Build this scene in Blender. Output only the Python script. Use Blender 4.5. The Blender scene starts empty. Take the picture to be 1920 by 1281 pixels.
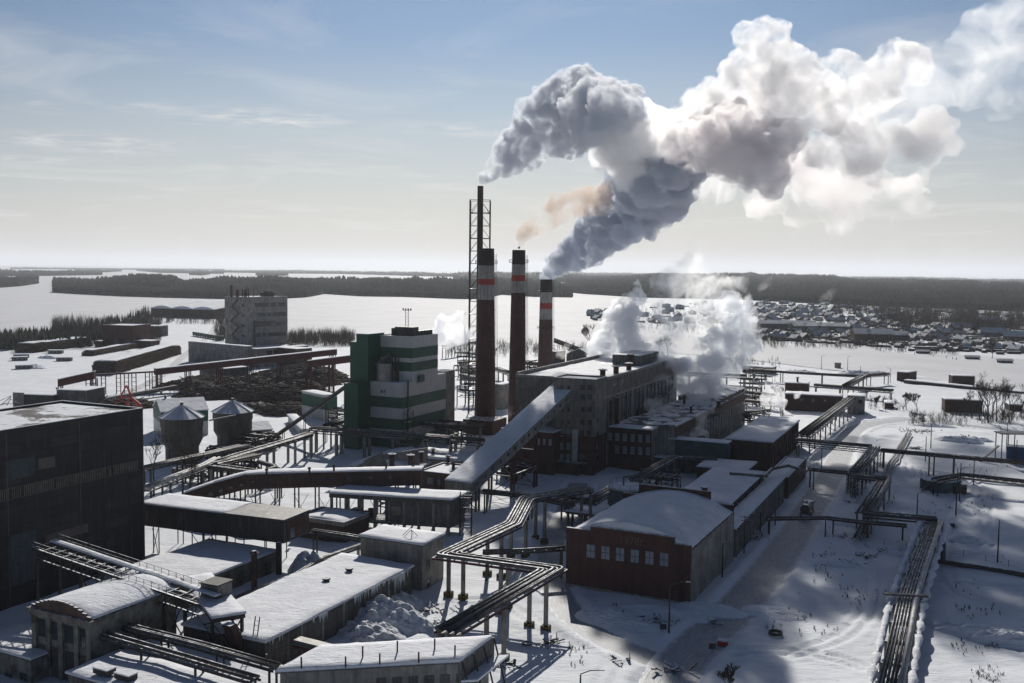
import bpy, bmesh, math, random
import numpy as np
from mathutils import Vector, Matrix
random.seed(7); RNG = np.random.default_rng(7)
S = bpy.context.scene
COL = S.collection
R = math.radians
# ---------------------------------------------------------------- camera
CAM_H, FPX, YH, SLOPE = 60.0, 1867.0, 506.0, 0.0115
_phi = math.atan(SLOPE); _th = math.atan((640.5-YH)*math.cos(_phi)/FPX)
_R = Vector((1,0,0)); _F = Vector((0,math.cos(_th),-math.sin(_th))); _U = Vector((0,math.sin(_th),math.cos(_th)))
_r = math.cos(_phi)*_R + math.sin(_phi)*_U; _u = -math.sin(_phi)*_R + math.cos(_phi)*_U
cd = bpy.data.cameras.new('camera'); cam = bpy.data.objects.new('camera', cd); COL.objects.link(cam)
cd.sensor_width = 36.0; cd.lens = 36.0*FPX/1920; cd.clip_start = 1.0; cd.clip_end = 120000
cam.matrix_world = Matrix(((_r.x,_u.x,-_F.x,0),(_r.y,_u.y,-_F.y,0),(_r.z,_u.z,-_F.z,CAM_H),(0,0,0,1)))
S.camera = cam
# ---------------------------------------------------------------- sky, sun, exposure
SUN_AZ, SUN_EL = R(0.5), R(30.5)
W = bpy.data.worlds.new("World"); S.world = W; W.use_nodes = True
nt = W.node_tree; nt.nodes.clear()
sky = nt.nodes.new('ShaderNodeTexSky'); sky.sky_type = 'NISHITA'; sky.sun_disc = False
sky.sun_elevation = SUN_EL; sky.sun_rotation = SUN_AZ
sky.altitude = 100; sky.air_density = 1.25; sky.dust_density = 0.1; sky.ozone_density = 3.0
bg = nt.nodes.new('ShaderNodeBackground'); bg.inputs['Strength'].default_value = 0.070
wo = nt.nodes.new('ShaderNodeOutputWorld')
nt.links.new(bg.outputs[0], wo.inputs[0])
# thin high cirrus in the sky
geo = nt.nodes.new('ShaderNodeTexCoord'); sx = nt.nodes.new('ShaderNodeSeparateXYZ'); nt.links.new(geo.outputs['Generated'], sx.inputs[0])
def wm(op, a, b=None, c=None):
    n = nt.nodes.new('ShaderNodeMath'); n.operation = op
    for i, v in enumerate((a, b, c)):
        if v is None: continue
        if isinstance(v, (int, float)): n.inputs[i].default_value = v
        else: nt.links.new(v, n.inputs[i])
    return n.outputs[0]
zc = wm('MAXIMUM', sx.outputs[2], 0.03)
cb = nt.nodes.new('ShaderNodeCombineXYZ')
nt.links.new(wm('DIVIDE', sx.outputs[0], wm('ADD', zc, 0.05)), cb.inputs[0]); nt.links.new(wm('MULTIPLY', wm('DIVIDE', sx.outputs[1], wm('ADD', zc, 0.05)), 1.0), cb.inputs[1])
no = nt.nodes.new('ShaderNodeTexNoise'); no.inputs['Scale'].default_value = 0.9; no.inputs['Detail'].default_value = 7; no.inputs['Roughness'].default_value = .58; no.inputs['Distortion'].default_value = .6
nt.links.new(cb.outputs[0], no.inputs['Vector'])
mr = nt.nodes.new('ShaderNodeMapRange'); mr.inputs['From Min'].default_value = .52; mr.inputs['From Max'].default_value = .80; mr.inputs['To Max'].default_value = .8
nt.links.new(no.outputs[0], mr.inputs[0])
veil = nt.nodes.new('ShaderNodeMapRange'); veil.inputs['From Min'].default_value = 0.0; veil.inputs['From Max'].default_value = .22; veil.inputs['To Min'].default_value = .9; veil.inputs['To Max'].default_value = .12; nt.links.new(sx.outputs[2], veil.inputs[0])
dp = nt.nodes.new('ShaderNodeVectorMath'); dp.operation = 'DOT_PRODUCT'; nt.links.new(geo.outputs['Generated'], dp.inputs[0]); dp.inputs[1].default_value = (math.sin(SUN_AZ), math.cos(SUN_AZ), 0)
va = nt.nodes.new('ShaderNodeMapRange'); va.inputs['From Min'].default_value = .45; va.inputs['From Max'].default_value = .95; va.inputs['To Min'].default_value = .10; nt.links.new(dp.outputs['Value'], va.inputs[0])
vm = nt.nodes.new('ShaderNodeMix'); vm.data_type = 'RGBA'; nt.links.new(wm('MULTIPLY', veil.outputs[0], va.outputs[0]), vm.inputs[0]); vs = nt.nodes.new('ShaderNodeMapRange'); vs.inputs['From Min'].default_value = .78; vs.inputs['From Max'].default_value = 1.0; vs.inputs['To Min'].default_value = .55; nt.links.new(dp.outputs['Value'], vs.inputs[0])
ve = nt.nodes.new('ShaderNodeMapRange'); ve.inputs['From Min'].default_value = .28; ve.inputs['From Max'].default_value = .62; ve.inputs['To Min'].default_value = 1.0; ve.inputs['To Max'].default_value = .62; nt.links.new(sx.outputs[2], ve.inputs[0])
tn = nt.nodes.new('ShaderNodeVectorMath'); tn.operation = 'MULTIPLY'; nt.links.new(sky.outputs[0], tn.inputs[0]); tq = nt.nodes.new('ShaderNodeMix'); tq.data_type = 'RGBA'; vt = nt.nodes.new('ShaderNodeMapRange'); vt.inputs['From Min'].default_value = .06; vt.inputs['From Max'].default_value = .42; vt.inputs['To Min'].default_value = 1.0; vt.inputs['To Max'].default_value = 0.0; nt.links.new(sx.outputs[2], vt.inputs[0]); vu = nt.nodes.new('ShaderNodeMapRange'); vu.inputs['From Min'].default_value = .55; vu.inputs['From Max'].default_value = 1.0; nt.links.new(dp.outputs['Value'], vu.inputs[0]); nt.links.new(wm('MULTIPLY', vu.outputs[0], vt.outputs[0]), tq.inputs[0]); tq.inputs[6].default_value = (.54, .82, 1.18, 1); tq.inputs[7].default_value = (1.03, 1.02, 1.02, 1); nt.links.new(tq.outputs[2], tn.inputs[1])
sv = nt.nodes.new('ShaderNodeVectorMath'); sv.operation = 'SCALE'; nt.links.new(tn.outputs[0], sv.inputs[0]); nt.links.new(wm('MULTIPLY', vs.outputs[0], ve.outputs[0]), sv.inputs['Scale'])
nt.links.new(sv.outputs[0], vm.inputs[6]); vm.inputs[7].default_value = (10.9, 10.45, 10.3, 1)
band = nt.nodes.new('ShaderNodeMapRange'); band.inputs['From Min'].default_value = .02; band.inputs['From Max'].default_value = .30; band.inputs['To Min'].default_value = 1.0; band.inputs['To Max'].default_value = 0.25
nt.links.new(sx.outputs[2], band.inputs[0])
# a few separate thin streaks of cirrus to the left
su = wm('DIVIDE', sx.outputs[0], wm('MAXIMUM', sx.outputs[1], .05)); sv2 = wm('DIVIDE', sx.outputs[2], wm('MAXIMUM', sx.outputs[1], .05))
cs = nt.nodes.new('ShaderNodeCombineXYZ'); nt.links.new(wm('MULTIPLY', su, 22.0), cs.inputs[0]); nt.links.new(wm('MULTIPLY', sv2, 170.0), cs.inputs[1])
n2 = nt.nodes.new('ShaderNodeTexNoise'); n2.inputs['Scale'].default_value = 1.0; n2.inputs['Detail'].default_value = 7; n2.inputs['Roughness'].default_value = .65; n2.inputs['Distortion'].default_value = .5; nt.links.new(cs.outputs[0], n2.inputs['Vector'])
acc = None
for u0, v0, wu, wv, tl, am in ((-.246,.147,.085,.0085,-.04,1.0),(-.052,.137,.05,.0055,-.05,.8),(-.372,.156,.024,.004,0,.7),(-.44,.123,.10,.007,-.02,.75),(-.49,.103,.06,.005,0,.6),(-.16,.056,.03,.003,0,.5),(-.47,.158,.012,.003,0,.6),(-.40,.113,.05,.004,0,.5)):
    du = wm('SUBTRACT', su, u0); dv = wm('SUBTRACT', wm('SUBTRACT', sv2, v0), wm('MULTIPLY', du, tl))
    q = wm('ADD', wm('POWER', wm('ABSOLUTE', wm('DIVIDE', du, wu)), 2.0), wm('POWER', wm('ABSOLUTE', wm('DIVIDE', dv, wv)), 2.0))
    g_ = wm('MULTIPLY', wm('EXPONENT', wm('MULTIPLY', q, -1.0)), am); acc = g_ if acc is None else wm('ADD', acc, g_)
m2 = nt.nodes.new('ShaderNodeMapRange'); m2.inputs['From Min'].default_value = .40; m2.inputs['From Max'].default_value = .68; nt.links.new(n2.outputs[0], m2.inputs[0])
streaks = wm('MINIMUM', wm('MULTIPLY', acc, m2.outputs[0]), .85)
mx = nt.nodes.new('ShaderNodeMix'); mx.data_type = 'RGBA'
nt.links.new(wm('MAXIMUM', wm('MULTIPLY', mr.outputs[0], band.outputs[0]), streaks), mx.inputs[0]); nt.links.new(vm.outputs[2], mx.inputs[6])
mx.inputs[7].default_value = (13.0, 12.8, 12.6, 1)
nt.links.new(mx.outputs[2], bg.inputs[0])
sd = bpy.data.lights.new('sun', 'SUN'); sd.energy = 5.0; sd.angle = R(0.5); sd.color = (1, .95, .87)
sun = bpy.data.objects.new('sun', sd); COL.objects.link(sun)
_sd = Vector((math.sin(SUN_AZ)*math.cos(SUN_EL), math.cos(SUN_AZ)*math.cos(SUN_EL), math.sin(SUN_EL)))
sun.rotation_euler = _sd.to_track_quat('Z', 'Y').to_euler(); sun.location = (0, 0, 400)
S.view_settings.view_transform = 'Standard'; S.view_settings.look = 'None'; S.view_settings.exposure = -0.22; S.view_settings.gamma = 1.0
cy = S.cycles
cy.use_denoising = True; cy.max_bounces = 12; cy.diffuse_bounces = 2; cy.glossy_bounces = 2; cy.transmission_bounces = 2
cy.volume_bounces = 8; cy.transparent_max_bounces = 48; cy.sample_clamp_indirect = 4.0; cy.caustics_reflective = False; cy.caustics_refractive = False
cy.use_adaptive_sampling = True; cy.adaptive_threshold = 0.02
# ---------------------------------------------------------------- photo geometry: a pixel of the 1920 x 1281 frame to a point in the place
def ray(px, py):
    px = float(px); py = float(py)
    return (px-960)/FPX*_r + (640.5-py)/FPX*_u + _F
def G(px, py, z=0.0):
    d = ray(px, py); t = (z-CAM_H)/d.z
    return Vector((t*d.x, t*d.y, z))
def AT(px, py, Y):
    d = ray(px, py); t = float(Y)/d.y
    return Vector((t*d.x, Y, CAM_H+t*d.z))
def PX(p):
    v = Vector(p)-Vector((0,0,CAM_H)); w = v.dot(_F)
    return 960+FPX*v.dot(_r)/w, 640.5-FPX*v.dot(_u)/w
def ZT(px, pyb, pyt):
    g = G(px, pyb); lo, hi = -5.0, 200.0
    for _ in range(48):
        m = (lo+hi)/2
        if PX((g.x, g.y, m))[1] > pyt: lo = m
        else: hi = m
    return lo
AZ = R(25)
E2 = Vector((math.sin(AZ), math.cos(AZ), 0)); E1 = Vector((-math.cos(AZ), math.sin(AZ), 0))     # away to the right, away to the left
def ax(deg): return Vector((math.sin(R(deg)), math.cos(R(deg)), 0))
def LEN(p, d, px):
    """distance from p along d to where the photo's column px is met"""
    a = Vector(p)-Vector((0,0,CAM_H)); k = (px-960)/FPX
    n = _r - k*_F
    return -a.dot(n)/d.dot(n)
# ---------------------------------------------------------------- scene helpers
def tag(o, label=None, cat=None, group=None, kind=None):
    if label: o['label'] = label
    if cat: o['category'] = cat
    if group: o['group'] = group
    if kind: o['kind'] = kind
    return o
def thing(name, loc, label, cat, group=None):
    o = bpy.data.objects.new(name, None); COL.objects.link(o); o.location = loc; o.empty_display_size = 1
    o['_l'] = 0; del o['_l']
    return tag(o, label, cat, group)
def link_mesh(name, me, m, parent=None, loc=None):
    o = bpy.data.objects.new(name, me); COL.objects.link(o)
    if m is not None: me.materials.append(m)
    if parent is not None: o.parent = parent
    if loc is not None: o.location = loc
    return o
def worldloc(o):
    v = Vector((0,0,0))
    while o is not None: v = v+Vector(o.location); o = o.parent
    return v
class MB:
    def __init__(s): s.v = []; s.f = []
    def add(s, vs, fs):
        n = len(s.v); s.v += [tuple(x) for x in vs]; s.f += [tuple(i+n for i in q) for q in fs]; return s
    def quad(s, a, b, c, d): return s.add([a, b, c, d], [(0,1,2,3)])
    def hexa(s, lo, hi): return s.add(list(lo)+list(hi), [(3,2,1,0),(4,5,6,7),(0,1,5,4),(1,2,6,5),(2,3,7,6),(3,0,4,7)])
    def box(s, o, a, b, c):
        """o corner, a b c edge vectors"""
        o = Vector(o); a = Vector(a); b = Vector(b); c = Vector(c)
        if a.cross(b).dot(c) < 0: a, b = b, a
        return s.hexa([o, o+a, o+a+b, o+b], [o+c, o+a+c, o+a+b+c, o+b+c])
    def cbox(s, c, sx, sy, sz, d=None):
        d = E2 if d is None else d; e = Vector((d.y, -d.x, 0))
        c = Vector(c); return s.box(c-e*sx/2-d*sy/2, e*sx, d*sy, Vector((0,0,sz)))
    def prism(s, poly, z0, z1, inset=0):
        n = len(poly); P = [Vector((p[0], p[1], 0)) for p in poly]
        ar = sum(P[i].x*P[(i+1)%n].y-P[(i+1)%n].x*P[i].y for i in range(n))
        if ar < 0: P.reverse()
        cen = sum(P, Vector((0,0,0)))/n
        T = [cen+(p-cen)*(1-inset) for p in P]
        return s.add([(p.x,p.y,z0) for p in P]+[(p.x,p.y,z1) for p in T], [tuple(range(n-1,-1,-1)), tuple(range(n,2*n))]+[(i,(i+1)%n,n+(i+1)%n,n+i) for i in range(n)])
    def tube(s, pts, r, n=8, r2=None, cap=True):
        pts = [Vector(p) for p in pts]; m = len(pts); vs = []
        for i, p in enumerate(pts):
            t = (pts[min(i+1,m-1)]-pts[max(i-1,0)])
            if t.length < 1e-6: t = Vector((0,0,1))
            t.normalize()
            if 0 < i < m-1:
                a = (pts[i]-pts[i-1]).normalized(); b = (pts[i+1]-pts[i]).normalized()
                k = 1/max(.35, math.sqrt(max(0,(1+a.dot(b))/2)))
            else: k = 1
            up = Vector((0,0,1)) if abs(t.z) < .9 else Vector((1,0,0))
            x = t.cross(up).normalized(); y = x.cross(t).normalized()
            rr = r if r2 is None else r+(r2-r)*i/(m-1)
            for j in range(n):
                an = 2*math.pi*(j+.5)/n
                vs.append(p+(x*math.cos(an)*(k if abs(t.z) < .9 else 1)+y*math.sin(an))*rr)
        fs = [(i*n+j, i*n+(j+1)%n, (i+1)*n+(j+1)%n, (i+1)*n+j) for i in range(m-1) for j in range(n)]
        if cap: fs += [tuple(range(n-1,-1,-1)), tuple(range((m-1)*n, m*n))]
        return s.add(vs, fs)
    def bar(s, a, b, w=.1, h=None):
        """square bar a to b"""
        a = Vector(a); b = Vector(b); t = (b-a); h = w if h is None else h
        up = Vector((0,0,1)) if abs(t.normalized().z) < .95 else E2
        x = t.cross(up).normalized()*w/2; y = x.cross(t).normalized()*h/2
        return s.hexa([a-x-y, a+x-y, a+x+y, a-x+y], [b-x-y, b+x-y, b+x+y, b-x+y])
    def build(s, name, m, parent=None, smooth=False, loc=None):
        me = bpy.data.meshes.new(name)
        if parent is not None: L = worldloc(parent); lo = None
        elif loc is not None: L = Vector(loc); lo = L
        else:
            a = np.array(s.v); L = Vector((float(a[:,0].mean()), float(a[:,1].mean()), float(a[:,2].min()))); lo = L
        me.from_pydata([(v[0]-L.x, v[1]-L.y, v[2]-L.z) for v in s.v], [], s.f)
        me.update()
        if smooth: me.shade_smooth()
        return link_mesh(name, me, m, parent, lo)
def np_mesh(name, V, F, m, parent=None, loc=None, smooth=False):
    """numpy mesh with all-tri or all-quad faces"""
    me = bpy.data.meshes.new(name); k = F.shape[1]
    me.vertices.add(len(V)); me.vertices.foreach_set('co', V.astype(np.float32).ravel())
    me.loops.add(F.size); me.loops.foreach_set('vertex_index', F.astype(np.int32).ravel())
    me.polygons.add(len(F)); me.polygons.foreach_set('loop_start', (np.arange(len(F))*k).astype(np.int32))
    me.update(calc_edges=True); me.validate()
    if smooth: me.shade_smooth()
    return link_mesh(name, me, m, parent, loc)
# ---------------------------------------------------------------- materials
MATS = {}
def nodes(name):
    m = bpy.data.materials.new(name); m.use_nodes = True; t = m.node_tree; t.nodes.clear(); return m, t
def N(t, ty, **kw):
    n = t.nodes.new(ty)
    for k, v in kw.items():
        if k[0] == '_': setattr(n, k[1:], v)
        else:
            k2 = k.replace('_', ' ')
            i = n.inputs[int(k[1:])] if k[0] == 'i' and k[1:].isdigit() else n.inputs[k2]
            if hasattr(v, 'is_linked') and hasattr(v, 'links'): t.links.new(v, i)
            else: i.default_value = v
    return n
def c4(c): return (c[0], c[1], c[2], 1)
def rgb_mix(t, f, a, b, mode='MIX'):
    n = t.nodes.new('ShaderNodeMix'); n.data_type = 'RGBA'; n.blend_type = mode
    for i, v in ((0, f), (6, a), (7, b)):
        if isinstance(v, (int, float)): n.inputs[i].default_value = v
        elif isinstance(v, (tuple, list)): n.inputs[i].default_value = c4(v)
        else: t.links.new(v, n.inputs[i])
    return n.outputs[2]
def ramp(t, v, lo, hi, a=0., b=1.):
    n = N(t, 'ShaderNodeMapRange', From_Min=lo, From_Max=hi, To_Min=a, To_Max=b); t.links.new(v, n.inputs[0]); n.clamp = True; return n.outputs[0]
def noise(t, vec, sc, det=5, ro=.55, dis=0.):
    n = N(t, 'ShaderNodeTexNoise', Scale=sc, Detail=det, Roughness=ro, Distortion=dis); t.links.new(vec, n.inputs['Vector']); return n.outputs[0]
def scaled(t, vec, s):
    n = N(t, 'ShaderNodeMapping'); t.links.new(vec, n.inputs[0]); n.inputs['Scale'].default_value = s; return n.outputs[0]
SNOW = (.74, .77, .82)
def mat(name, col, col2=None, sc=.35, rough=.8, metal=0., streak=0., snow=0., bump=.0, bsc=6., tex=None, spec=.3, dirt=.35):
    """weathered surface: two-colour noise, vertical streaks, optional brick or panel joints, snow lying on what faces up"""
    if name in MATS: return MATS[name]
    m, t = nodes(name); MATS[name] = m
    out = N(t, 'ShaderNodeOutputMaterial'); b = N(t, 'ShaderNodeBsdfPrincipled', Roughness=rough, Metallic=metal)
    b.inputs['Specular IOR Level'].default_value = spec
    t.links.new(b.outputs[0], out.inputs[0])
    tc = N(t, 'ShaderNodeTexCoord').outputs['Object']
    col2 = col2 or tuple(x*.6 for x in col)
    f = ramp(t, noise(t, tc, sc, 6, .62), .38, .66)
    c = rgb_mix(t, f, col, col2)
    h = None
    if tex:
        kind, w, hh, mort, mcol, var = tex
        g = N(t, 'ShaderNodeNewGeometry').outputs['Position']
        d1 = N(t, 'ShaderNodeVectorMath', _operation='DOT_PRODUCT'); t.links.new(g, d1.inputs[0]); d1.inputs[1].default_value = tuple(E1+E2)
        s = N(t, 'ShaderNodeSeparateXYZ'); t.links.new(g, s.inputs[0])
        cv = N(t, 'ShaderNodeCombineXYZ'); t.links.new(d1.outputs['Value'], cv.inputs[0]); t.links.new(s.outputs[2], cv.inputs[1])
        br = N(t, 'ShaderNodeTexBrick', Scale=1.0, Mortar_Size=mort, Brick_Width=w, Row_Height=hh, Mortar_Smooth=.2)
        br.offset = .5 if kind == 'brick' else 0.; br.squash = 1
        br.inputs['Color1'].default_value = (1,1,1,1); br.inputs['Color2'].default_value = (var,var,var,1); br.inputs['Mortar'].default_value = c4(mcol)
        t.links.new(cv.outputs[0], br.inputs['Vector'])
        c = rgb_mix(t, 1.0, c, br.outputs[0], 'MULTIPLY'); h = br.outputs[1]
    if streak:
        f2 = ramp(t, noise(t, scaled(t, tc, (1.3, 1.3, .09)), 1.0, 5, .6), .45, .72, 0, streak)
        c = rgb_mix(t, f2, c, tuple(x*dirt for x in col))
        f3 = ramp(t, noise(t, scaled(t, tc, (.8, .8, .12)), 1.7, 4, .6), .56, .75, 0, streak*.6)
        c = rgb_mix(t, f3, c, tuple(min(1, x*1.7+.03) for x in col))
    if snow:
        nz = N(t, 'ShaderNodeSeparateXYZ'); t.links.new(N(t, 'ShaderNodeNewGeometry').outputs['Normal'], nz.inputs[0])
        sn = N(t, 'ShaderNodeMath', _operation='MULTIPLY_ADD'); t.links.new(noise(t, tc, .9, 5, .7), sn.inputs[0]); sn.inputs[1].default_value = .9; t.links.new(nz.outputs[2], sn.inputs[2])
        sf = ramp(t, sn.outputs[0], 1.5-snow, 1.62-snow)
        c = rgb_mix(t, sf, c, SNOW)
    t.links.new(c, b.inputs['Base Color'])
    if bump:
        bn = N(t, 'ShaderNodeBump', Strength=bump, Distance=.15); t.links.new(noise(t, tc, bsc, 6, .65), bn.inputs['Height']); t.links.new(bn.outputs[0], b.inputs['Normal'])
    return m
def snow_mat(name, dirty=0., scale=1., col=SNOW, patch=None):
    if name in MATS: return MATS[name]
    m, t = nodes(name); MATS[name] = m
    out = N(t, 'ShaderNodeOutputMaterial'); b = N(t, 'ShaderNodeBsdfPrincipled', Roughness=.75)
    b.inputs['Specular IOR Level'].default_value = .25; t.links.new(b.outputs[0], out.inputs[0])
    tc = N(t, 'ShaderNodeNewGeometry').outputs['Position']
    c = rgb_mix(t, ramp(t, noise(t, tc, .08*scale, 7, .6), .35, .7), col, tuple(x*.86 for x in col))
    if dirty:
        f = ramp(t, noise(t, scaled(t, tc, (1,1,1)), .5*scale, 8, .7, .5), .66-.25*dirty, .80-.2*dirty, 0, .75)
        c = rgb_mix(t, f, c, (.20,.19,.185))
    if patch:
        f = ramp(t, noise(t, tc, patch[0], 8, .68, .3), patch[1], patch[1]+.05)
        c = rgb_mix(t, f, c, patch[2])
    t.links.new(c, b.inputs['Base Color'])
    h1 = noise(t, scaled(t, tc, (.35,1,1)), .9*scale, 8, .6, .4)
    bn = N(t, 'ShaderNodeBump', Strength=.55, Distance=.35); t.links.new(h1, bn.inputs['Height'])
    bn2 = N(t, 'ShaderNodeBump', Strength=.3, Distance=.9); t.links.new(noise(t, tc, .16*scale, 4, .5), bn2.inputs['Height']); t.links.new(bn.outputs[0], bn2.inputs['Normal'])
    t.links.new(bn2.outputs[0], b.inputs['Normal'])
    return m
# ---------------------------------------------------------------- terrain
M_SNOW = snow_mat('snow', dirty=.12)
M_LAKE = snow_mat('lake_snow', dirty=0, scale=.25, col=(.60,.61,.64))
M_ROOFSNOW = snow_mat('roof_snow', dirty=.32, scale=2.5, col=(.76,.78,.83))
def xy(p): return np.array([p.x, p.y])
ROADS = [([(1235,1330),(1262,1262),(1310,1205),(1372,1150),(1440,1070),(1492,1000),(1516,958),(1545,915),(1572,862),(1592,815),(1625,797),(1700,788),(1800,797),(1935,812)], 8.5),
         ([(1085,905),(1062,960),(1035,1020),(1032,1075),(1062,1140),(1120,1190),(1190,1222),(1262,1250)], 6.0),
         ([(235,738),(300,706),(335,676),(360,655),(381,640),(396,624),(404,608),(392,600)], 7.0), ([(-30,704),(50,676),(110,657),(190,657),(255,660)], 5.0)]
def smooth_line(P, n=6):
    P = [xy(p) for p in P]; out = []
    for i in range(len(P)-1):
        p0 = P[max(i-1,0)]; p1 = P[i]; p2 = P[i+1]; p3 = P[min(i+2,len(P)-1)]
        for k in range(n):
            t = k/n; out.append(.5*((2*p1)+(-p0+p2)*t+(2*p0-5*p1+4*p2-p3)*t*t+(-p0+3*p1-3*p2+p3)*t**3))
    out.append(P[-1]); return np.array(out)
ROADL = [(smooth_line([G(*p) for p in k]), w) for k, w in ROADS]
RUTS = [smooth_line([G(*p) for p in k], 5) for k in ([(1830,845),(1818,880),(1795,940),(1778,1000),(1770,1060),(1800,1110),(1880,1140)],[(1812,880),(1850,960),(1845,1030),(1790,1040)],[(1290,1245),(1400,1222),(1500,1224),(1600,1245),(1680,1285)],[(1600,860),(1680,830),(1780,835),(1850,850)],
    [(1540,1000),(1590,1020),(1640,1090),(1600,1180),(1480,1230)],[(1120,1195),(1150,1240),(1130,1290)],[(660,1210),(760,1190),(860,1130),(950,1140),(1040,1200)],[(1640,990),(1660,930),(1700,900),(1690,860)])]
def seg_dist(X, Y, L):
    d = np.full(X.shape, 1e9)
    for i in range(len(L)-1):
        a, b = L[i], L[i+1]; ab = b-a; t = np.clip(((X-a[0])*ab[0]+(Y-a[1])*ab[1])/(ab@ab), 0, 1)
        d = np.minimum(d, np.hypot(X-a[0]-t*ab[0], Y-a[1]-t*ab[1]))
    return d
def vnoise(X, Y, s, seed):
    """smooth value noise"""
    g = np.random.default_rng(seed).random((257, 257)); x = (X/s) % 256; y = (Y/s) % 256
    i = x.astype(int); j = y.astype(int); fx = x-i; fy = y-j; fx = fx*fx*(3-2*fx); fy = fy*fy*(3-2*fy)
    return (g[j,i]*(1-fx)+g[j,i+1]*fx)*(1-fy)+(g[j+1,i]*(1-fx)+g[j+1,i+1]*fx)*fy
def ground_z(X, Y):
    h = .55*vnoise(X, Y, 14, 1)+.30*vnoise(X, Y, 5, 2)+.14*vnoise(X, Y*1.0+X*.4, 2.2, 3)
    h = h-.35+.7*np.clip(vnoise(X, Y, 9, 5)-.68, 0, 1)
    rd = np.full(X.shape, 99.)
    for L, w in ROADL: rd = np.minimum(rd, seg_dist(X, Y, L)-w/2)
    for L in RUTS:
        d = seg_dist(X, Y, L)
        for off in (1.1,): a = np.abs(d-off); h = h-.30*np.exp(-(a/.5)**2)+.16*np.exp(-((a-1.0)/.5)**2)
    k = np.clip(rd/2.5, 0, 1); bank = np.exp(-((rd-1.2)/.9)**2)*.55*(.5+vnoise(X, Y, 3, 6))
    fade = np.clip((700-Y)/150, 0, 1)*np.clip((Y-85)/10, 0, 1)
    return np.where(rd < 0, -.15*fade, (h*k+bank)*fade-.15*(1-k)*fade)
xs = np.concatenate([np.array([-40000,-20000,-8000,-3000,-1200,-600,-350]), np.arange(-230, -60, 1.5), np.arange(-60, 150, .75), np.arange(150, 262, 1.4), np.array([300,400,600,1000,2000,5000,12000,25000,40000])])
ys = np.concatenate([np.array([-3000,-300,20,70]), np.arange(95, 280, .75), np.arange(280, 420, 1.5), np.arange(420, 720, 6), np.array([760,900,1200,2000,4000,9000,20000,60000])])
XX, YY = np.meshgrid(xs.astype(float), ys.astype(float)); ZZ = ground_z(XX, YY)
ZZ[(XX < -240) | (XX > 265)] = 0
V = np.stack([XX.ravel(), YY.ravel(), ZZ.ravel()], 1); nx = len(xs); ny = len(ys)
ii = (np.arange(ny-1)[:,None]*nx+np.arange(nx-1)[None,:]).ravel()
ground = np_mesh('ground', V, np.stack([ii, ii+1, ii+nx+1, ii+nx], 1), M_SNOW, smooth=True); tag(ground, kind='structure')
# roads: dirty packed snow
m, t = nodes('road_snow'); b = N(t, 'ShaderNodeBsdfPrincipled', Roughness=.6); t.links.new(b.outputs[0], N(t, 'ShaderNodeOutputMaterial').inputs[0])
uv = N(t, 'ShaderNodeUVMap').outputs[0]; gp = N(t, 'ShaderNodeNewGeometry').outputs['Position']
st = noise(t, scaled(t, uv, (14, .35, 1)), 1.0, 6, .65, .3)
c = rgb_mix(t, ramp(t, st, .35, .66), (.38,.405,.445), (.20,.215,.24)); c = rgb_mix(t, ramp(t, noise(t, gp, .35, 6, .65), .55, .72, 0, .5), c, (.13,.13,.135))
sxx = N(t, 'ShaderNodeSeparateXYZ'); t.links.new(uv, sxx.inputs[0])
ed = N(t, 'ShaderNodeMath', _operation='ABSOLUTE'); t.links.new(sxx.outputs[0], ed.inputs[0])
ee = N(t, 'ShaderNodeMath', _operation='MULTIPLY_ADD'); t.links.new(noise(t, gp, .5, 4, .6), ee.inputs[0]); ee.inputs[1].default_value = .5; t.links.new(ed.outputs[0], ee.inputs[2])
c = rgb_mix(t, ramp(t, ee.outputs[0], .95, 1.2), c, (.66,.67,.70)); t.links.new(c, b.inputs['Base Color'])
bp = N(t, 'ShaderNodeBump', Strength=.6, Distance=.2); t.links.new(st, bp.inputs['Height']); t.links.new(bp.outputs[0], b.inputs['Normal'])
M_ROAD = m
def road(L, w, name='road', z=.06):
    T = np.gradient(L, axis=0); T /= np.linalg.norm(T, axis=1)[:,None]; Nn = np.stack([T[:,1], -T[:,0]], 1); k = 5
    V = []; F = []; U = []
    s = np.concatenate([[0], np.cumsum(np.linalg.norm(np.diff(L, axis=0), axis=1))])
    for i in range(len(L)):
        for j in range(k):
            q = (j/(k-1)*2-1); p = L[i]+Nn[i]*q*w/2; V.append((p[0], p[1], z-.15*min(1, max(0, (700-p[1])/150)))); U.append((q, s[i]))
    for i in range(len(L)-1):
        for j in range(k-1): a = i*k+j; F.append((a, a+1, a+k+1, a+k))
    F = np.array(F); o = np_mesh(name, np.array(V), F, M_ROAD); tag(o, kind='structure')
    ul = o.data.uv_layers.new(name='UVMap'); li = np.zeros(len(o.data.loops), np.int32); o.data.loops.foreach_get('vertex_index', li)
    ul.data.foreach_set('uv', np.array(U)[li].astype(np.float32).ravel())
    return o
road(ROADL[0][0], ROADL[0][1]+.6); road(ROADL[1][0], ROADL[1][1]+.6, z=.055); road(ROADL[2][0], ROADL[2][1], 'yard_track'); road(ROADL[3][0], ROADL[3][1], 'yard_track')
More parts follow.
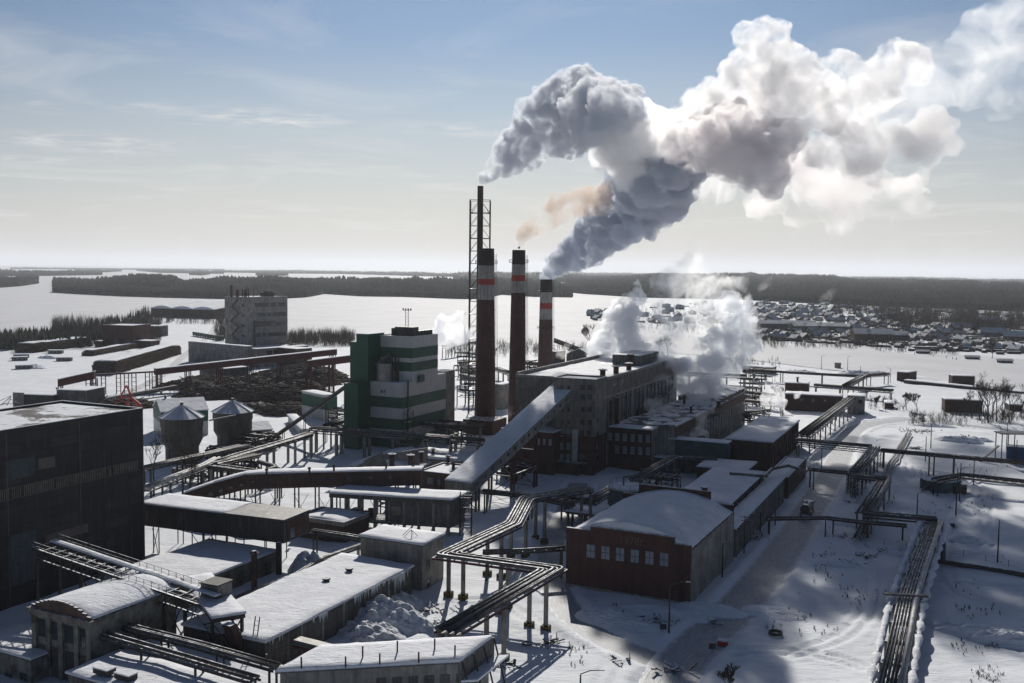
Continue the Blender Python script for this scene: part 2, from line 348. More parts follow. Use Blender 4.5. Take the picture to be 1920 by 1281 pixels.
# frozen lake and river: one sheet of wind-packed snow on the ice
near_shore = [(-900,700),(-300,668),(0,640),(60,634),(130,618),(200,603),(262,585),(300,574),(400,566),(425,585),(450,612),(540,628),(660,634),(860,640),(1000,646),(1100,652),(1260,662),(1400,674),(1480,684),(1560,694),(1640,702),(1720,709),(1830,722),(1960,738),(2400,770)]
far_shore = [(2400,705),(2000,683),(1900,672),(1820,666),(1700,664),(1640,655),(1560,652),(1500,648),(1430,645),(1385,633),(1290,618),(1200,611),(1130,605),(1102,596),(1105,586),(1140,577),(1220,566),(1180,557),(1110,552),(1090,548)]
poly = [G(*p, .25) for p in near_shore]+[G(*p, .25) for p in far_shore]
P = [(p.x, p.y) for p in poly]+[(1500, 5200), (3000, 14000), (20000, 60000), (-34000, 60000), (-30000, 8000), (-5000, 1200)]
from mathutils.geometry import delaunay_2d_cdt
dv, de, df, _1, _2, _3 = delaunay_2d_cdt([Vector(p) for p in P], [], [list(range(len(P)))], 1, 1e-3)
me = bpy.data.meshes.new('frozen_lake'); me.from_pydata([(v.x, v.y, .25) for v in dv], [], [tuple(f) for f in df]); me.update()
lake = link_mesh('frozen_lake', me, M_LAKE); tag(lake, kind='structure')
# ---------------------------------------------------------------- forests across the ice
M_FOREST = mat('forest', (.020,.028,.022), (.055,.058,.048), sc=.012, rough=.95, spec=.05)
M_WOOD = mat('bare_wood', (.10,.085,.07), (.055,.045,.04), sc=.05, rough=.95, spec=.05)
def lerp(k, x):
    k = np.array(k, float); return np.interp(x, k[:,0], k[:,1])
def cone_field(X, Y, Z, Hh, Rr, rg, sides=5):
    n = len(X); an = np.linspace(0, 2*np.pi, sides, endpoint=False)[None,:]+rg.uniform(0, 6.3, n)[:,None]
    lay = []; 
    for (z0, rr) in ((.05, 1.), (.42, .62)):
        q = rg.uniform(.75, 1.2, (n, sides)); ring = np.stack([X[:,None]+np.cos(an)*Rr[:,None]*rr*q, Y[:,None]+np.sin(an)*Rr[:,None]*rr*q, np.repeat((Z+Hh*z0)[:,None], sides, 1)], 2)
        tip = np.stack([X, Y, Z+Hh*(.68 if z0 < .1 else 1.)], 1)[:,None,:]
        lay.append(np.concatenate([ring, tip], 1))
    V = np.concatenate(lay, 1).reshape(-1, 3); k = sides+1
    base = (np.arange(n)*2*k)[:,None,None]+np.array([0,k])[None,:,None]
    tri = np.array([[j, (j+1) % sides, sides] for j in range(sides)])
    F = (base[...,None]+tri[None,None]).reshape(-1, 3)
    return V, F
def forest(name, bottom, top, deep, rows, dens, seed, th=15., m=None):
    """bottom: photo columns and rows of the shore, top: of the canopy's skyline; deep: how much farther back the wood reaches"""
    rg = np.random.default_rng(seed); x0, x1 = bottom[0][0], bottom[-1][0]
    n = int((x1-x0)/6)+2; px = np.linspace(x0, x1, n); grid = []
    for k in range(rows+1):
        f = (k/rows)**1.5; row = []
        for i in range(n):
            g = G(px[i], lerp(bottom, px[i])); D = g.y*(1+deep*f); zt = AT(px[i], lerp(top, px[i]), D).z-th*.85+(vnoise(np.array([px[i]*1.0]), np.array([k*31.+seed]), 19, seed)[0]-.5)*th*1.1+(vnoise(np.array([px[i]*1.0]), np.array([k*31.+seed]), 70, seed+1)[0]-.5)*th*1.3
            z0 = 0.; z = z0+(max(zt, 1.)-z0)*f
            row.append((g.x*D/g.y, D, z))
        grid.append(row)
    A = np.array(grid); V = A.reshape(-1, 3); ii = (np.arange(rows)[:,None]*n+np.arange(n-1)[None,:]).ravel()
    F = np.stack([ii, ii+1, ii+n+1, ii+n], 1); F3 = np.concatenate([F[:,[0,1,2]], F[:,[0,2,3]]])
    N_ = int(dens*n); u = rg.uniform(0, n-1.001, N_); w = rg.uniform(0, 1, N_)**1.6*rows*.999
    w[:N_//4] = rg.uniform(0, .35, N_//4)
    i = u.astype(int); j = w.astype(int); fu = (u-i)[:,None]; fw = (w-j)[:,None]
    Pp = (A[j,i]*(1-fu)+A[j,i+1]*fu)*(1-fw)+(A[j+1,i]*(1-fu)+A[j+1,i+1]*fu)*fw
    s = th*rg.uniform(.6, 1.15, N_); hh = s; rr = s*rg.uniform(.16, .3, N_)*(1+1.2*w/rows)
    V2, F2 = cone_field(Pp[:,0], Pp[:,1], Pp[:,2], hh, rr, rg)
    o = np_mesh(name, np.concatenate([V, V2]), np.concatenate([F3, F2+len(V)]), m or M_FOREST)
    return tag(o, kind='stuff')
forest('forest', [(100,549),(150,552),(230,556),(330,559),(420,561),(520,561),(575,558),(606,552)], [(100,536),(133,533),(177,531),(182,518),(227,511),(253,513),(333,515),(342,520),(500,518),(606,518)], .8, 5, 130, 11)
forest('forest', [(600,551),(680,556),(760,557),(860,561),(905,561),(940,553),(1000,557),(1072,558)], [(600,519),(800,520),(960,521),(1040,524),(1066,536),(1072,546)], .7, 5, 120, 12)
forest('forest', [(1060,548),(1100,552),(1200,558),(1300,560),(1400,563),(1500,568),(1600,572),(1700,577),(1800,580),(2000,588)], [(1060,518),(1120,515),(1230,512),(1300,514),(1390,512),(1480,514),(1560,517),(1700,522),(2000,531)], 2.2, 9, 150, 13)
forest('forest', [(-60,545),(0,540),(40,537),(72,532)], [(-60,521),(0,522),(50,523),(72,527)], .5, 3, 120, 14)
for i, (bt, tp, dp) in enumerate([
    ([(-60,519),(60,518),(140,517),(192,516)], [(-60,504),(60,505),(150,508),(192,513)], .5),
    ([(140,510),(200,511),(228,509)], [(140,506),(180,505),(228,507)], .4),
    ([(256,508),(300,512),(360,513),(420,514)], [(256,506),(280,505),(330,505),(420,509)], .5),
    ([(355,516),(378,517),(394,515)], [(355,512),(375,510),(394,513)], .3),
    ([(400,511),(520,513),(640,514),(780,518),(870,520)], [(400,506),(520,506),(640,508),(760,508),(870,511)], .5),
    ([(480,517),(510,518),(540,517)], [(480,513),(505,511),(540,513)], .3),
    ([(850,526),(950,528),(1060,530),(1100,531)], [(850,510),(950,510),(1060,512),(1100,514)], .6),
    ([(20,504.5),(160,505.5),(420,507)], [(20,502.5),(160,503.5),(420,505)], .3),
    ([(860,516),(1200,520),(1500,524),(2000,532)], [(860,508.5),(1200,511),(1500,515.5),(2000,523.5)], .6)]):
    forest('forest', bt, tp, dp, 3, 50, 30+i, 16.)
# ---------------------------------------------------------------- building kit
UP = Vector((0,0,1))
def snow_slab(P, a, b, z, th, name='snow_cover', parent=None, over=.15, res=1.2, rough=.25, m=None, arch=0., seed=None, sag=.0):
    """snow lying on a roof: P corner, a and b edge vectors; arch: rise of a barrel across a"""
    P = Vector(P); a = Vector(a); b = Vector(b); la, lb = a.length, b.length
    ua, ub = a/la, b/lb; na = max(3, min(60, int(la/res))); nb = max(3, min(60, int(lb/res)))
    s = np.concatenate([[-over], np.linspace(-over+.12, la+over-.12, na), [la+over]]); r = np.concatenate([[-over], np.linspace(-over+.12, lb+over-.12, nb), [lb+over]])
    Sg, Rg = np.meshgrid(s, r); off = random.random()*500 if seed is None else seed
    X = P.x+ua.x*Sg+ub.x*Rg; Y = P.y+ua.y*Sg+ub.y*Rg
    zz = z+a.z*Sg/la+b.z*Rg/lb+th*(.75+rough*2*(vnoise(X+off, Y+off, 6, 21)-.5)+rough*(vnoise(X+off, Y, 1.7, 22)-.5))
    if arch: zz = zz+arch*(1-(2*np.clip(Sg/la,0,1)-1)**2)
    edge = (Sg < 0) | (Sg > la) | (Rg < 0) | (Rg > lb)
    e2 = (Sg <= s[0]+1e-6) | (Sg >= s[-1]-1e-6) | (Rg <= r[0]+1e-6) | (Rg >= r[-1]-1e-6)
    zz = np.where(e2, zz-th*.45*rough*2-.02, zz)
    n, k = len(s), len(r); V = np.stack([X.ravel(), Y.ravel(), zz.ravel()], 1)
    ii = (np.arange(k-1)[:,None]*n+np.arange(n-1)[None,:]).ravel(); F = [np.stack([ii, ii+1, ii+n+1, ii+n], 1)]
    ring = np.concatenate([np.arange(n), np.arange(1,k)*n+n-1, (k-1)*n+np.arange(n-2,-1,-1), np.arange(k-2,0,-1)*n]); m0 = len(V)
    B = V[ring].copy()
    zb = z+a.z*Sg/la+b.z*Rg/lb
    B[:,2] = zb.ravel()[ring]-.03
    q = len(ring); j = np.arange(q); F.append(np.stack([ring[j], m0+j, m0+(j+1) % q, ring[(j+1) % q]], 1))
    V = np.concatenate([V, B]); F = np.concatenate(F)
    if ua.cross(ub).z < 0: F = F[:, ::-1]
    L = worldloc(parent) if parent is not None else Vector([float(x) for x in V.mean(0)])
    return np_mesh(name, V-np.array(L), F, m or M_ROOFSNOW, parent, None if parent is not None else L, smooth=True)
class B: pass
def bld(name, label, cat, A, base, xB, xC, m, az=25., z0=0., snow=.35, par=0., parm=None, over=.15, group=None, ztop=None, lenB=None, lenC=None, dB=None, dC=None, roofm=None, floor=0., topz=0.):
    """a box on the plant's axes: A near top corner in the photo, base: photo row of its foot (or ztop: height in metres); xB, xC: photo columns of the neighbouring top corners"""
    o = B(); z = ztop if ztop is not None else ZT(A[0], base, A[1])
    p = G(A[0], A[1], z); o.dB = dB if dB is not None else ax(az-90); o.dC = dC if dC is not None else ax(az)
    o.lB = lenB if lenB is not None else LEN(p, o.dB, xB); o.lC = lenC if lenC is not None else LEN(p, o.dC, xC)
    o.z = z; o.P = Vector((p.x, p.y, 0)); o.z0 = z0
    cen = o.P+o.dB*o.lB/2+o.dC*o.lC/2; o.root = thing(name, (cen.x, cen.y, z0), label, cat, group)
    o.a = o.dB*o.lB; o.b = o.dC*o.lC
    MB().box(o.P+UP*z0, o.a, o.b, UP*(z-z0)).build('wall', m, o.root)
    if roofm is not None: MB().box(o.P+UP*z-o.dB*over-o.dC*over, o.dB*(o.lB+2*over), o.dC*(o.lC+2*over), UP*.18).build('roof', roofm, o.root)
    if snow:
        i = .0 if not par else -.42
        snow_slab(o.P+UP*0, o.a, o.b, z+.01+(.18 if roofm is not None else 0), snow, 'roof_snow' if roofm is not None else 'roof', o.root, over=i if par else (over if roofm is None else over-.05))
    if par:
        k = MB(); w = .3; q = o.P+UP*z
        k.box(q, o.a, o.dC*w, UP*par); k.box(q+o.dC*(o.lC-w), o.a, o.dC*w, UP*par)
        k.box(q+o.dC*w, o.dC*(o.lC-2*w), o.dB*w, UP*par); k.box(q+o.dC*w+o.dB*(o.lB-w), o.dC*(o.lC-2*w), o.dB*w, UP*par)
        k.build('parapet', parm or m, o.root)
        e = MB(); q2 = q+UP*(par+.002)
        for (s, u, v) in ((q2, o.a, o.dC*w), (q2+o.dC*(o.lC-w), o.a, o.dC*w), (q2+o.dC*w, o.dC*(o.lC-2*w), o.dB*w), (q2+o.dC*w+o.dB*(o.lB-w), o.dC*(o.lC-2*w), o.dB*w)):
            e.box(s, u, v, UP*.1)
        e.build('parapet_snow', M_ROOFSNOW, o.root)
    return o
def onface(P, d, px, py):
    """photo pixel on the vertical plane through P along d -> (distance along d, height)"""
    n = Vector((d.y, -d.x, 0)); r = ray(px, py); C = Vector((0,0,CAM_H)); t = (Vector(P)-C).dot(n)/r.dot(n); q = C+r*t
    return (q-Vector(P)).dot(d), q.z
def face(o, side):
    if side == 'L': return o.P, o.dB, -o.dC, o.lB
    if side == 'R': return o.P, o.dC, -o.dB, o.lC
    if side == 'FR': return o.P+o.a, o.dC, o.dB, o.lC
    if side == 'BK': return o.P+o.b, o.dB, o.dC, o.lB
def fbox(o, side, s0, s1, z0, z1, out0=.0, out1=.1, mb=None):
    P, d, n, L = face(o, side); mb = mb or MB()
    return mb.box(P+d*s0+UP*z0+n*out0, d*(s1-s0), n*(out1-out0), UP*(z1-z0))
def window(o, side, s0, s1, z0, z1, fm, pm, bars=1, hb=1, name='window', sill=False, fw=.09, dp=.06):
    """frame proud of the wall with its pane as a sub-part"""
    k = MB(); P, d, n, L = face(o, side)
    if s0 > s1: s0, s1 = s1, s0
    for (a, b, c, e) in ((s0, s1, z0, z0+fw), (s0, s1, z1-fw, z1), (s0, s0+fw, z0+fw, z1-fw), (s1-fw, s1, z0+fw, z1-fw)): fbox(o, side, a, b, c, e, .0, dp, k)
    for i in range(1, bars+1):
        x = s0+(s1-s0)*i/(bars+1); fbox(o, side, x-fw/2, x+fw/2, z0+fw, z1-fw, .0, dp-.006, k)
    for i in range(1, hb+1):
        y = z0+(z1-z0)*i/(hb+1); fbox(o, side, s0+fw, s1-fw, y-fw/2, y+fw/2, .0, dp-.012, k)
    w = k.build(name, fm, o.root)
    wp = MB(); fbox(o, side, s0+fw*.5, s1-fw*.5, z0+fw*.5, z1-fw*.5, .004, .02, wp); wp.build('pane', pm, w)
    if sill:
        wp = MB(); fbox(o, side, s0-.08, s1+.08, z0-.12, z0-.01, .0, .18, wp); wp.build('sill', M_SILL, w)
    return w
def wpx(o, side, rects, fm, pm, **k):
    P, d, n, L = face(o, side)
    for x0, y0, x1, y1 in rects:
        xm = (x0+x1)/2; ym = (y0+y1)/2
        s0, _ = onface(P, d, x0, ym); s1, _ = onface(P, d, x1, ym); _, z1 = onface(P, d, xm, y0); _, z0 = onface(P, d, xm, y1)
        window(o, side, max(.1, min(s0, s1)), min(L-.1, max(s0, s1)), z0, z1, fm, pm, **k)
def wgrid(o, side, x0, x1, y0a, y0b, n, hpx, frac, fm, pm, **k):
    """n windows between photo columns x0..x1, tops on the line y0a..y0b, height hpx"""
    r = []
    for i in range(n):
        f0 = (i+.5-frac/2)/n; f1 = (i+.5+frac/2)/n; fm_ = (i+.5)/n; y = y0a+(y0b-y0a)*fm_
        r.append((x0+(x1-x0)*f0, y, x0+(x1-x0)*f1, y+hpx))
    wpx(o, side, r, fm, pm, **k)
def part_box(o, side, px0, py0, px1, py1, m, name, out0=0., out1=.12, label=None):
    P, d, n, L = face(o, side); xm = (px0+px1)/2; ym = (py0+py1)/2
    s0, _ = onface(P, d, px0, ym); s1, _ = onface(P, d, px1, ym); _, z1 = onface(P, d, xm, py0); _, z0 = onface(P, d, xm, py1)
    k = MB(); fbox(o, side, min(s0, s1), max(s0, s1), max(z0, .02), z1, out0, out1, k); q = k.build(name, m, o.root)
    if label: q['label'] = label
    return q
def vent(root, p, h=1.6, r=.35, hat=True, name='roof_vent', m=None):
    k = MB(); p = Vector(p); k.tube([p, p+UP*h], r, 8)
    if hat: k.tube([p+UP*(h+.12), p+UP*(h+.32)], r*1.7, 8); k.tube([p+UP*(h+.32), p+UP*(h+.6)], r*1.7, 8, r*.3)
    else: k.tube([p+UP*h, p+UP*(h+.25)], r*1.35, 8)
    return k.build(name, m or M_RUST, root)
def vent_px(root, px, py, z, **k): return vent(root, G(px, py, z), **k)
GRIDF = dict(fw=.14, dp=.08)
# materials
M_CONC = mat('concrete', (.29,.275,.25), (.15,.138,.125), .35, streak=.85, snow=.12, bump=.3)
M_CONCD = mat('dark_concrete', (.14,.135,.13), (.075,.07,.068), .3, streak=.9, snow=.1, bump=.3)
M_PANEL = mat('panel_wall', (.15,.14,.132), (.085,.08,.076), .3, streak=.9, tex=('panel', 6.0, 1.5, .05, (.35,.33,.32), .82), bump=.2)
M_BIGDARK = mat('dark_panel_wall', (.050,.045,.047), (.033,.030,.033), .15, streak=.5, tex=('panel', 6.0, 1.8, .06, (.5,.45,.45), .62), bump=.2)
M_BRICK = mat('brick_wall', (.085,.034,.030), (.055,.026,.024), .3, streak=.5, tex=('brick', .5, .15, .02, (1.5,1.5,1.5), .72), snow=.1)
M_BRICKD = mat('brick_brown', (.080,.044,.034), (.045,.030,.027), .3, streak=.6, tex=('brick', .5, .15, .02, (1.4,1.4,1.4), .72), snow=.1)
M_STACK = mat('stack_brick', (.085,.038,.034), (.055,.026,.026), .25, streak=.6, dirt=.5)
M_SWHITE = mat('stack_white', (.35,.335,.315), (.20,.185,.17), .2, streak=.8)
M_SRED = mat('stack_red', (.36,.055,.045), (.24,.045,.04), .2, streak=.6)
M_SBLACK = mat('stack_soot', (.035,.028,.026), (.06,.04,.035), .3)
M_SILL = mat('sill', (.30,.30,.30), snow=.4)
M_WHITEP = mat('white_panel', (.54,.52,.505), (.45,.435,.425), .1, rough=.5, tex=('panel', 3.0, 40, .04, (.5,.5,.5), .94), streak=.25)
M_GREENP = mat('green_panel', (.014,.092,.052), (.010,.062,.038), .12, rough=.5, tex=('panel', 3.0, 40, .04, (.6,.6,.6), .9))
M_METAL = mat('grey_sheet', (.075,.072,.07), (.04,.038,.037), .35, rough=.6, metal=.2, streak=.8, tex=('panel', .45, 40, .05, (.5,.5,.5), .85))
M_METALR = mat('grey_sheet_roof', (.20,.195,.19), (.11,.105,.1), .5, rough=.55, metal=.2, snow=-.05, tex=('panel', .6, 40, .05, (.5,.5,.5), .85))
M_STEEL = mat('steel', (.055,.05,.048), (.035,.03,.03), .6, rough=.6, metal=.2, snow=.16)
M_RUST = mat('rusty_steel', (.085,.045,.035), (.045,.028,.024), .6, rough=.85, snow=.2)
M_REDST = mat('red_steel', (.085,.024,.022), (.05,.019,.018), .4, rough=.7, snow=.22)
M_BRRED = mat('bright_red', (.45,.03,.025), (.3,.03,.025), .4, rough=.6)
M_PIPE = mat('pipe_lagging', (.15,.147,.145), (.06,.057,.055), .5, rough=.6, metal=.2, snow=.1, streak=.0, bump=.2)
M_PIPED = mat('pipe_dark', (.075,.07,.068), (.04,.036,.034), .5, rough=.6, metal=.2, snow=.14)
M_GLASS = mat('window_glass', (.035,.042,.05), (.02,.022,.026), .2, rough=.15, spec=.6)
M_GLASSP = mat('pale_glass', (.17,.20,.24), (.09,.11,.13), .4, rough=.25, spec=.5)
M_FRAME = mat('window_frame', (.42,.43,.44), (.26,.26,.27), .3)
M_FRAMED = mat('dark_frame', (.10,.09,.085), (.05,.045,.045), .3)
M_PLASTER = mat('peeling_plaster', (.26,.25,.22), (.07,.052,.042), .55, streak=.7, snow=.1, bump=.5)
M_TEAL = mat('teal_sheet', (.07,.105,.12), (.045,.07,.08), .3, rough=.6, streak=.6, snow=.15, tex=('panel', 1.2, 40, .03, (.6,.6,.6), .9))
M_BLUE = mat('blue_paint', (.03,.07,.17), (.02,.05,.12), .5, rough=.5, snow=.1)
M_WHITE = mat('white_paint', (.45,.45,.44), (.28,.27,.26), .4, rough=.6, snow=.1)
M_DEBRIS = mat('debris', (.06,.055,.05), (.11,.10,.09), .9, snow=.35)
M_LOG = mat('log_wood', (.10,.070,.05), (.045,.033,.026), .8, rough=.95, snow=.18)
M_BARK = mat('bark', (.085,.07,.058), (.05,.04,.035), .9, rough=.95)
M_ICE = mat('icicle_ice', (.62,.66,.70), (.45,.5,.55), 1., rough=.25, spec=.5)
M_YEL = mat('hazard_yellow', (.42,.30,.05), (.25,.19,.05), .8, tex=('panel', .5, .5, .12, (.1,.1,.1), .3))
# ---------------------------------------------------------------- left dark hall
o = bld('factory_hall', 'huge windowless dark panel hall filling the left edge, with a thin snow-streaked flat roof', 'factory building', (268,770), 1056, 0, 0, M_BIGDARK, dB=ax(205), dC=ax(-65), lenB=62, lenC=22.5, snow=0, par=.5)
HL = o
m = snow_mat('thin_snow', dirty=.15, scale=2., patch=(.10,.50,(.09,.085,.08)))
snow_slab(o.P, o.a, o.b, o.z+.02, .12, 'roof', o.root, over=-.4, m=m)
P, d, n, L = o.P, o.dB, Vector((o.dB.y, -o.dB.x, 0)), o.lB
if n.dot(Vector((0,-1,0))) < 0: n = -n
def hbox(s0, s1, z0, z1, out, m, name, label=None):
    q = MB().box(o.P+d*s0+UP*z0, d*(s1-s0), n*out, UP*(z1-z0)).build(name, m, o.root)
    if label: q['label'] = label
    return q
def hp(px, py): return onface(o.P, d, px, py)
s_a, z_a = hp(262, 868); s_b, z_b = hp(2, 925)
zt = (z_a+z_b)/2-1.2
hbox(1.2, 61, zt-.25, zt-.05, .12, M_FRAMED, 'ledge')
hbox(1.2, 61, zt+1.75, zt+1.9, .10, M_FRAMED, 'ledge')
k = MB()
for i in range(150):
    s = 1.6+i*.4
    if random.random() < .9: k.box(o.P+d*s+UP*(zt-.05), d*.14, n*.07, UP*1.8)
k.build('louvre', mat('louvre_pale', (.20,.19,.15), (.09,.085,.07), .8), o.root)
for s in (0.05, 15.5, 30.9, 46.): hbox(s, s+.25, .1, o.z-.3, .05, M_FRAMED, 'panel_joint')
q0 = hp(65, 895); q1 = hp(10, 868); hbox(q0[0], q1[0], zt+3.2, zt+6.6, .07, mat('ribbed_glass', (.065,.08,.09), (.04,.05,.055), 2., streak=.6), 'window')
q0 = hp(103, 870); q1 = hp(72, 870); hbox(q0[0], q1[0], zt+3.9, zt+5.9, .05, mat('bare_panel', (.12,.105,.10), (.08,.07,.065), .3), 'bare_panel')
q0 = hp(165, 1000); q1 = hp(85, 1010); z1 = hp(120, 1000)[1]; hbox(q0[0], q1[0], z1-1.0, z1+.6, .05, MATS['bare_panel'], 'bare_panel')
q0 = hp(68, 1000); q1 = hp(18, 1000); hbox(q0[0], q1[0], 4, 13, .09, MATS['ribbed_glass'], 'window')
k = MB(); c = G(30, 760, o.z)
for i in range(7):
    a = c+Vector((random.uniform(-3,3), random.uniform(-3,3), .2)); k.tube([a, a+Vector((random.uniform(-1.5,1.5), random.uniform(-1,1), random.uniform(.3,2.2))), a+Vector((random.uniform(-3,3), 0, .3))], .05, 5)
tag(k.build('scrap_metal', M_STEEL), 'tangle of bent rods lying on the snowy roof of the big dark hall', 'scrap')
# ---------------------------------------------------------------- metal gallery beside it
gz = 10.6
g0 = G(262, 944, gz); g1 = G(532, 976, gz); gd = (g1-g0).normalized(); gL = (g1-g0).length
gw = LEN(g1, Vector((-gd.y, gd.x, 0)), 583); gn = Vector((-gd.y, gd.x, 0))
if gw < 0: gn = -gn; gw = -gw
gw = min(gw, 9)
root = thing('conveyor_gallery', (*((g0+g1)/2).xy, 0), 'long windowless grey metal gallery on stilts running out of the big dark hall', 'conveyor gallery')
MB().box(g0-UP*4.6, g1-g0, gn*gw, UP*4.6).build('wall', M_METAL, root)
sp = gL*.60
MB().box(g0-gn*.2+gd*sp, gd*(gL-sp+.2), gn*(gw+.4), UP*.16).build('roof', M_METALR, root)
snow_slab(Vector((g0.x, g0.y, 0)), gd*sp, gn*gw, gz+.01, .35, 'roof_snow', root)
pan = MB().box(g1-UP*4.2+gn*1.0+gd*.01, gn*(gw-1.6), gd*.12, UP*3.9).build('end_panel', M_RUST, root); MB().box(g1-UP*4.0+gn*2.0+gd*.1, gn*1.4, gd*.12, UP*1.9).build('window', M_GLASSP, root)
for s in (.08, .12, .36, .44, .50, .72, .86):
    for q in (.08, .92):
        a = g0+gd*gL*s+gn*gw*q; k = MB().bar((a.x, a.y, 0), (a.x, a.y, gz-4.6), .35 if s in (.44,) else .16); k.build('leg', M_STEEL, root)
for s0, s1 in ((.08,.12),(.36,.50),(.5,.62)):
    k = MB(); a = g0+gd*gL*s0+gn*gw*.05; b_ = g0+gd*gL*s1+gn*gw*.05; k.bar((a.x,a.y,.2), (b_.x,b_.y,5.6), .1); k.bar((b_.x,b_.y,.2), (a.x,a.y,5.6), .1); k.build('bracing', M_STEEL, root)
# ---------------------------------------------------------------- long low halls in the lower left
o = bld('workshop', 'low workshop with long snowy roof half in shade, just below the grey metal gallery', 'workshop', (352,1100), 1143, 0, 518, M_PANEL, dB=ax(-65), lenB=17, snow=.45, roofm=M_CONCD, over=.3)
WK1 = o
p0 = o.P-o.dC*14
wgrid(o, 'R', 385, 515, 1090, 1050, 5, 24, .55, M_FRAMED, M_GLASS, bars=4, hb=2, fw=.12)
o = bld('workshop', 'long low workshop hung with icicles along its right wall, roof smooth with snow', 'workshop', (497,1204), 1268, 0, 772, M_PANEL, dB=ax(-65), lenB=15.5, snow=.5, roofm=None, over=.35)
ICB = o
k = MB(); rg = random.Random(5)
for i in range(90):
    s = rg.choice([rg.gauss(.34,.03), rg.gauss(.56,.03), rg.gauss(.68,.05), rg.gauss(.86,.03), rg.gauss(.90,.02), rg.random()])*o.lC
    s = min(max(s, .5), o.lC-.5); h = rg.uniform(.4, 1.5)*(2.2 if .82 < s/o.lC < .93 and rg.random() < .6 else 1)
    a = o.P+o.dC*s-o.dB*.42+UP*(o.z+.1); MB().tube([a, a-UP*h*.5+o.dC*.03, a-UP*h], rg.uniform(.07, .2), 6, .01).build('icicle', M_ICE, o.root)
for s in (.12,.2,.33,.47,.62,.8): fbox(o, 'R', o.lC*s, o.lC*s+.5, 0.1, o.z-.2, 0, .16).build('pilaster', M_CONC, o.root)
for px, py in ((655,1070),(612,1089)): vent(o.root, G(px, py, o.z+.45), h=.25, r=.55, hat=False, name='roof_hatch')
o = bld('pump_house', 'square concrete block with snowy flat roof and a bent antenna, above the icicle wall', 'building', (792,1024), 1108, 676, 832, M_CONC, snow=.5, par=0, roofm=M_CONCD, over=.35)
PH = o
for rr in ((800,1050,806,1068),(800,1085,806,1102)): wpx(o, 'R', [rr], M_FRAMED, M_GLASS, bars=0, hb=0)
k = MB(); a = G(771, 1005, o.z+.6)
for v in ((-1.3,0,-.2),(1.3,.4,-.2),(.2,-1.4,-.2),(.2,1.3,0)): k.tube([a+UP*1.2, a+Vector(v)], .05, 5)
k.tube([a+Vector((-1.6,0,.1)), a+Vector((.2,0,1.9)), a+Vector((1.2,0,3.2))], .06, 5)
tag(k.build('antenna_mast', M_STEEL), 'bent tripod antenna standing on the snowy roof of the square concrete block', 'antenna')
o = bld('roofed_yard_house', 'low brick house with raised parapet and a rounded snow drift, beside the grey gallery', 'building', (645,988), 1022, 0, 692, M_BRICKD, dB=ax(-65), lenB=13, snow=.0, par=.9, parm=M_CONC)
snow_slab(o.P, o.a, o.b, o.z+.01, .5, 'roof', o.root, over=-.42, arch=.9)
# ---------------------------------------------------------------- pavilion with columns, bottom left
o = bld('old_pavilion', 'derelict plastered pavilion with white pilasters and arched snowy roof, bottom left', 'building', (172,1166), 1290, 62, 330, M_PLASTER, ztop=None, snow=0, az=27, roofm=None)
PV = o
snow_slab(o.P, o.a, o.b, o.z+.25, .35, 'roof', o.root, over=-.1, arch=1.2)
e = MB(); fbox(o, 'L', -.3, o.lB+.3, o.z-.9, o.z-.55, 0, .5, e); fbox(o, 'L', -.5, o.lB+.5, o.z-.55, o.z+.2, 0, .75, e); e.build('cornice', M_PLASTER, o.root)
e = MB(); q = o.P+UP*(o.z+.2)
nseg = 14
for i in range(nseg):
    f0 = i/nseg; f1 = (i+1)/nseg; h = 1.6*(1-abs(2*(i+.5)/nseg-1)**2)+.25
    e.box(q+o.a*f0-o.dC*.3, o.a*(f1-f0), o.dC*.35, UP*h)
e.build('gable', mat('broken_brick', (.12,.07,.055), (.07,.05,.045), .5, snow=.3), o.root)
for s in (.0,.2,.47,.68,.93): fbox(o, 'L', o.lB*s, o.lB*s+.9, .05, o.z-.92, 0, .35).build('pilaster', M_PLASTER, o.root)
for s0, s1 in ((.11,.19),(.29,.46),(.58,.67),(.78,.92)):
    k = fbox(o, 'L', o.lB*s0, o.lB*s1, o.z*.58, o.z*.86, .0, .05).build('window', M_GLASS, o.root)
    k = fbox(o, 'L', o.lB*s0, o.lB*s1, .1, o.z*.46, .0, .06).build('door', M_FRAMED if s0 != .29 else M_METAL, o.root)
o = bld('lean_to', 'low snow-covered annex left of the derelict pavilion, in deep shade', 'annex', (58,1240), 1281, -60, 150, M_PLASTER, az=27, snow=.4, roofm=M_CONCD)
wgrid(o, 'L', 2, 58, 1262, 1262, 2, 14, .5, M_FRAMED, M_GLASS)
# roofs at the bottom edge
o = bld('lower_shop', 'flat snowy roof with two skylight boxes at the bottom edge, below the pavilion', 'building', (128,1262), 1330, 0, 225, M_CONCD, az=27, dB=None, lenB=-34, snow=.45, over=.3)
for px, py in ((196,1262),(236,1272)):
    c = G(px, py, o.z+.5); MB().cbox(c, 2.7, 1.5, .7, d=ax(27)).build('skylight', M_STEEL, o.root); MB().cbox(c+UP*.702, 2.8, 1.6, .15, d=ax(27)).build('skylight_snow', M_ROOFSNOW, o.root)
o = bld('lower_shop', 'long narrow snowy roof with a row of dark openings, right of the pavilion', 'building', (180,1222), 1262, 0, 262, M_CONC, az=27, lenB=-46, snow=.4, roofm=M_CONCD, over=.3)
LS2 = o
for i in range(10):
    q = o.P+o.dB*(-1.5-4.4*i)
    MB().box(q-UP*0+UP*(o.z-1.6)-o.dC*.02, -o.dB*3.2, -o.dC*.06, UP*1.1).build('window', M_GLASS, o.root)
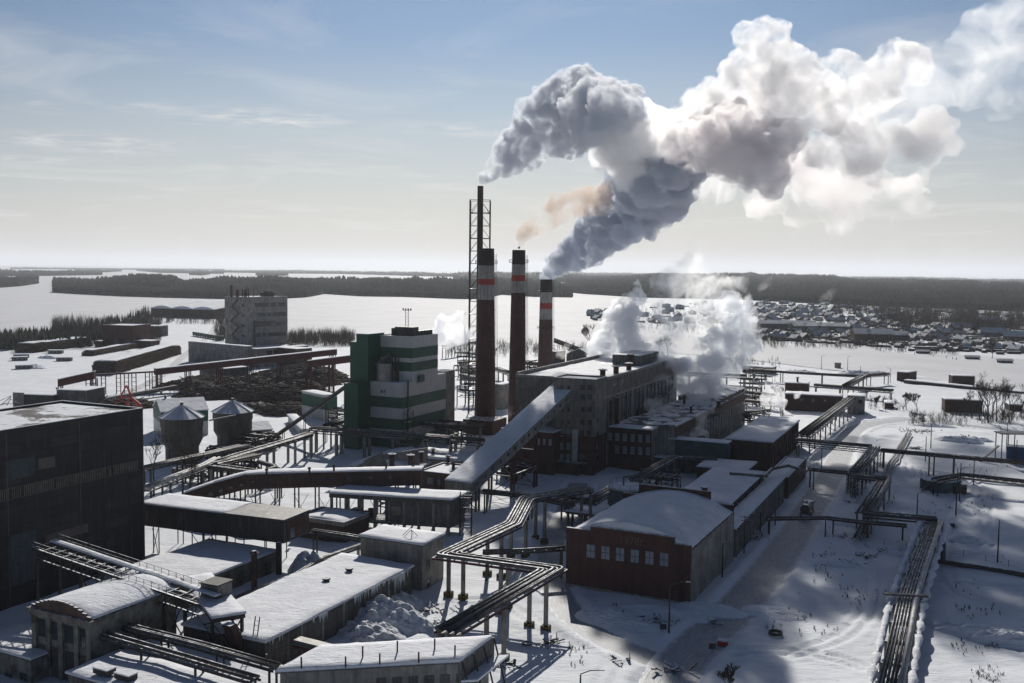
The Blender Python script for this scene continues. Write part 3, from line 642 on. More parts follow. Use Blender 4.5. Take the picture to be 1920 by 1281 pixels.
# long building along the bottom with the canted end
z = 8.4
o = bld('boiler_annex', 'long building along the bottom edge with a wavy snow roof set with small vent pipes', 'building', (860,1243), 0, 525, 905, M_CONC, ztop=z, dB=(G(520,1262,z)-G(860,1243,z)).normalized(), snow=0, az=25, lenC=9, roofm=M_CONCD, over=.4)
BA = o
snow_slab(o.P, o.a, o.dC*9, z+.19, .6, 'roof_snow', o.root, over=.3)
for s in ((470,520),): pass
for px, py in ((500,1248),(565,1253),(648,1252),(712,1246),(680,1232),(745,1222),(785,1243),(815,1218),(853,1230)):
    a = G(px, py, z+.6); MB().tube([a, a+UP*1.5], .11, 6).build('vent_pipe', M_RUST, o.root)
wgrid(o, 'L', 880, 700, 1262, 1272, 6, 16, .6, M_FRAMED, M_GLASS, bars=2)
MB().box(o.P+UP*(z-4.4)-o.dB*.2-o.dC*.3, -o.dB*.25, o.dC*10, UP*4.6).build('end_panel', M_CONCD, o.root)
MB().box(o.P+UP*(z-2.6)-o.dB*.5-o.dC*.3, -o.dB*2.2, o.dC*9.6, UP*.3).build('canopy', M_ROOFSNOW, o.root)
k = MB()
for f in (0, .33, .66, 1): k.bar(o.P+o.dC*9.4*f-o.dB*2.6+UP*0, o.P+o.dC*9.4*f-o.dB*.5+UP*(z+.2), .18)
k.build('brace', M_STEEL, o.root)
# shed and blue cabin
o = bld('steel_shed', 'small grey steel shed with thick snow on its roof, left of the blue cabin', 'shed', (500,1215), 1262, 425, 536, M_METAL, az=25, dB=(G(424,1182,4.5)-G(500,1215,4.5)).normalized(), snow=.45, ztop=None, over=.2)
fbox(o, 'R', .6, 1.7, o.z-3., o.z-.8, 0, .07).build('door', M_FRAMED, o.root)
o = bld('site_cabin', 'small blue cabin with a white window, wedged at the foot of the icicle wall', 'cabin', (530,1192), 1222, 527, 560, M_BLUE, az=25, snow=.3, dB=ax(-65), lenB=3.0, lenC=2.8, over=.15, z0=0)
window(o, 'L', .8, 1.9, o.z-2., o.z-.8, M_WHITE, M_GLASSP)
# ---------------------------------------------------------------- brown sloping gallery and its head house
o = bld('head_house', 'brick head house with snowy roof where the brown gallery meets the concrete conveyor', 'building', (843,893), 950, 786, 886, M_BRICKD, snow=.35, par=.55, parm=M_BRICKD)
HH = o
wpx(o, 'L', [(801,895,812,908),(820,899,826,910)], M_FRAMED, M_GLASSP); wpx(o, 'R', [(855,895,862,906),(868,889,876,901)], M_FRAMED, M_GLASS)
for px, py in ((840,868),(850,880)): vent_px(o.root, px, py, o.z+.3, h=1.6, r=.45)
root = thing('conveyor_gallery', (*G(600,940).xy, 0), 'long brown brick-faced gallery sloping down to the left on thin steel stilts', 'conveyor gallery')
pts = [(345,925,6.0),(400,906,8.5),(460,890,10.6),(570,886.5,11.5),(690,884,12.2),(790,882,12.8)]
k = MB(); cs = []
for px, py, zz in pts:
    c = G(px, py, zz); cs.append(c)
gdir = (cs[-1]-cs[0]).normalized(); gn = Vector((-gdir.y, gdir.x, 0)).normalized()
if gn.y < 0: gn = -gn
T0 = []; 
for c in cs: T0.append(((c-UP*3.6), (c-UP*3.6+gn*4.2), c+gn*4.2, c))
vs = [v for q in T0 for v in q]; fs = []
for i in range(len(cs)-1):
    for j in range(4): fs.append((4*i+j, 4*i+4+j, 4*i+4+(j+1) % 4, 4*i+(j+1) % 4))
fs += [(0,1,2,3), tuple(4*len(cs)-4+j for j in (3,2,1,0))]
k.add(vs, fs); k.build('wall', M_BRICKD, root)
for i in range(len(cs)-1):
    a = cs[i+1]-cs[i]; snow_slab(Vector((cs[i].x, cs[i].y, 0)), a, gn*4.2, cs[i].z+.02, .4, 'roof_snow', root, over=.04)
for f in np.linspace(.03, .97, 15):
    x = f*(len(cs)-1); i = min(int(x), len(cs)-2); c = cs[i]+(cs[i+1]-cs[i])*(x-i)
    for w in (.3, 3.9):
        a = c+gn*w; MB().bar((a.x, a.y, 0), (a.x, a.y, a.z-3.6), .26).build('leg', M_STEEL, root)
    MB().box(c-UP*3.6-gn*.08, gdir*.22, -gn*.06, UP*3.55).build('rib', M_RUST, root)
    if f < .9: MB().box(c+gdir*2.6-UP*2.1-gn*.02, gdir*1.0, -gn*.06, UP*.8).build('window', M_GLASS, root)
for f in np.linspace(.25, .8, 8):
    k = MB()
    x = f*(len(cs)-1); i = min(int(x), len(cs)-2); c = cs[i]+(cs[i+1]-cs[i])*(x-i); a = Vector((c.x, c.y, .3)); b_ = a+gdir*3.5; b_.z = .3
    k.bar(a, b_+UP*6, .09); k.bar(b_, a+UP*6, .09); k.build('bracing', M_STEEL, root)
for px, py in ((500,892),(580,889),(626,884),(724,881),(775,879)): vent_px(root, px, py, 12.2, h=1.1, r=.25)
# arched roofs behind it
o = bld('arched_store', 'low store with snow-laden barrel roof and stepped end wall, behind the brown gallery', 'building', (775,884), 899, 655, 830, M_CONC, snow=0, az=20)
snow_slab(o.P, o.a, o.b, o.z, .5, 'roof', o.root, over=-.1, arch=2.6)
for i in range(5):
    q = o.P+o.a+o.dB*.0; f = i/5.; hh = [.5,1.4,2.2,1.4,.5][i]+.6
for px, py in ((735,874),(770,876)): vent(o.root, G(px, py, o.z+2), h=3.2, r=.75)
o2 = bld('arched_store', 'second snow-covered low roof with hatted vents, next to the concrete conveyor', 'building', (880,866), 890, 745, 905, M_CONC, snow=.7, az=20, lenC=14)
vent(o2.root, G(790, 866, o2.z+.5), h=2.6, r=.5); vent(o2.root, G(812, 852, o2.z+.5), h=1.4, r=.5)
k = MB(); a = G(655, 884, 3.5); b_ = G(715, 856, 6); c = G(800, 843, 7.5)
k.box(a-UP*3, (b_-a)*.45, Vector((.3,.6,0)), UP*3.6); k.box(a+(b_-a)*.45-UP*3, (b_-a)*.55, Vector((.3,.6,0)), UP*4.2); k.box(b_-UP*4, (c-b_), Vector((.3,.6,0)), UP*4.5)
tag(k.build('stepped_wall', M_CONC), 'stepped concrete coping wall along the snow-laden barrel roof', 'wall')
# pavilion on columns (open concrete loading house)
z = ZT(845, 1004, 934)
A_ = G(845, 936, z); 
o = bld('loading_house', 'open-sided concrete loading house on columns under a long white snow roof', 'building', (845,937), 0, 617, 858, M_CONCD, ztop=z, dB=(G(617,924,z)-G(845,937,z)).normalized(), lenC=7.5, snow=0, z0=z-1.1)
LH = o
snow_slab(o.P, o.a, o.b, o.z+.02, .45, 'roof', o.root, over=.6)
o.z0 = 0
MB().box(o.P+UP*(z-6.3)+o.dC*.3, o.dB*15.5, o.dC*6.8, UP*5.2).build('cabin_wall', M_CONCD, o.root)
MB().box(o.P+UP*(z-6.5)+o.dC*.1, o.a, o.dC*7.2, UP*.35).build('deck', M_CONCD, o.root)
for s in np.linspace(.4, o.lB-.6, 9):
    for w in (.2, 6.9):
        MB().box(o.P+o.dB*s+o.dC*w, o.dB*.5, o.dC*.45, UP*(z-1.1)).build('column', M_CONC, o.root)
k = MB()
for i in range(10): k.box(o.P+o.dB*random.uniform(17, o.lB-2)+o.dC*random.uniform(1.5,5)+UP*(z-6.1), o.dB*random.uniform(.8,2), o.dC*random.uniform(.8,2), UP*random.uniform(.5,2.2))
k.build('machinery', M_RUST, o.root)
window(o, 'L', 11.5, 14., z-4.5, z-2.2, M_FRAMED, M_GLASS)
# ---------------------------------------------------------------- inclined concrete conveyor
root = thing('inclined_conveyor', (*G(960, 940).xy, 0), 'broad inclined concrete conveyor gallery with snowy roof climbing to the tall concrete tower', 'conveyor gallery')
zt_ = 26.; top = G(1081, 722, zt_); lo = G(884, 906, 8.0)
# keep the lower end below the tower on the same axis
dirc = (top-lo); sd_ = Vector((-dirc.y, dirc.x, 0)).normalized()
if sd_.x > 0: sd_ = -sd_
wd = abs(LEN(top, sd_, 1039))
wd = 7.5
MB().hexa([lo-UP*3.2, lo-UP*3.2+sd_*wd, top-UP*3.2+sd_*wd, top-UP*3.2], [lo, lo+sd_*wd, top+sd_*wd, top]).build('wall', M_CONC, root)
snow_slab(Vector((lo.x, lo.y, 0)), dirc, sd_*wd, lo.z+.01, .3, 'roof_snow', root, over=.12, m=snow_mat('conveyor_snow', dirty=.25, scale=2))
un = (top-lo).normalized(); on = -sd_
for i in range(15):
    c = lo+(top-lo)*(.04+i*.064)-UP*1.9
    MB().hexa([c, c+un*1.1, c+un*1.1+on*.06, c+on*.06], [c+UP*.7, c+un*1.1+UP*.7, c+un*1.1+UP*.7+on*.06, c+UP*.7+on*.06]).build('window', M_GLASS, root)
for f, m_ in ((.06, M_CONCD), (.36, M_REDST), (.58, M_REDST)):
    c = lo+(top-lo)*f-UP*3.2; cols = []
    for w in (.4, wd-.4):
        for e in (-.8, .8):
            a = c+sd_*w+un*e; MB().bar((a.x, a.y, 0), (a.x, a.y, a.z), .45).build('leg', m_, root)
    k = MB(); 
    for h0 in np.arange(.5, c.z-4, 5.): 
        a = c+sd_*.4; b_ = c+sd_*(wd-.4); k.bar((a.x,a.y,h0), (b_.x,b_.y,h0+4.6), .14); k.bar((b_.x,b_.y,h0), (a.x,a.y,h0+4.6), .14); k.bar((a.x,a.y,h0), (b_.x,b_.y,h0), .2)
    k.build('bracing', m_, root)
a = lo+(top-lo)*.36-UP*3.2; b_ = lo+(top-lo)*.58-UP*3.2
MB().bar((a.x,a.y,6), (b_.x,b_.y,6), .4).build('tie_beam', M_REDST, root)
k = MB(); k.bar((a.x,a.y,1),(b_.x,b_.y,5.8),.15); k.bar((b_.x,b_.y,1),(a.x,a.y,5.8),.15); k.build('bracing', M_REDST, root); MB().bar((a.x,a.y,a.z-.5),(b_.x,b_.y,6.2),.15).build('bracing', M_REDST, root)
INC = (lo, top, sd_, wd)
# lattice tower at the foot of the conveyor
root = thing('lattice_tower', (*G(873, 1003).xy, 0), 'dark steel lattice tower standing under the low end of the concrete conveyor', 'lattice tower')
c = G(873, 1003); k = MB()
for sx in (-1, 1):
    for sy in (-1, 1): MB().bar(c+Vector((sx*1.3, sy*1.3, 0)), c+Vector((sx*1.3, sy*1.3, 9.5)), .22).build('leg', M_STEEL, root)
for h in np.arange(0, 9, 2.2):
    for (ax0, ay0, ax1, ay1) in ((-1,-1,1,-1),(1,-1,1,1),(1,1,-1,1),(-1,1,-1,-1)):
        k.bar(c+Vector((ax0*1.3, ay0*1.3, h)), c+Vector((ax1*1.3, ay1*1.3, h+2.2)), .09); k.bar(c+Vector((ax0*1.3, ay0*1.3, h)), c+Vector((ax1*1.3, ay1*1.3, h)), .09)
k.build('bracing', M_STEEL, root)
# ---------------------------------------------------------------- the tall boiler house
z = ZT(1116, 893, 716)
T = bld('boiler_house_tower', 'tall concrete corner tower with red brick base, at the head of the inclined conveyor', 'tower building', (1116,716), 893, 1038, 1138, mat('tower_concrete', (.22,.20,.18), (.12,.105,.095), .3, streak=.95, snow=.1, bump=.3), snow=.3, par=.6, z0=11.6)
MB().box(T.P, T.a, T.b, UP*11.5).build('brick_base', M_BRICK, T.root); T.z0 = 0
fbox(T, 'L', -.12, T.lB+.12, 11.3, 11.75, 0, .14).build('band', M_BRICK, T.root)
for x0, x1 in ((1037,1046),(1072.5,1083)): part_box(T, 'L', x0, 806, x1, 882, M_WHITE, 'pilaster', 0, .22)
for y in (812, 837, 857.5, 878): wpx(T, 'L', [(1050,y-6.5,1056,y+5.5),(1062,y-6.5,1068.5,y+5.5)], M_FRAME, M_GLASSP, fw=.16, sill=True)
for y in (812, 837, 857, 878): wpx(T, 'L', [(1088,y-5,1095,y+5.5),(1101,y-5,1108,y+5.5)], M_FRAMED, M_GLASS)
for y in (727, 744.5, 768, 792): wpx(T, 'L', [(1089,y-5,1097,y+5),(1102,y-5,1110,y+5)], M_FRAMED, M_GLASS)
for y in (727, 745, 768, 791): wpx(T, 'L', [(1052,y-4,1057,y+5),(1064,y-4,1069,y+5)], M_FRAMED, M_GLASS)
for y in (744, 767, 790): wpx(T, 'R', [(1119.5,y-5,1122.5,y+5)], M_FRAMED, M_GLASS, bars=0)
for y in (815, 837, 858): wpx(T, 'R', [(1118.5,y-4,1121.5,y+4)], M_FRAMED, M_GLASS, bars=0)
MB().box(T.P-T.dC*2.6+T.dB*2+UP*3.6, T.dB*(T.lB-2), T.dC*2.6, UP*.3).build('canopy', M_CONCD, T.root)
MB().box(T.P-T.dC*2.4+T.dB*4+UP*0, T.dB*(T.lB-6), T.dC*2.3, UP*3.6).build('porch', M_BRICK, T.root)
# main hall behind: front line and long right wall
zz = T.z-.6; front = T.P+T.b*.55; fp = front+UP*zz
Lleft = LEN(fp, E1, 967)
H = B(); H.P = front; H.dB = E1; H.dC = E2; H.lB = Lleft; H.lC = LEN(fp, E2, 1272); H.z = zz; H.a = E1*H.lB; H.b = E2*H.lC
H.root = thing('boiler_house', (*(front+H.a*.5+H.b*.5).xy, 0), 'very long tall concrete boiler house wrapped in steam, behind the corner tower', 'factory building')
H.P = front+E1*.35; H.lB -= .35; H.a = E1*H.lB
M_HALL = mat('hall_concrete', (.19,.165,.145), (.10,.085,.075), .3, streak=.95, snow=.1, bump=.3)
MB().box(H.P+E2*.02, H.a, H.b, UP*zz).build('wall', M_HALL, H.root)
snow_slab(H.P, H.a, H.b, zz+.01, .35, 'roof', H.root, over=-.5)
k = MB(); q = H.P+UP*zz
k.box(q, H.a, E2*.4, UP*.8); k.box(q+E2*.4, E1*.4, E2*(H.lC-.8), UP*.8) ; k.box(q+H.a-E1*.4+E2*.4, E1*.4, E2*(H.lC-.8), UP*1.4)
k.build('parapet', M_CONC, H.root)
for i in range(int(H.lC/4.4)):
    s = 2+i*4.4
    if s > H.lC-2: break
    fbox(H, 'R', s, s+.8, 0, zz-5.5, 0, .35).build('pilaster', M_HALL, H.root)
    fbox(H, 'R', s+1.3, s+3.7, 12.5, zz-6.6, 0, .05).build('window', M_GLASS if i % 3 else M_GLASSP, H.root)
fbox(H, 'R', 0, H.lC, zz-5.4, zz-4.9, 0, .4).build('cornice', M_CONC, H.root)
for i in range(2):
    wpx(H, 'R', [(1150+i*12, 713-i*3, 1157+i*12, 725-i*3)], M_FRAMED, M_GLASS)
fbox(H, 'R', 12, 13.3, 8, zz-6, .4, 1.6).build('duct', M_RUST, H.root)
wpx(H, 'L', [(974,728,980,737),(983,728,989,737),(998,729,1004,738),(1006,729,1013,738)], M_FRAMED, M_GLASS)
for px, py in ((1004,716),(968,718)): pass
for px, py, h in ((1130,706,2.6),(1155,700,2.8),(1179,693,2.6)): vent_px(H.root, px, py, zz+.3, h=h*.7, r=.9)
ph = MB(); c = G(1148, 684, zz+.2); ph.box(c+UP*0, E1*-10, E2*22, UP*3.5); ph.build('penthouse', M_CONCD, H.root)
snow_slab(Vector((c.x, c.y, 0)), E1*-10, E2*22, zz+3.72, .25, 'penthouse_snow', H.root, over=0)
c = G(1182, 676, zz+4); MB().tube([c, c+UP*2], 1.2, 8).build('roof_fan', M_RUST, H.root)
# lower front left block of the hall
fp = H.P+H.a*.98-E2*0
# red three storey annex right of the tower
o = bld('office_annex', 'dark red three-storey annex with white windows and a pale right wall', 'building', (1222,808), 886, 1138, 1263, M_BRICK, snow=.35, roofm=M_CONCD, over=.2)
OA = o
wgrid(o, 'L', 1136, 1222, 811, 816.5, 6, 13, .5, M_FRAME, M_GLASSP, fw=.16, sill=True)
wgrid(o, 'L', 1150, 1222, 836, 840, 5, 13, .5, M_FRAME, M_GLASSP, fw=.16, sill=True)
wgrid(o, 'L', 1150, 1222, 858, 862, 5, 11, .5, M_FRAMED, M_GLASS)
MB().box(o.P-o.dB*.12, o.b, -o.dB*-.115, UP*(o.z-.1)).build('side_wall', M_CONC, o.root)
for i in range(8): fbox(o, 'R', 1.5+i*(o.lC-2)/8, 1.7+i*(o.lC-2)/8, 4, o.z-1.5, .12, .2).build('rib', M_CONCD, o.root)
for i in range(6): fbox(o, 'R', 1.5+i*(o.lC-3)/6, 3+i*(o.lC-3)/6, .8, 3.2, .12, .16).build('window', M_GLASS, o.root)
# left low red wing seen under the conveyor
o = bld('low_wing', 'low dark red wing with a row of white windows seen under the conveyor', 'building', (1037,812), 893, 940, 1055, M_BRICK, ztop=None, snow=.3, lenC=9)
wgrid(o, 'L', 1004, 1037, 822, 824, 3, 12, .45, M_FRAME, M_GLASSP, fw=.16)
# long lower hall
o = bld('turbine_hall', 'long low hall with brick frieze, white pilasters and wind-scoured snowy roof', 'factory building', (1266,800), 880, 1170, 1396, M_CONC, snow=0, ztop=OA.z+.8)
TH = o
m = snow_mat('scoured_snow', dirty=.3, scale=1.5, patch=(.22,.49,(.10,.10,.105)))
snow_slab(o.P, o.a, o.b, o.z, .3, 'roof', o.root, m=m)
fbox(o, 'R', 0, o.lC, o.z-3.4, o.z-.3, 0, .15).build('brick_frieze', M_BRICKD, o.root)
for i in range(int(o.lC/4)): fbox(o, 'R', i*4.+.2, i*4.+1., 0, o.z-3.5, 0, .4).build('pilaster', M_CONC, o.root)
for i in range(int(o.lC/4)): fbox(o, 'R', i*4.+1.5, i*4.+3.4, 1.5, o.z-4.5, 0, .05).build('window', M_GLASS, o.root)
q = o.P+o.b*.62
MB().box(q+UP*(o.z), o.a, o.b*.38, UP*1.5).build('upper_wall', M_BRICKD, o.root)
snow_slab(q, o.a, o.b*.38, o.z+1.52, .3, 'upper_roof', o.root, m=m, arch=.7)
vent_px(o.root, 1347, 765, o.z+1.6, h=2.2, r=.7); vent_px(o.root, 1283, 758, o.z+1, h=3., r=.45, hat=False)
k = MB(); a = G(1294, 836, 3.); k.tube([a, a+UP*13, a+UP*13.4-E1*.9], .35, 8); tag(k.build('steel_flue', M_STEEL), 'thin black flue pipe with bent top beside the long low hall', 'flue')
# pale teal gallery
o = bld('enclosed_bridge', 'pale blue-grey sheet metal bridge joining the red annex to the brick shed', 'enclosed bridge', (1364,832), 0, 1253, 1372, M_TEAL, ztop=9.5, z0=4.6, snow=.3, lenC=5)
for f in (.1,.5,.9):
    a = o.P+o.a*f+o.dC*2.5; MB().bar((a.x,a.y,0),(a.x,a.y,4.6),.5).build('leg', M_CONC, o.root)
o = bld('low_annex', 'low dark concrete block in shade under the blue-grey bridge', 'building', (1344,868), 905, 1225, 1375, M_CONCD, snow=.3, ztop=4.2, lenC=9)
wgrid(o, 'L', 1270, 1310, 876, 878, 2, 9, .35, M_FRAMED, M_GLASS)
# ---------------------------------------------------------------- sheds right of centre
z = 9.0
o = bld('brick_shed', 'long brick shed with clean white snow roof, at the bend of the high pipe rack', 'building', (1447,831), 0, 1364, 1498, M_BRICKD, ztop=z, snow=.5, roofm=M_CONC, over=.35)
for i in range(12): fbox(o, 'R', 1+i*(o.lC-2)/12, 1.5+i*(o.lC-2)/12, 0, z-.3, 0, .3).build('pilaster', M_BRICKD, o.root)
o = bld('low_shed', 'low snowy roof tucked in front of the long brick shed', 'building', (1400,884), 905, 1352, 1452, M_BRICKD, ztop=5.0, snow=.5, lenC=14, lenB=14)
z = 7.6
o = bld('store_hall', 'wide flat store hall under smooth blue-shaded snow, behind the barrel-roofed brick hall', 'building', (1368,946), 0, 1262, 1432, M_BRICKD, ztop=z, snow=.5, over=.3)
SH = o
vent_px(o.root, 1321, 921, z+.5, h=.8, r=.7, hat=False)
for i in range(14): fbox(o, 'R', 1+i*(o.lC-2)/14, 1.9+i*(o.lC-2)/14, z-1.9, z-.7, 0, .05).build('window', M_GLASSP if i % 3 else M_GLASS, o.root)
k = MB().tube([G(1368,888,z+.6), G(1432,893,z+.6), G(1446,880,z+.6), G(1478,873,z+1), G(1500,880,z+1), G(1512,884,z)], .4, 8); tag(k.build('lagged_pipe', M_PIPE), 'thick lagged pipe lying across the snowy roof edge of the store hall', 'pipe')
z = 5.2
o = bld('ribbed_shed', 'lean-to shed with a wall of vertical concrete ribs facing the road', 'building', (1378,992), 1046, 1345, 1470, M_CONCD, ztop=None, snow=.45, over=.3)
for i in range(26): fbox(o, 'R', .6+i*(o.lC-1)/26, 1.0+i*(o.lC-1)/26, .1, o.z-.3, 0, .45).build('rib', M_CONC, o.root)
o = bld('brick_hut', 'square dark brick hut at the end of the ribbed shed by the road', 'building', (1478,898), 936, 1436, 1512, M_BRICKD, snow=.45, par=.4, ztop=None)
# ---------------------------------------------------------------- barrel-roofed brick hall, 1978
z = ZT(1296, 1137, 1030)
o = bld('brick_hall', 'dark brick hall with barrel snow roof, stepped parapet and the year 1978 on its front', 'factory building', (1296,1030), 1137, 1062, 1376, M_BRICK, snow=0, az=26)
BH = o
snow_slab(o.P+o.dC*.5, o.a, o.b-o.dC*1., o.z-.4, .5, 'roof', o.root, over=0, arch=3.3)
k = MB(); q = o.P+UP*o.z; w = .45
for f0, f1, h in ((0,.13,.55),(.13,.80,1.7),(.80,1,.9)): k.box(q+o.a*f0, o.a*(f1-f0), o.dC*w, UP*h)
k.build('parapet', M_BRICK, o.root); k = MB()
for f0, f1, h in ((0,.2,1.3),(.2,.85,3.6),(.85,1,1.3)): k.box(q+o.a*f0+o.b-o.dC*w, o.a*(f1-f0), o.dC*w, UP*h)
k.build('parapet', M_BRICK, o.root)
k = MB()
for f0, f1, h in ((0,.13,.55),(.13,.80,1.7),(.80,1,.9)): k.box(q+o.a*f0+UP*(h+.003)-o.dC*.05, o.a*(f1-f0), o.dC*(w+.1), UP*.09)
k.build('coping', M_CONC, o.root); k = MB()
for f0, f1, h in ((0,.2,1.3),(.2,.85,3.6),(.85,1,1.3)): k.box(q+o.a*f0+o.b-o.dC*(w+.05)+UP*(h+.003), o.a*(f1-f0), o.dC*(w+.1), UP*.12)
k.build('coping', M_CONC, o.root)
wgrid(o, 'L', 1094, 1259, 1019, 1038, 6, 26, .62, M_FRAMED, mat('frosted_glass', (.24,.28,.33), (.17,.2,.24), .5, rough=.3), bars=1, hb=1, fw=.1)
fbox(o, 'L', -.1, o.lB+.1, 0, .6, 0, .12).build('plinth', M_CONC, o.root)
MB().box(o.P-o.dB*.12, o.b, o.dB*.115, UP*(o.z-.25)).build('side_wall', mat('rimed_wall', (.16,.13,.12), (.30,.29,.28), .35, streak=.9, bump=.3), o.root)
s, zt_ = onface(o.P, o.dB, 1186, 1015)
tx = bpy.data.curves.new('year_text', 'FONT'); tx.body = '1978г.'; tx.size = 2.0; tx.extrude = .03; tx.align_x = 'CENTER'; tx.align_y = 'CENTER'
t0 = bpy.data.objects.new('tmp', tx); COL.objects.link(t0); bpy.context.view_layer.update(); tme = bpy.data.meshes.new_from_object(t0.evaluated_get(bpy.context.evaluated_depsgraph_get())); bpy.data.objects.remove(t0); to = bpy.data.objects.new('year_lettering', tme); COL.objects.link(to); tme.materials.clear(); tme.materials.append(mat('pale_brick', (.13,.10,.09), (.09,.07,.06), .6)); to.parent = o.root
pos = o.P+o.dB*s-o.dC*.04+UP*zt_-Vector(o.root.location)
xx = -o.dB; nn = -o.dC; to.matrix_local = Matrix(((xx.x, 0, nn.x, pos.x), (xx.y, 0, nn.y, pos.y), (0, 1, 0, pos.z), (0,0,0,1)))
MB().bar(o.P+o.dB*1.8-o.dC*.25+UP*.5, o.P+o.dB*1.8-o.dC*.25+UP*(o.z+.6), .14).build('drain_pipe', M_STEEL, o.root)
# round tank behind it
z = 9.5; c = G(1177, 912, z)
root = thing('storage_tank', (c.x, c.y, 0), 'round teal steel tank with railed snowy lid behind the barrel-roofed brick hall', 'tank')
MB().tube([(c.x,c.y,0), (c.x,c.y,z)], 4.3, 28).build('shell', M_TEAL, root, smooth=False)
MB().tube([(c.x,c.y,z-.35), (c.x,c.y,z+.02)], 4.6, 28).build('rim', M_WHITE, root)
MB().tube([(c.x,c.y,z+.03), (c.x,c.y,z+.3)], 4.3, 28, 3.6).build('lid_snow', M_ROOFSNOW, root)
k = MB(); rr = [Vector((c.x+4.4*math.cos(a), c.y+4.4*math.sin(a), z+1.1)) for a in np.linspace(0, 6.283, 25)]; k.tube(rr, .05, 4)
for a in rr[:-1:2]: k.bar(a, a-UP*1.1, .06)
k.build('railing', M_STEEL, root)
MB().tube([(c.x-1,c.y,z), (c.x-1,c.y,z+2.2), (c.x+2.5,c.y+1,z+2.6)], .3, 8).build('vent_pipe', M_PIPE, root)
o = bld('loading_dock', 'low concrete dock roof with icicles left of the barrel-roofed brick hall', 'loading dock', (1140,968), 0, 1060, 1165, M_CONCD, ztop=4.4, z0=3.8, snow=.3, lenC=10)
for f in (.05,.5,.95):
    for w in (.5, 9.3): MB().box(o.P+o.a*f+o.dC*w, o.dB*.4, o.dC*.4, UP*3.8).build('column', M_CONC, o.root)
# ---------------------------------------------------------------- green and white boiler building
o = bld('green_boiler_house', 'green and white striped panel building with a steel silo on its terrace', 'factory building', (773,634), 838, 707, 821, M_WHITEP, snow=.2, par=.4, z0=0)
GB = o
P, d, n, L = face(o, 'R')
def gband(side, y0, y1, x, out=.06):
    P, d, n, L = face(o, side); z1 = onface(P, d, x, y0)[1]; z0 = onface(P, d, x, y1)[1]
    return max(z0, .0), z1
for side, ln in (('R', o.lC), ('L', o.lB)):
    x = 774
    for y0, y1 in ((653,672),(680,697),(742,762),(782,802),(819,846)):
        z0, z1 = gband('R', y0, y1, x); fbox(o, side, -.05, ln+.05, z0, z1, 0, .06).build('green_band', M_GREENP, o.root)
# right wing lower than the top block
zw = onface(o.P, o.dC, 822, 702)[1]
rw = LEN(o.P+o.b+UP*zw, E2, 836)
MB().box(o.P+o.b+E2*.02, o.a, E2*(rw-.02), UP*zw).build('wing', M_WHITEP, o.root)
for y0, y1 in ((742,762),(782,802),(819,846)):
    z0, z1 = gband('R', y0, y1, 774); MB().box(o.P+o.b+UP*z0-E1*.06, -E1*-.055, E2*rw, UP*(z1-z0)).build('green_band', M_GREENP, o.root)
MB().box(o.P+o.b+E2*(rw+.03)+E1*1.2, E1*9, E2*9, UP*(zw+.3)).build('grey_wing', M_CONC, o.root)
# front-left block with terrace
ztz = onface(o.P, o.dB, 748, 715)[1]
fr = 6.2
q = o.P-E2*fr
MB().box(q, E1*13.5, E2*(fr-.03), UP*ztz).build('front_block', M_WHITEP, o.root)
for y0, y1 in ((742,762),(782,802),(819,850)):
    z0, z1 = gband('R', y0, y1, 774); MB().box(q+UP*z0-E2*.06-E1*.06, E1*13.6, E2*.055, UP*(z1-z0)).build('green_band', M_GREENP, o.root); MB().box(q+UP*z0-E1*.06, E1*.055, E2*fr, UP*(z1-z0)).build('green_band', M_GREENP, o.root)
snow_slab(q, E1*13.5, E2*fr, ztz+.01, .2, 'terrace', o.root, over=-.2)
# green stair tower at the left
sa = LEN(o.P+UP*o.z, E1, 706)
gt = bld('x', 'x', 'x', (690,627), 0, 668, 709, M_GREENP, ztop=o.z+1.2, snow=.15, lenC=10)
gt2 = MB().box(gt.P+gt.a+UP*0+E2*.02, E1*2.5, E2*9.5, UP*(o.z-1.5)).build('stair_tower_step', M_GREENP, o.root)
for ch in list(gt.root.children):
    w = worldloc(ch); ch.parent = o.root; ch.location = w-Vector(o.root.location); ch.name = 'stair_tower' if ch.name.startswith('wall') else 'stair_tower_roof'
bpy.data.objects.remove(gt.root)
MB().box(gt.P-E2*6, E1*5.5, E2*5.97, UP*ztz).build('green_block', M_GREENP, o.root)
wpx(o, 'R', [(793,656,806,664),(793,681,806,689),(793,740,806,748),(793,812,806,820)], M_FRAME, M_GLASSP, bars=3, hb=0)
part_box(o, 'R', 783, 703, 792, 716, M_GREENP, 'wall_box', .0, .9)
for x0, x1 in ((714.5,717.5),(719.5,722)):
    a0 = onface(q, E1, x0, 734); a1 = onface(q, E1, x1, 734)
    MB().box(q+E1*a1[0]+UP*(a0[1]-.5)-E2*.08, E1*(a0[0]-a1[0]), E2*.07, UP*1.1).build('window', M_GLASS, o.root)
c = G(738, 710, ztz)+E2*3; c = o.P+E1*9-E2*3.0
MB().tube([(c.x,c.y,ztz+.2), (c.x,c.y,ztz+6.2)], 2.6, 24).build('silo', mat('silo_steel', (.36,.33,.30), (.22,.2,.19), .4, metal=.3, rough=.5, streak=.4), o.root)
k = MB(); rr = [Vector((c.x+2.7*math.cos(a), c.y+2.7*math.sin(a), ztz+7.3)) for a in np.linspace(0, 6.283, 17)]; k.tube(rr, .06, 4)
for a in rr[:-1:2]: k.bar(a, a-UP*1.1, .08)
for i in range(9): a = Vector((c.x+random.uniform(1,5), c.y+random.uniform(-1,1), ztz)); k.bar(a, a+UP*random.uniform(3,9), .25)
k.build('terrace_steelwork', M_STEEL, o.root)
c = o.P+E1*4+E2*3+UP*(o.z+.3)
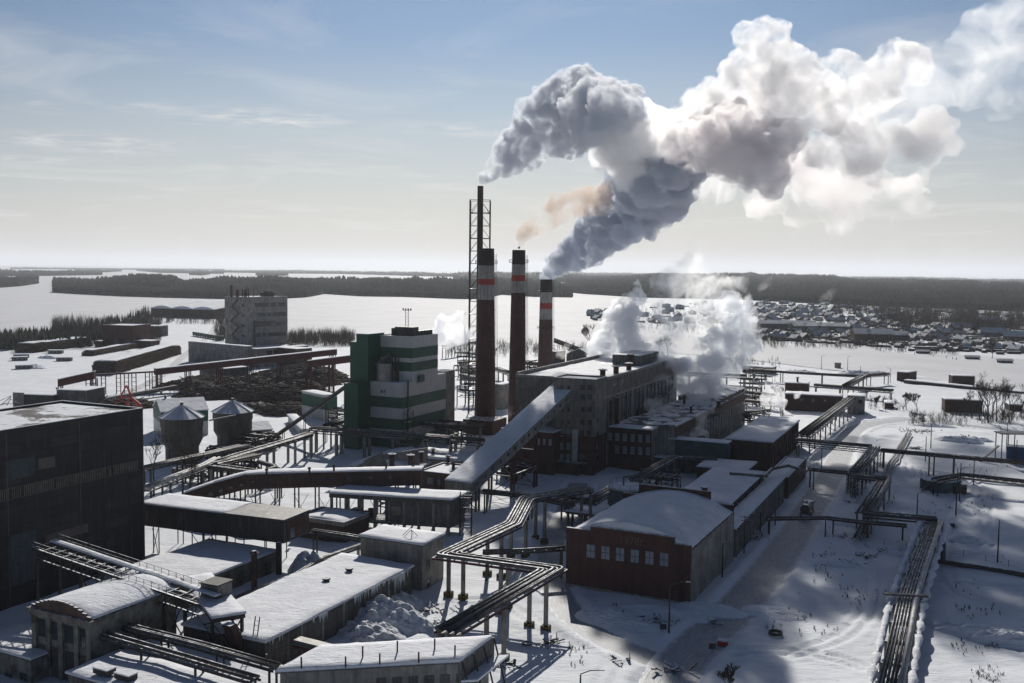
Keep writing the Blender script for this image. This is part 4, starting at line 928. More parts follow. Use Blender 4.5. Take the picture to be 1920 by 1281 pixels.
MB().cbox(c, 7, 4, 3.2).build('roof_unit', M_METAL, o.root); MB().cbox(o.P+E1*9+E2*6+UP*(o.z+.2), 4, 3, 2.6).build('roof_unit', M_METAL, o.root)
for i in range(7): a = o.P+E1*1.2+E2*(2+i*2)+UP*(o.z+.3); MB().tube([a, a+UP*1.8], .9, 10).build('roof_fan', M_STEEL, o.root)
k = MB(); a = o.P+E1*4.5+E2*4+UP*(o.z+3.5)
for s in (-.6, .6): k.bar(a+E1*s, a+E1*s+UP*5.5, .12)
for h in range(5): k.bar(a+E1*-.6+UP*h, a+E1*.6+UP*(h+1), .07)
k.bar(a+E1*-1.6+UP*5.5, a+E1*1.6+UP*5.5, .15)
for s in (-1.5, -.5, .5, 1.5): k.cbox(a+E1*s+UP*5.6, .4, .3, .6)
k.build('floodlight_mast', M_STEEL, o.root)
MB().bar(q+E1*-.4+E2*3.+UP*2, q+E1*-.4+E2*3.+UP*(ztz+1), .35).build('downpipe', M_STEEL, o.root)
k = MB()
for h in np.arange(3, 13, 3.): k.box(q+UP*h-E1*1.6+E2*.5, E1*1.5, E2*4, UP*.12); k.bar(q+UP*h-E1*1.5+E2*.5, q+UP*(h+3)-E1*1.5+E2*4.5, .15)
for f in (.5, 4.5): k.bar(q-E1*1.6+E2*f, q-E1*1.6+E2*f+UP*13, .14)
k.build('fire_stair', M_STEEL, o.root)
# thin belt conveyor rising to it
def belt(name, label, a, b, w=1.6, legs=(), m=None, h=1.3, lm=None, truss=False):
    m = m or M_STEEL; a = Vector(a); b = Vector(b); d = (b-a).normalized(); s = Vector((d.y, -d.x, 0)).normalized()*w/2
    root = thing(name, ((a.x+b.x)/2, (a.y+b.y)/2, 0), label, 'conveyor')
    MB().hexa([a-s-UP*h, a+s-UP*h, b+s-UP*h, b-s-UP*h], [a-s-UP*(h*.55), a+s-UP*(h*.55), b+s-UP*(h*.55), b-s-UP*(h*.55)]).build('frame', m, root)
    MB().hexa([a-s-UP*(h*.54), a+s-UP*(h*.54), b+s-UP*(h*.54), b-s-UP*(h*.54)], [a-s*.8, a+s*.8, b+s*.8, b-s*.8]).build('cover', M_METALR if not truss else m, root)
    for f in legs:
        c = a+(b-a)*f-UP*h
        for q in (-1, 1): MB().bar((c.x+s.x*q, c.y+s.y*q, 0), (c.x+s.x*q, c.y+s.y*q, c.z), .2).build('leg', lm or m, root)
    return root
belt('belt_conveyor', 'thin enclosed belt conveyor rising steeply to the green and white striped building', G(505,822,.8), AT(730,663,GB.P.y+2), 1.5, (.12,.3,.48,.66), h=1.6)
# ---------------------------------------------------------------- chimneys
def chimney(label, px, basey, topy, r0, r1, bands, group=None, platforms=(), ladder=True):
    b0 = G(px, basey); zt = ZT(px, basey, topy); root = thing('chimney', b0, label, 'chimney')
    # rings of masonry between photo rows
    zs = [0]+[ZT(px, basey, y) for y, _ in bands]+[zt]; ms = [m for _, m in reversed(bands)]
    def rad(z): return r0+(r1-r0)*(z/zt)
    segs = sorted([ZT(px, basey, y) for y, _ in bands])+[zt]; z = 0
    mats = [m for _, m in sorted([(ZT(px, basey, y), m) for y, m in bands], key=lambda q: q[0])]
    names = {M_STACK: 'shaft', M_SWHITE: 'white_band', M_SRED: 'red_band', M_SBLACK: 'sooty_top'}
    cur = M_STACK
    for i, zz in enumerate(segs):
        nseg = max(1, int((zz-z)/8)); pts = [(b0.x, b0.y, z+(zz-z)*j/nseg) for j in range(nseg+1)]
        k = MB(); n = 28; vs = []
        for p in pts: vs += [(p[0]+rad(p[2])*math.cos(2*math.pi*j/n), p[1]+rad(p[2])*math.sin(2*math.pi*j/n), p[2]) for j in range(n)]
        fs = [(a*n+j, a*n+(j+1) % n, (a+1)*n+(j+1) % n, (a+1)*n+j) for a in range(nseg) for j in range(n)]
        if i == 0: fs.append(tuple(range(n-1,-1,-1)))
        if i == len(segs)-1:
            k2 = len(vs); vs += [(b0.x+rad(zz)*.72*math.cos(2*math.pi*j/n), b0.y+rad(zz)*.72*math.sin(2*math.pi*j/n), zz) for j in range(n)]+[(b0.x+rad(zz)*.72*math.cos(2*math.pi*j/n), b0.y+rad(zz)*.72*math.sin(2*math.pi*j/n), zz-3) for j in range(n)]
            fs += [(k2-n+j, k2-n+(j+1) % n, k2+(j+1) % n, k2+j) for j in range(n)]+[(k2+j, k2+(j+1) % n, k2+n+(j+1) % n, k2+n+j) for j in range(n)]+[tuple(k2+n+j for j in range(n))]
        k.add(vs, fs); k.build(names[cur], cur, root, smooth=True)
        z = zz
        if i < len(mats): cur = mats[i]
    for y in platforms:
        zz = ZT(px, basey, y); k = MB(); n = 20; R1 = rad(zz); R2 = R1+1.1
        for h, th in ((0, .15),):
            vs = []; 
            for rr, zq in ((R1, zz), (R2, zz), (R2, zz+th), (R1, zz+th)): vs += [(b0.x+rr*math.cos(2*math.pi*j/n), b0.y+rr*math.sin(2*math.pi*j/n), zq) for j in range(n)]
            k.add(vs, [(a*n+j, a*n+(j+1) % n, ((a+1) % 4)*n+(j+1) % n, ((a+1) % 4)*n+j) for a in range(4) for j in range(n)])
        for j in range(n):
            a = 2*math.pi*j/n; c = Vector((b0.x+R2*math.cos(a), b0.y+R2*math.sin(a), zz)); k.bar(c, c+UP*1.3, .08)
            a2 = 2*math.pi*(j+1)/n; c2 = Vector((b0.x+R2*math.cos(a2), b0.y+R2*math.sin(a2), zz)); k.bar(c+UP*1.3, c2+UP*1.3, .07); k.bar(c+UP*.7, c2+UP*.7, .05)
        k.build('platform', M_STEEL, root)
    if ladder:
        k = MB(); a0 = Vector((b0.x+r0+.3, b0.y-.5, 4)); a1 = Vector((b0.x+r1+.3, b0.y-.5, zt-2)); k.bar(a0, a1, .1); k.bar(a0+Vector((.55,0,0)), a1+Vector((.55,0,0)), .1)
        for i in range(60): f = i/60; p = a0+(a1-a0)*f; k.bar(p, p+Vector((.55,0,0)), .06)
        for i in range(12): p = a0+(a1-a0)*i/12; k.bar(p-Vector((.8,0,0)), p, .1)
        k.build('ladder', M_STEEL, root)
    for i in range(8): pass
    return root, zt
r_ = FPX
C1, z1c = chimney('front brick chimney with two dirty white bands and a red ring, overlapping the lattice stack', 909, 806, 466, 20.5/FPX*374, 14.3/FPX*374, [(562,M_SWHITE),(534,M_SRED),(523,M_SWHITE),(498,M_SBLACK)], platforms=(495,))
C2, z2c = chimney('middle brick chimney with white bands leaking a little brown smoke', 969, 790, 469, 17./FPX*395, 12.2/FPX*395, [(549,M_SWHITE),(527,M_SRED),(516,M_SWHITE),(496,M_SBLACK)], platforms=(493,))
C3, z3c = chimney('shortest brick chimney with bright red ring, farthest right of the three', 1022, 707, 524, 14./FPX*575, 10.8/FPX*575, [(599,M_SWHITE),(579,M_SRED),(568,M_SWHITE),(548,M_SBLACK)], platforms=(545,617))
MB().cbox(G(909,812)+UP*0, 12, 12, 5.5).build('base_house', M_BRICK, C1)
# tall lattice-braced stack
b0 = G(897, 775); zt = ZT(897, 775, 349); kk = b0.y/FPX
root = thing('lattice_stack', b0, 'tallest slender steel stack held inside a square lattice tower', 'chimney')
MB().tube([(b0.x,b0.y,0), (b0.x,b0.y,zt*.5), (b0.x,b0.y,zt)], 5.6*kk, 20).build('flue', mat('flue_steel', (.10,.06,.05), (.06,.042,.04), .2, streak=.6), root, smooth=True)
hz_ = ZT(897, 775, 376); hw = 18.5*kk; k = MB(); nb = 17
for sx in (-1, 1):
    for sy in (-1, 1): MB().bar((b0.x+sx*hw, b0.y+sy*hw, 0), (b0.x+sx*hw, b0.y+sy*hw, hz_), .34).build('leg', M_STEEL, root)
for i in range(nb):
    h0 = hz_*i/nb; h1 = hz_*(i+1)/nb
    for (a, b_, c, e) in ((-1,-1,1,-1),(1,-1,1,1),(1,1,-1,1),(-1,1,-1,-1)):
        p = Vector((b0.x+a*hw, b0.y+b_*hw, 0)); q = Vector((b0.x+c*hw, b0.y+e*hw, 0)); mm = (p+q)/2
        k.bar(p+UP*h0, mm+UP*h1, .15); k.bar(q+UP*h0, mm+UP*h1, .15); k.bar(p+UP*h1, q+UP*h1, .17)
k.build('bracing', M_STEEL, root)
for i in range(2, nb+1, 2):
    h = hz_*i/nb; k = MB(); 
    for (a, b_, sx, sy) in ((-1,-1,2*hw,1.2),(-1,.6,2*hw,1.2)): k.box((b0.x-hw, b0.y+(-hw if b_ < 0 else hw-1.2), h), Vector((2*hw,0,0)), Vector((0,1.2,0)), UP*.12)
    k.box((b0.x-hw, b0.y-hw+1.2, h), Vector((1.2,0,0)), Vector((0,2*hw-2.4,0)), UP*.12); k.box((b0.x+hw-1.2, b0.y-hw+1.2, h), Vector((1.2,0,0)), Vector((0,2*hw-2.4,0)), UP*.12)
    if i == nb-1 or i >= nb-1:
        for f in np.linspace(-1, 1, 9): k.bar((b0.x+f*hw, b0.y-hw, h), (b0.x+f*hw, b0.y-hw, h+1.2), .08)
    k.build('platform', M_STEEL, root)
# ---------------------------------------------------------------- two concrete silos
def silo(label, px, basey, topy, rpx, coney):
    b0 = G(px, basey); zt = ZT(px, basey, topy); r = rpx*b0.y/FPX; zc_ = ZT(px, basey, coney)
    root = thing('concrete_silo', b0, label, 'silo')
    prof = [(0, .80), (zt*.34, .80), (zt*.50, .98), (zt*.78, .98), (zt*.785, 1.02), (zt, 1.02)]; n = 10; k = MB(); vs = []
    for z, f in prof: vs += [(b0.x+r*f*math.cos(2*math.pi*(j+.5)/n), b0.y+r*f*math.sin(2*math.pi*(j+.5)/n), z) for j in range(n)]
    k.add(vs, [(a*n+j, a*n+(j+1) % n, (a+1)*n+(j+1) % n, (a+1)*n+j) for a in range(len(prof)-1) for j in range(n)]+[tuple((len(prof)-1)*n+j for j in range(n))])
    k.build('shell', mat('silo_concrete', (.085,.078,.07), (.04,.037,.034), .25, streak=.8), root)
    k = MB(); vs = [(b0.x+r*1.1*math.cos(2*math.pi*(j+.5)/n), b0.y+r*1.1*math.sin(2*math.pi*(j+.5)/n), zt+.02) for j in range(n)]+[(b0.x, b0.y, zc_)]
    k.add(vs, [(j, (j+1) % n, n) for j in range(n)]+[tuple(range(n-1,-1,-1))]); k.build('cone_roof', snow_mat('cone_snow', dirty=.2, scale=3, col=(.62,.65,.72)), root)
    k = MB()
    for j in range(n): k.bar((b0.x+r*1.12*math.cos(2*math.pi*(j+.5)/n), b0.y+r*1.12*math.sin(2*math.pi*(j+.5)/n), zt+.1), (b0.x, b0.y, zc_+.1), .16)
    k.build('ridge_batten', M_ROOFSNOW, root)
    MB().tube([(b0.x,b0.y,zc_-.3), (b0.x,b0.y,zc_+.6)], .5, 8).build('finial', M_STEEL, root)
    return root
silo('octagonal concrete silo with snowy cone roof, nearer the green gable hall', 342, 866, 782, 38, 758)
silo('octagonal concrete silo with snowy cone roof, in front of the log yard', 437, 842, 771, 36, 750)
MB().box(G(392,790,14.5), G(400,782,14.5)-G(392,790,14.5)+Vector((6,2,0)), Vector((0,1.2,0)), UP*.4).build('catwalk', M_METALR)
tag(bpy.data.objects['catwalk'], 'short snowy catwalk between the two concrete silos', 'catwalk')
# green gable hall
z = 9.; A_ = G(300, 768, z)
def gable(name, label, cat, A, ridgeoff, xB, xC, z, m, gm=None, az=25, rise=3., over=.5, snowm=None, along='B', **k):
    o = bld(name, label, cat, A, 0, xB, xC, m, ztop=z, snow=0, az=az, **k)
    P = o.P+UP*z; a, b = o.a, o.b
    if along == 'C': ra, rb = a, b
    else: ra, rb = b, a
    # ridge runs along rb, gable across ra
    M = ra*.5
    g = MB(); g.add([P, P+ra, P+M+UP*rise, P+rb, P+ra+rb, P+M+rb+UP*rise], [(0,1,2),(3,5,4),(0,2,5,3),(1,4,5,2)]); g.build('gable', gm or m, o.root)
    nrm = ra.normalized(); rl = rb.normalized()
    for s, q in ((0, P), (1, P+ra)):
        ed = (P+M+UP*rise)-q; dn = -ed.normalized()*over; th = UP*.35
        v = [q+dn-rl*over*.5, q+dn+rb+rl*over*.5, P+M+UP*rise+rb+rl*over*.5, P+M+UP*rise-rl*over*.5]
        MB().hexa([x+UP*.04 for x in v], [x+th for x in v]).build('roof_snow', snowm or M_ROOFSNOW, o.root)
    return o
o = gable('gable_hall', 'green and white gabled hall with snowy roof behind the concrete silos', 'building', (302,773), 0, 262, 390, 9.2, M_WHITEP, M_GREENP, rise=3.2, along='C', az=62, lenB=18)
for side in ('L', 'R'):
    fbox(o, side, -.05, (o.lB if side == 'L' else o.lC)+.05, 5.2, 9.1, 0, .07).build('green_band', M_GREENP, o.root)
for i in range(4): window(o, 'L', 2+i*3, 3.2+i*3, 6, 7.4, M_WHITE, M_GLASSP)
for px, py in ((302,740),(310,749),(358,736),(370,745)): vent_px(o.root, px, py, 12.3, h=.9, r=.4)
o = gable('tin_store', 'tan sheet-metal store with curved snowy roof right of the far silo', 'shed', (470,808), 0, 395, 510, 5.0, mat('tan_sheet', (.20,.18,.15), (.15,.135,.115), .2, streak=.4, tex=('panel', 1., 40, .04, (.7,.7,.7), .93)), rise=1.8, along='C', az=60, lenB=12)
o = bld('gate_kiosk', 'small pale kiosk with green doors and flat snowy roof below the belt conveyor', 'kiosk', (566,807), 822, 540, 582, M_WHITEP, snow=.35, roofm=M_WHITE, over=.5, az=70)
for i in range(3): fbox(o, 'L', .6+i*1.8, 1.6+i*1.8, .1, 2.4, 0, .06).build('door', M_GREENP, o.root)
o = bld('transfer_house', 'green and white transfer building beside the log heaps', 'building', (606,742), 790, 566, 632, M_WHITEP, snow=.3, az=50)
for s in ('L','R'): fbox(o, s, -.04, (o.lB if s == 'L' else o.lC)+.04, o.z*.45, o.z-.8, 0, .06).build('green_band', M_GREENP, o.root)
fbox(o, 'R', 1, 2.4, .1, 4, 0, .08).build('sign_panel', M_WHITE, o.root)
# brick box and pipe clutter at the foot of chimney 1
# ---------------------------------------------------------------- concrete tower block on the left
o = bld('concrete_tower_block', 'eight-storey stained concrete block with zigzag outside stairs and rooftop stubs', 'tower building', (461,558), 650, 421, 539, mat('block_panel', (.34,.325,.30), (.19,.18,.165), .25, streak=.9, tex=('panel', 6.0, 1.5, .05, (.45,.43,.42), .8), bump=.2), snow=.15, par=.3, az=37)
CT = o
for y in (572.5, 591, 609.5, 629, 647): 
    P, d, n, L = face(o, 'R'); z1 = onface(P, d, 480, y-4)[1]; z0 = onface(P, d, 480, y+3.5)[1]
    s0 = onface(P, d, 478, y)[0]; s1 = onface(P, d, 536, y)[0]
    if z0 > 0: 
        w = fbox(o, 'R', s0, min(s1, L-.3), z0, z1, .0, .1).build('window_band', M_FRAMED, o.root)
        for i in range(12):
            a = s0+(min(s1, L-.3)-s0)*i/12; fbox(o, 'R', a+.15, a+(min(s1, L-.3)-s0)/12-.15, z0+.3, z1-.3, .1, .13).build('pane', M_GLASSP if random.random() < .12 else M_GLASS, w)
P, d, n, L = face(o, 'R'); s0 = onface(P, d, 475, 620)[0]; s1 = onface(P, d, 478, 620)[0]; fbox(o, 'R', s0, s1, 0, onface(P, d, 476, 602)[1], .1, 1.0).build('duct', M_STEEL, o.root)
s2 = onface(P, d, 514, 605)[0]; zz = onface(P, d, 490, 603)[1]; fbox(o, 'R', s1, s2, zz-1.2, zz, .15, 1.0).build('duct', M_STEEL, o.root)
P, d, n, L = face(o, 'L'); k = MB(); zg = [(449,560),(436,575),(449,588),(434,602),(449,614),(436,628),(449,641)]
pp = []
for x, y in zg:
    s, z = onface(P, d, x, y); pp.append(P+d*s+n*.7+UP*z)
for a, b_ in zip(pp[:-1], pp[1:]): k.bar(a, b_, .55, .35); k.bar(a+UP*1, b_+UP*1, .12); k.cbox(b_-UP*.2, 1.6, 1.6, .2)
k.build('outside_stair', M_STEEL, o.root)
wpx(o, 'L', [(453,y-2,458.5,y+2) for y in (573.5,592,610.5,629.5,648)], M_FRAMED, M_GLASS)
k = 0
for px, h, r in ((429,9,1.0),(440,5.5,1.),(442,6,.6),(450,6,.5),(454.5,5.5,.8),(457,6.5,.4),(461,6.5,.5),(471,7,.25)):
    c = G(px, 557, o.z+.2)+E2*3; MB().tube([c, c+UP*h], r, 8).build('flue', M_RUST, o.root)
c = G(495, 556, o.z+.2)+E2*4; MB().cbox(c, 9, 6, 3.).build('roof_hut', M_METAL, o.root); MB().cbox(c+UP*3+E2*1, 5, 4, 1.2).build('roof_hut', M_METAL, o.root)
o = bld('block_podium', 'wide two-storey concrete podium at the foot of the stained tower block', 'building', (462,650), 690, 353, 560, MATS['block_panel'], snow=.35, az=37, lenC=4.2)
o = bld('block_annex', 'flat annex with glazed strip at the right foot of the stained tower block', 'building', (480,655), 690, 462, 578, MATS['block_panel'], snow=.35, az=37, lenB=5)
wgrid(o, 'R', 500, 570, 658, 652, 6, 8, .8, M_FRAMED, M_GLASS)
o = bld('low_block', 'low brown block behind the red gallery, right of the tower block', 'building', (555,655), 690, 520, 585, M_BRICKD, snow=.3, az=37)
o = bld('yard_office', 'small grey yard office under the red gallery', 'building', (420,692), 716, 374, 466, M_CONCD, snow=.3, az=37)
wgrid(o, 'L', 380, 418, 699, 701, 3, 8, .5, M_FRAMED, M_GLASSP)
# far left: brick boiler house, wavy hangar, sheds
o = bld('brick_boiler_house', 'tall red brick boiler house with snow-edged flat roof among the log stacks', 'building', (248,612), 652, 192, 283, M_BRICK, snow=.2, par=.5, az=12)
fbox(o, 'L', 2, 6, .1, 6, 0, .08).build('door', M_FRAMED, o.root); fbox(o, 'L', 12, 15, .1, 6, 0, .08).build('door', M_FRAMED, o.root)
o = bld('brick_garage', 'low brick garage with snow roof right of the tall red brick boiler house', 'garage', (282,640), 653, 250, 299, M_BRICKD, snow=.4, az=12)
o = bld('grey_store', 'grey store with two snow roofs behind the tall red brick boiler house', 'building', (296,612), 632, 268, 315, M_CONCD, snow=.4, az=12)
o = bld('brick_lean_to', 'tiny brick lean-to left of the tall red brick boiler house', 'shed', (192,640), 651, 178, 197, M_BRICKD, snow=.4, az=12, lenC=6)
# wavy-roofed hangar
o = bld('wavy_hangar', 'wide hangar with a wavy three-humped white roof on the headland', 'hangar', (400,581), 598, 283, 407, M_BRICKD, snow=0, az=20, lenC=69)
WV = o
for i in range(3): snow_slab(o.P+o.a*(i/3), o.a/3, o.dC*70+UP*6, o.z-.2, .3, 'roof', o.root, over=.02, arch=3.0, res=2)
k = MB()
for i in range(3):
    nn_ = 10
    for j in range(nn_): f = (j+.5)/nn_; h = 2.8*(1-(2*f-1)**2); k.box(o.P+o.a*(i/3+j/nn_/3)+UP*o.z, o.a/3/nn_, o.dC*.3, UP*max(h-.3,.05))
k.build('curved_gable', M_BRICKD, o.root)
# dark building far left with red gallery head
o = bld('crane_house', 'dark ribbed crane house with pale end wall at the left edge, below the log stack', 'building', (100,742), 770, 25, 106, M_METAL, snow=.3, az=10, lenC=16)
MB().box(o.P+o.a-o.dC*.4, -o.dB*5.0, o.dC*.35, UP*(o.z+.8)).build('end_wall', mat('pale_wall', (.22,.21,.19), (.15,.14,.13), .3), o.root)
o = bld('crane_house', 'plain dark block right of the ribbed crane house, under a red gallery', 'building', (160,733), 770, 106, 166, M_CONCD, snow=.25, az=10, lenC=14)
# small rafts/huts on the snow field
for px, py, lb in ((37,676,'low hut on the snowfield, leftmost'),(40,671,'grey tarpaulined hut behind the leftmost low hut'),(45,692,'lone low hut nearest the crane house'),(105,663,'low hut on the snowfield straight left of the brick boiler house'),(121,677,'low hut beside the rounded end of the log stack'),(182,664,'low hut half hidden behind the log stack')):
    c = G(px, py); r = thing('yard_hut', c, lb, 'hut', 'low huts scattered on the yard snowfield'); d = ax(75+random.uniform(-12,12)); e = Vector((d.y,-d.x,0))
    MB().cbox(c, 4, 9, 2.2, d=d).build('wall', M_CONC if px != 40 else M_METAL, r); MB().cbox(c+UP*2.2, 4.6, 9.6, .35, d=d).build('roof', M_ROOFSNOW, r)
    for s in (-2.5, 0, 2.5): MB().cbox(c+d*s-e*(2.03)*(1 if e.y > 0 else -1)+UP*.8, .08, 1.2, .8, d=d).build('window', M_GLASS, r)
o = bld('riverside_hall', 'plain grey shed at the far right foot of the chimneys', 'shed', (1040,660), 690, 1012, 1060, M_METAL, snow=.3, az=40)
gable('riverside_store', 'gabled grey store beyond the boiler house, by the ice', 'store', (1110,668), 0, 1062, 1120, 7., M_CONCD, rise=4, along='C', az=40, lenC=25)
belt('belt_conveyor', 'short dark conveyor boom sloping down beyond the shortest chimney', G(1040,634,17), G(1115,662,7), 3, (.1,.5,.8), h=3)
o = bld('low_plant_room', 'low flat-roofed plant room between the two nearer chimneys', 'building', (942,722), 770, 927, 952, M_CONC, snow=.3, lenC=12)
o = bld('low_plant_room', 'low flat-roofed plant room just right of the striped green building', 'building', (886,690), 712, 862, 893, M_CONCD, snow=.3, lenC=12)
# ---------------------------------------------------------------- pipe racks
def polyline_at(P, s):
    for a, b in zip(P[:-1], P[1:]):
        l = (b-a).length
        if s <= l: return a+(b-a)*(s/l), (b-a)/l
        s -= l
    return P[-1], (P[-1]-P[-2]).normalized()
def offset(P, o):
    out = []
    for i, p in enumerate(P):
        t0 = (P[i]-P[i-1]) if i else (P[1]-P[0]); t1 = (P[i+1]-P[i]) if i < len(P)-1 else t0
        t0 = Vector((t0.x,t0.y,0)).normalized(); t1 = Vector((t1.x,t1.y,0)).normalized()
        n0 = Vector((t0.y,-t0.x,0)); n1 = Vector((t1.y,-t1.x,0)); m = (n0+n1)
        if m.length < .2: m = n1
        m.normalize(); k = 1/max(.45, m.dot(n1)); out.append(p+m*o*k)
    return out
def rack(label, pts, pipes=((-1.4,.35),(-.5,.3),(.3,.25),(1.1,.4)), w=3.6, step=12., legm=None, gm=None, truss=0., legw=.45, foot=False, pm=None, name='pipe_rack', skip=(), legs=True, lat=False, dup2=0., ground=0.):
    P = [G(*p) for p in pts]; mid = sum(P, Vector())/len(P); legm = legm or M_CONC; gm = gm or M_RUST
    root = thing(name, (mid.x, mid.y, 0), label, 'pipe rack' if name == 'pipe_rack' else 'pipeline')
    for j, (o, r) in enumerate(pipes):
        Q = offset(P, o); q = []
        for i, p in enumerate(Q): q.append(p+UP*(r+.06))
        # rounded corners
        qq = [q[0]]
        for i in range(1, len(q)-1):
            a, b, c = q[i-1], q[i], q[i+1]; ra = min(1.2, (a-b).length*.3, (c-b).length*.3); pa = b+(a-b).normalized()*ra; pc = b+(c-b).normalized()*ra
            for f in (0, .33, .67, 1): qq.append(pa*(1-f)**2+b*2*f*(1-f)+pc*f*f)
        qq.append(q[-1]); mm = M_LAG if name == 'pipe_rack' and j == 0 and w == 4.4 else (pm or (M_PIPE if j % 3 != 1 else M_PIPED))
        MB().tube(qq, r, 8).build('pipe', mm, root, smooth=True)
    if dup2:
        for o, r in pipes[::2]: MB().tube([p+UP*(dup2+r) for p in offset(P, o*.8)], r*.8, 8).build('pipe', M_PIPED, root, smooth=True)
    for s in (-1, 1):
        Q = offset(P, s*w/2); k = MB()
        for a, b in zip(Q[:-1], Q[1:]):
            k.bar(a-UP*.2, b-UP*.2, .2, .4)
            if truss:
                k.bar(a-UP*(truss+.2), b-UP*(truss+.2), .16, .25); n = max(1, int((b-a).length/truss/1.2))
                for i in range(n):
                    x = a+(b-a)*i/n; y = a+(b-a)*(i+1)/n; 
                    if i % 2: x, y = y, x
                    k.bar(x-UP*.3, y-UP*(truss+.2), .1)
        k.build('girder', gm, root)
    k = MB(); tot = sum((b-a).length for a, b in zip(P[:-1], P[1:])); s = .6
    while s < tot:
        p, t = polyline_at(P, s); n = Vector((t.y,-t.x,0)).normalized()*w/2*1.12; k.bar(p-n-UP*.08, p+n-UP*.08, .14, .14); s += 9. if w == 4.4 else 2.4
    k.build('cross_ties', gm, root)
    if legs:
        n = max(1, round(tot/step)); 
        for i in range(n+1):
            s = tot*i/n if n else 0
            s = min(max(s, .8), tot-.8); p, t = polyline_at(P, s); nn = Vector((t.y,-t.x,0)).normalized()*w*.42; zt = p.z-.4-(truss or 0)
            if i in skip or zt < 1.2: continue
            for q in (-1, 1):
                c = p+nn*q
                if lat:
                    kk = MB()
                    for e in (-.5, .5):
                        for e2 in (-.5, .5): kk.bar((c.x+e, c.y+e2, 0), (c.x+e*.8, c.y+e2*.8, zt), .14)
                    for h in np.arange(0, zt-1, 1.1):
                        kk.bar((c.x-.5,c.y-.5,h),(c.x+.5,c.y-.5,h+1.1),.08); kk.bar((c.x+.5,c.y-.5,h),(c.x-.5,c.y-.5,h+1.1),.08); kk.bar((c.x-.5,c.y+.5,h),(c.x-.5,c.y-.5,h+1.1),.08); kk.bar((c.x+.5,c.y-.5,h),(c.x+.5,c.y+.5,h+1.1),.08)
                    kk.build('leg', M_STEEL, root)
                else: MB().bar((c.x, c.y, -.1), (c.x, c.y, zt), legw).build('leg', legm, root)
                if foot: MB().cbox((c.x, c.y, 0), 1.4, 1.4, 1.0).build('footing', M_YEL, root)
            MB().bar((p-nn*1.15)-UP*(.2+(p.z-.4-zt)), (p+nn*1.15)-UP*(.2+(p.z-.4-zt)), .35, .38).build('cap_beam', legm, root)
    return root
M_LAG = mat('pale_lagging', (.46,.44,.43), (.28,.26,.25), .4, rough=.6, snow=.1)
rack('big zigzag rack of lagged pipes on tall concrete legs, nearest the camera', [(1104,918,9.8),(987,938,9.8),(962,985,8.6),(838,1043,8.6),(1036,1070,8.6),(835,1188,8.6)], pipes=((-1.5,.28),(-.9,.2),(-.3,.32),(.35,.18),(.85,.26),(1.45,.34)), w=3.7, step=14, foot=True, legw=.6, gm=M_REDST)
k = MB()
for i, (o, r) in enumerate(((0,.36),(1.,.3),(1.9,.25))):
    a = G(828, 1192, 8.9)+Vector((o*1.1, -o*.2, 0)); k.tube([a+E2*1.2, a, a-UP*.9-E2*.3, (a.x-.1, a.y-.3, 2.0)], r, 8)
tag(k.build('down_pipes', M_PIPE, smooth=True), 'three lagged pipes dropping from the near end of the zigzag rack', 'pipe'); bpy.data.objects['down_pipes'].name = 'drop_pipe'
rack('wide rack of pipes on concrete legs coming from the river side', [(1594,750,6.2),(1505,818,6.2)], w=5.2, step=11, pipes=((-2,.3),(-1.2,.35),(-.3,.3),(.5,.4),(1.5,.3)), dup2=.9)
rack('dark truss rack bridging over the upper road', [(1492,826,6.2),(1634,839,6.2)], w=3.4, step=23, truss=1.3, gm=M_TEAL)
rack('short sloping pipe rack on bushy lattice legs right of the road', [(1640,840,6),(1602,888,6)], w=3.6, step=9, lat=True)
rack('short pipe rack crosspiece on lattice legs beside the road', [(1597,893,5.6),(1660,900,5.6)], w=3, step=13, lat=True)
rack('long rack of bundled pipes slanting down between two crosspieces', [(1657,900,5.2),(1620,962,5.2)], w=3.8, step=12, pipes=((-1.4,.55),(-.2,.3),(.5,.25),(1.3,.3)))
rack('flat pipe crosspiece with a stout lattice leg above the fenced yard', [(1617,965,5.2),(1757,977,5.2)], w=3.4, step=13, lat=True, pm=M_PIPED)
rack('snow-laden double pipeline running down to the bottom right edge on low sleepers', [(1751,980,5.0),(1722,1060,3.4),(1700,1130,2.4),(1668,1290,1.6)], w=4.4, step=9, pipes=((-1.5,.5),(-.6,.2),(-.1,.2),(.4,.22),(.9,.16),(1.4,.2)), legw=.5)
k = MB(); a = G(1690,1125,2.4); nrm = Vector((1,.0,0)); k.box(a-Vector((3.2,.3,-.9)), (7.4,-1.2,0), (.1,.9,0), (0,0,.35)); tag(k.build('pipe_yoke', M_METALR), 'flat steel yoke beam clamped across the snow-laden pipeline, bottom right', 'beam')
for s in (-1, 1):
    P = offset([G(1751,980,5.0),G(1722,1060,3.4),G(1700,1130,2.4),G(1668,1290,1.6)], s*2.7); V = []; F = []; n = 60
    tot = sum((b-a).length for a, b in zip(P[:-1], P[1:]))
    for i in range(n):
        p, t = polyline_at(P, tot*i/(n-1)*.999); m_ = Vector((t.y,-t.x,0)).normalized(); wv = .55+.25*math.sin(i*1.7)+random.uniform(-.2,.2)
        h = random.uniform(.25, .6)
        if random.random() < .12: h = .02
        V += [p-m_*wv+UP*-.15, p-m_*wv*.7+UP*h, p+m_*wv*.7+UP*h, p+m_*wv+UP*-.15]
    for i in range(n-1):
        for j in range(3): F.append((4*i+j, 4*i+j+1, 4*i+5+j, 4*i+4+j))
    k = MB(); k.add(V, F); tag(k.build('snow_ridge', M_ROOFSNOW, smooth=True), kind='stuff')
rack('twin pipes on single posts running level to the right edge', [(1652,845,5.6),(1935,870,5.6)], w=1.6, step=24, pipes=((-.5,.35),(.5,.3)), legw=.5, legm=M_STEEL)
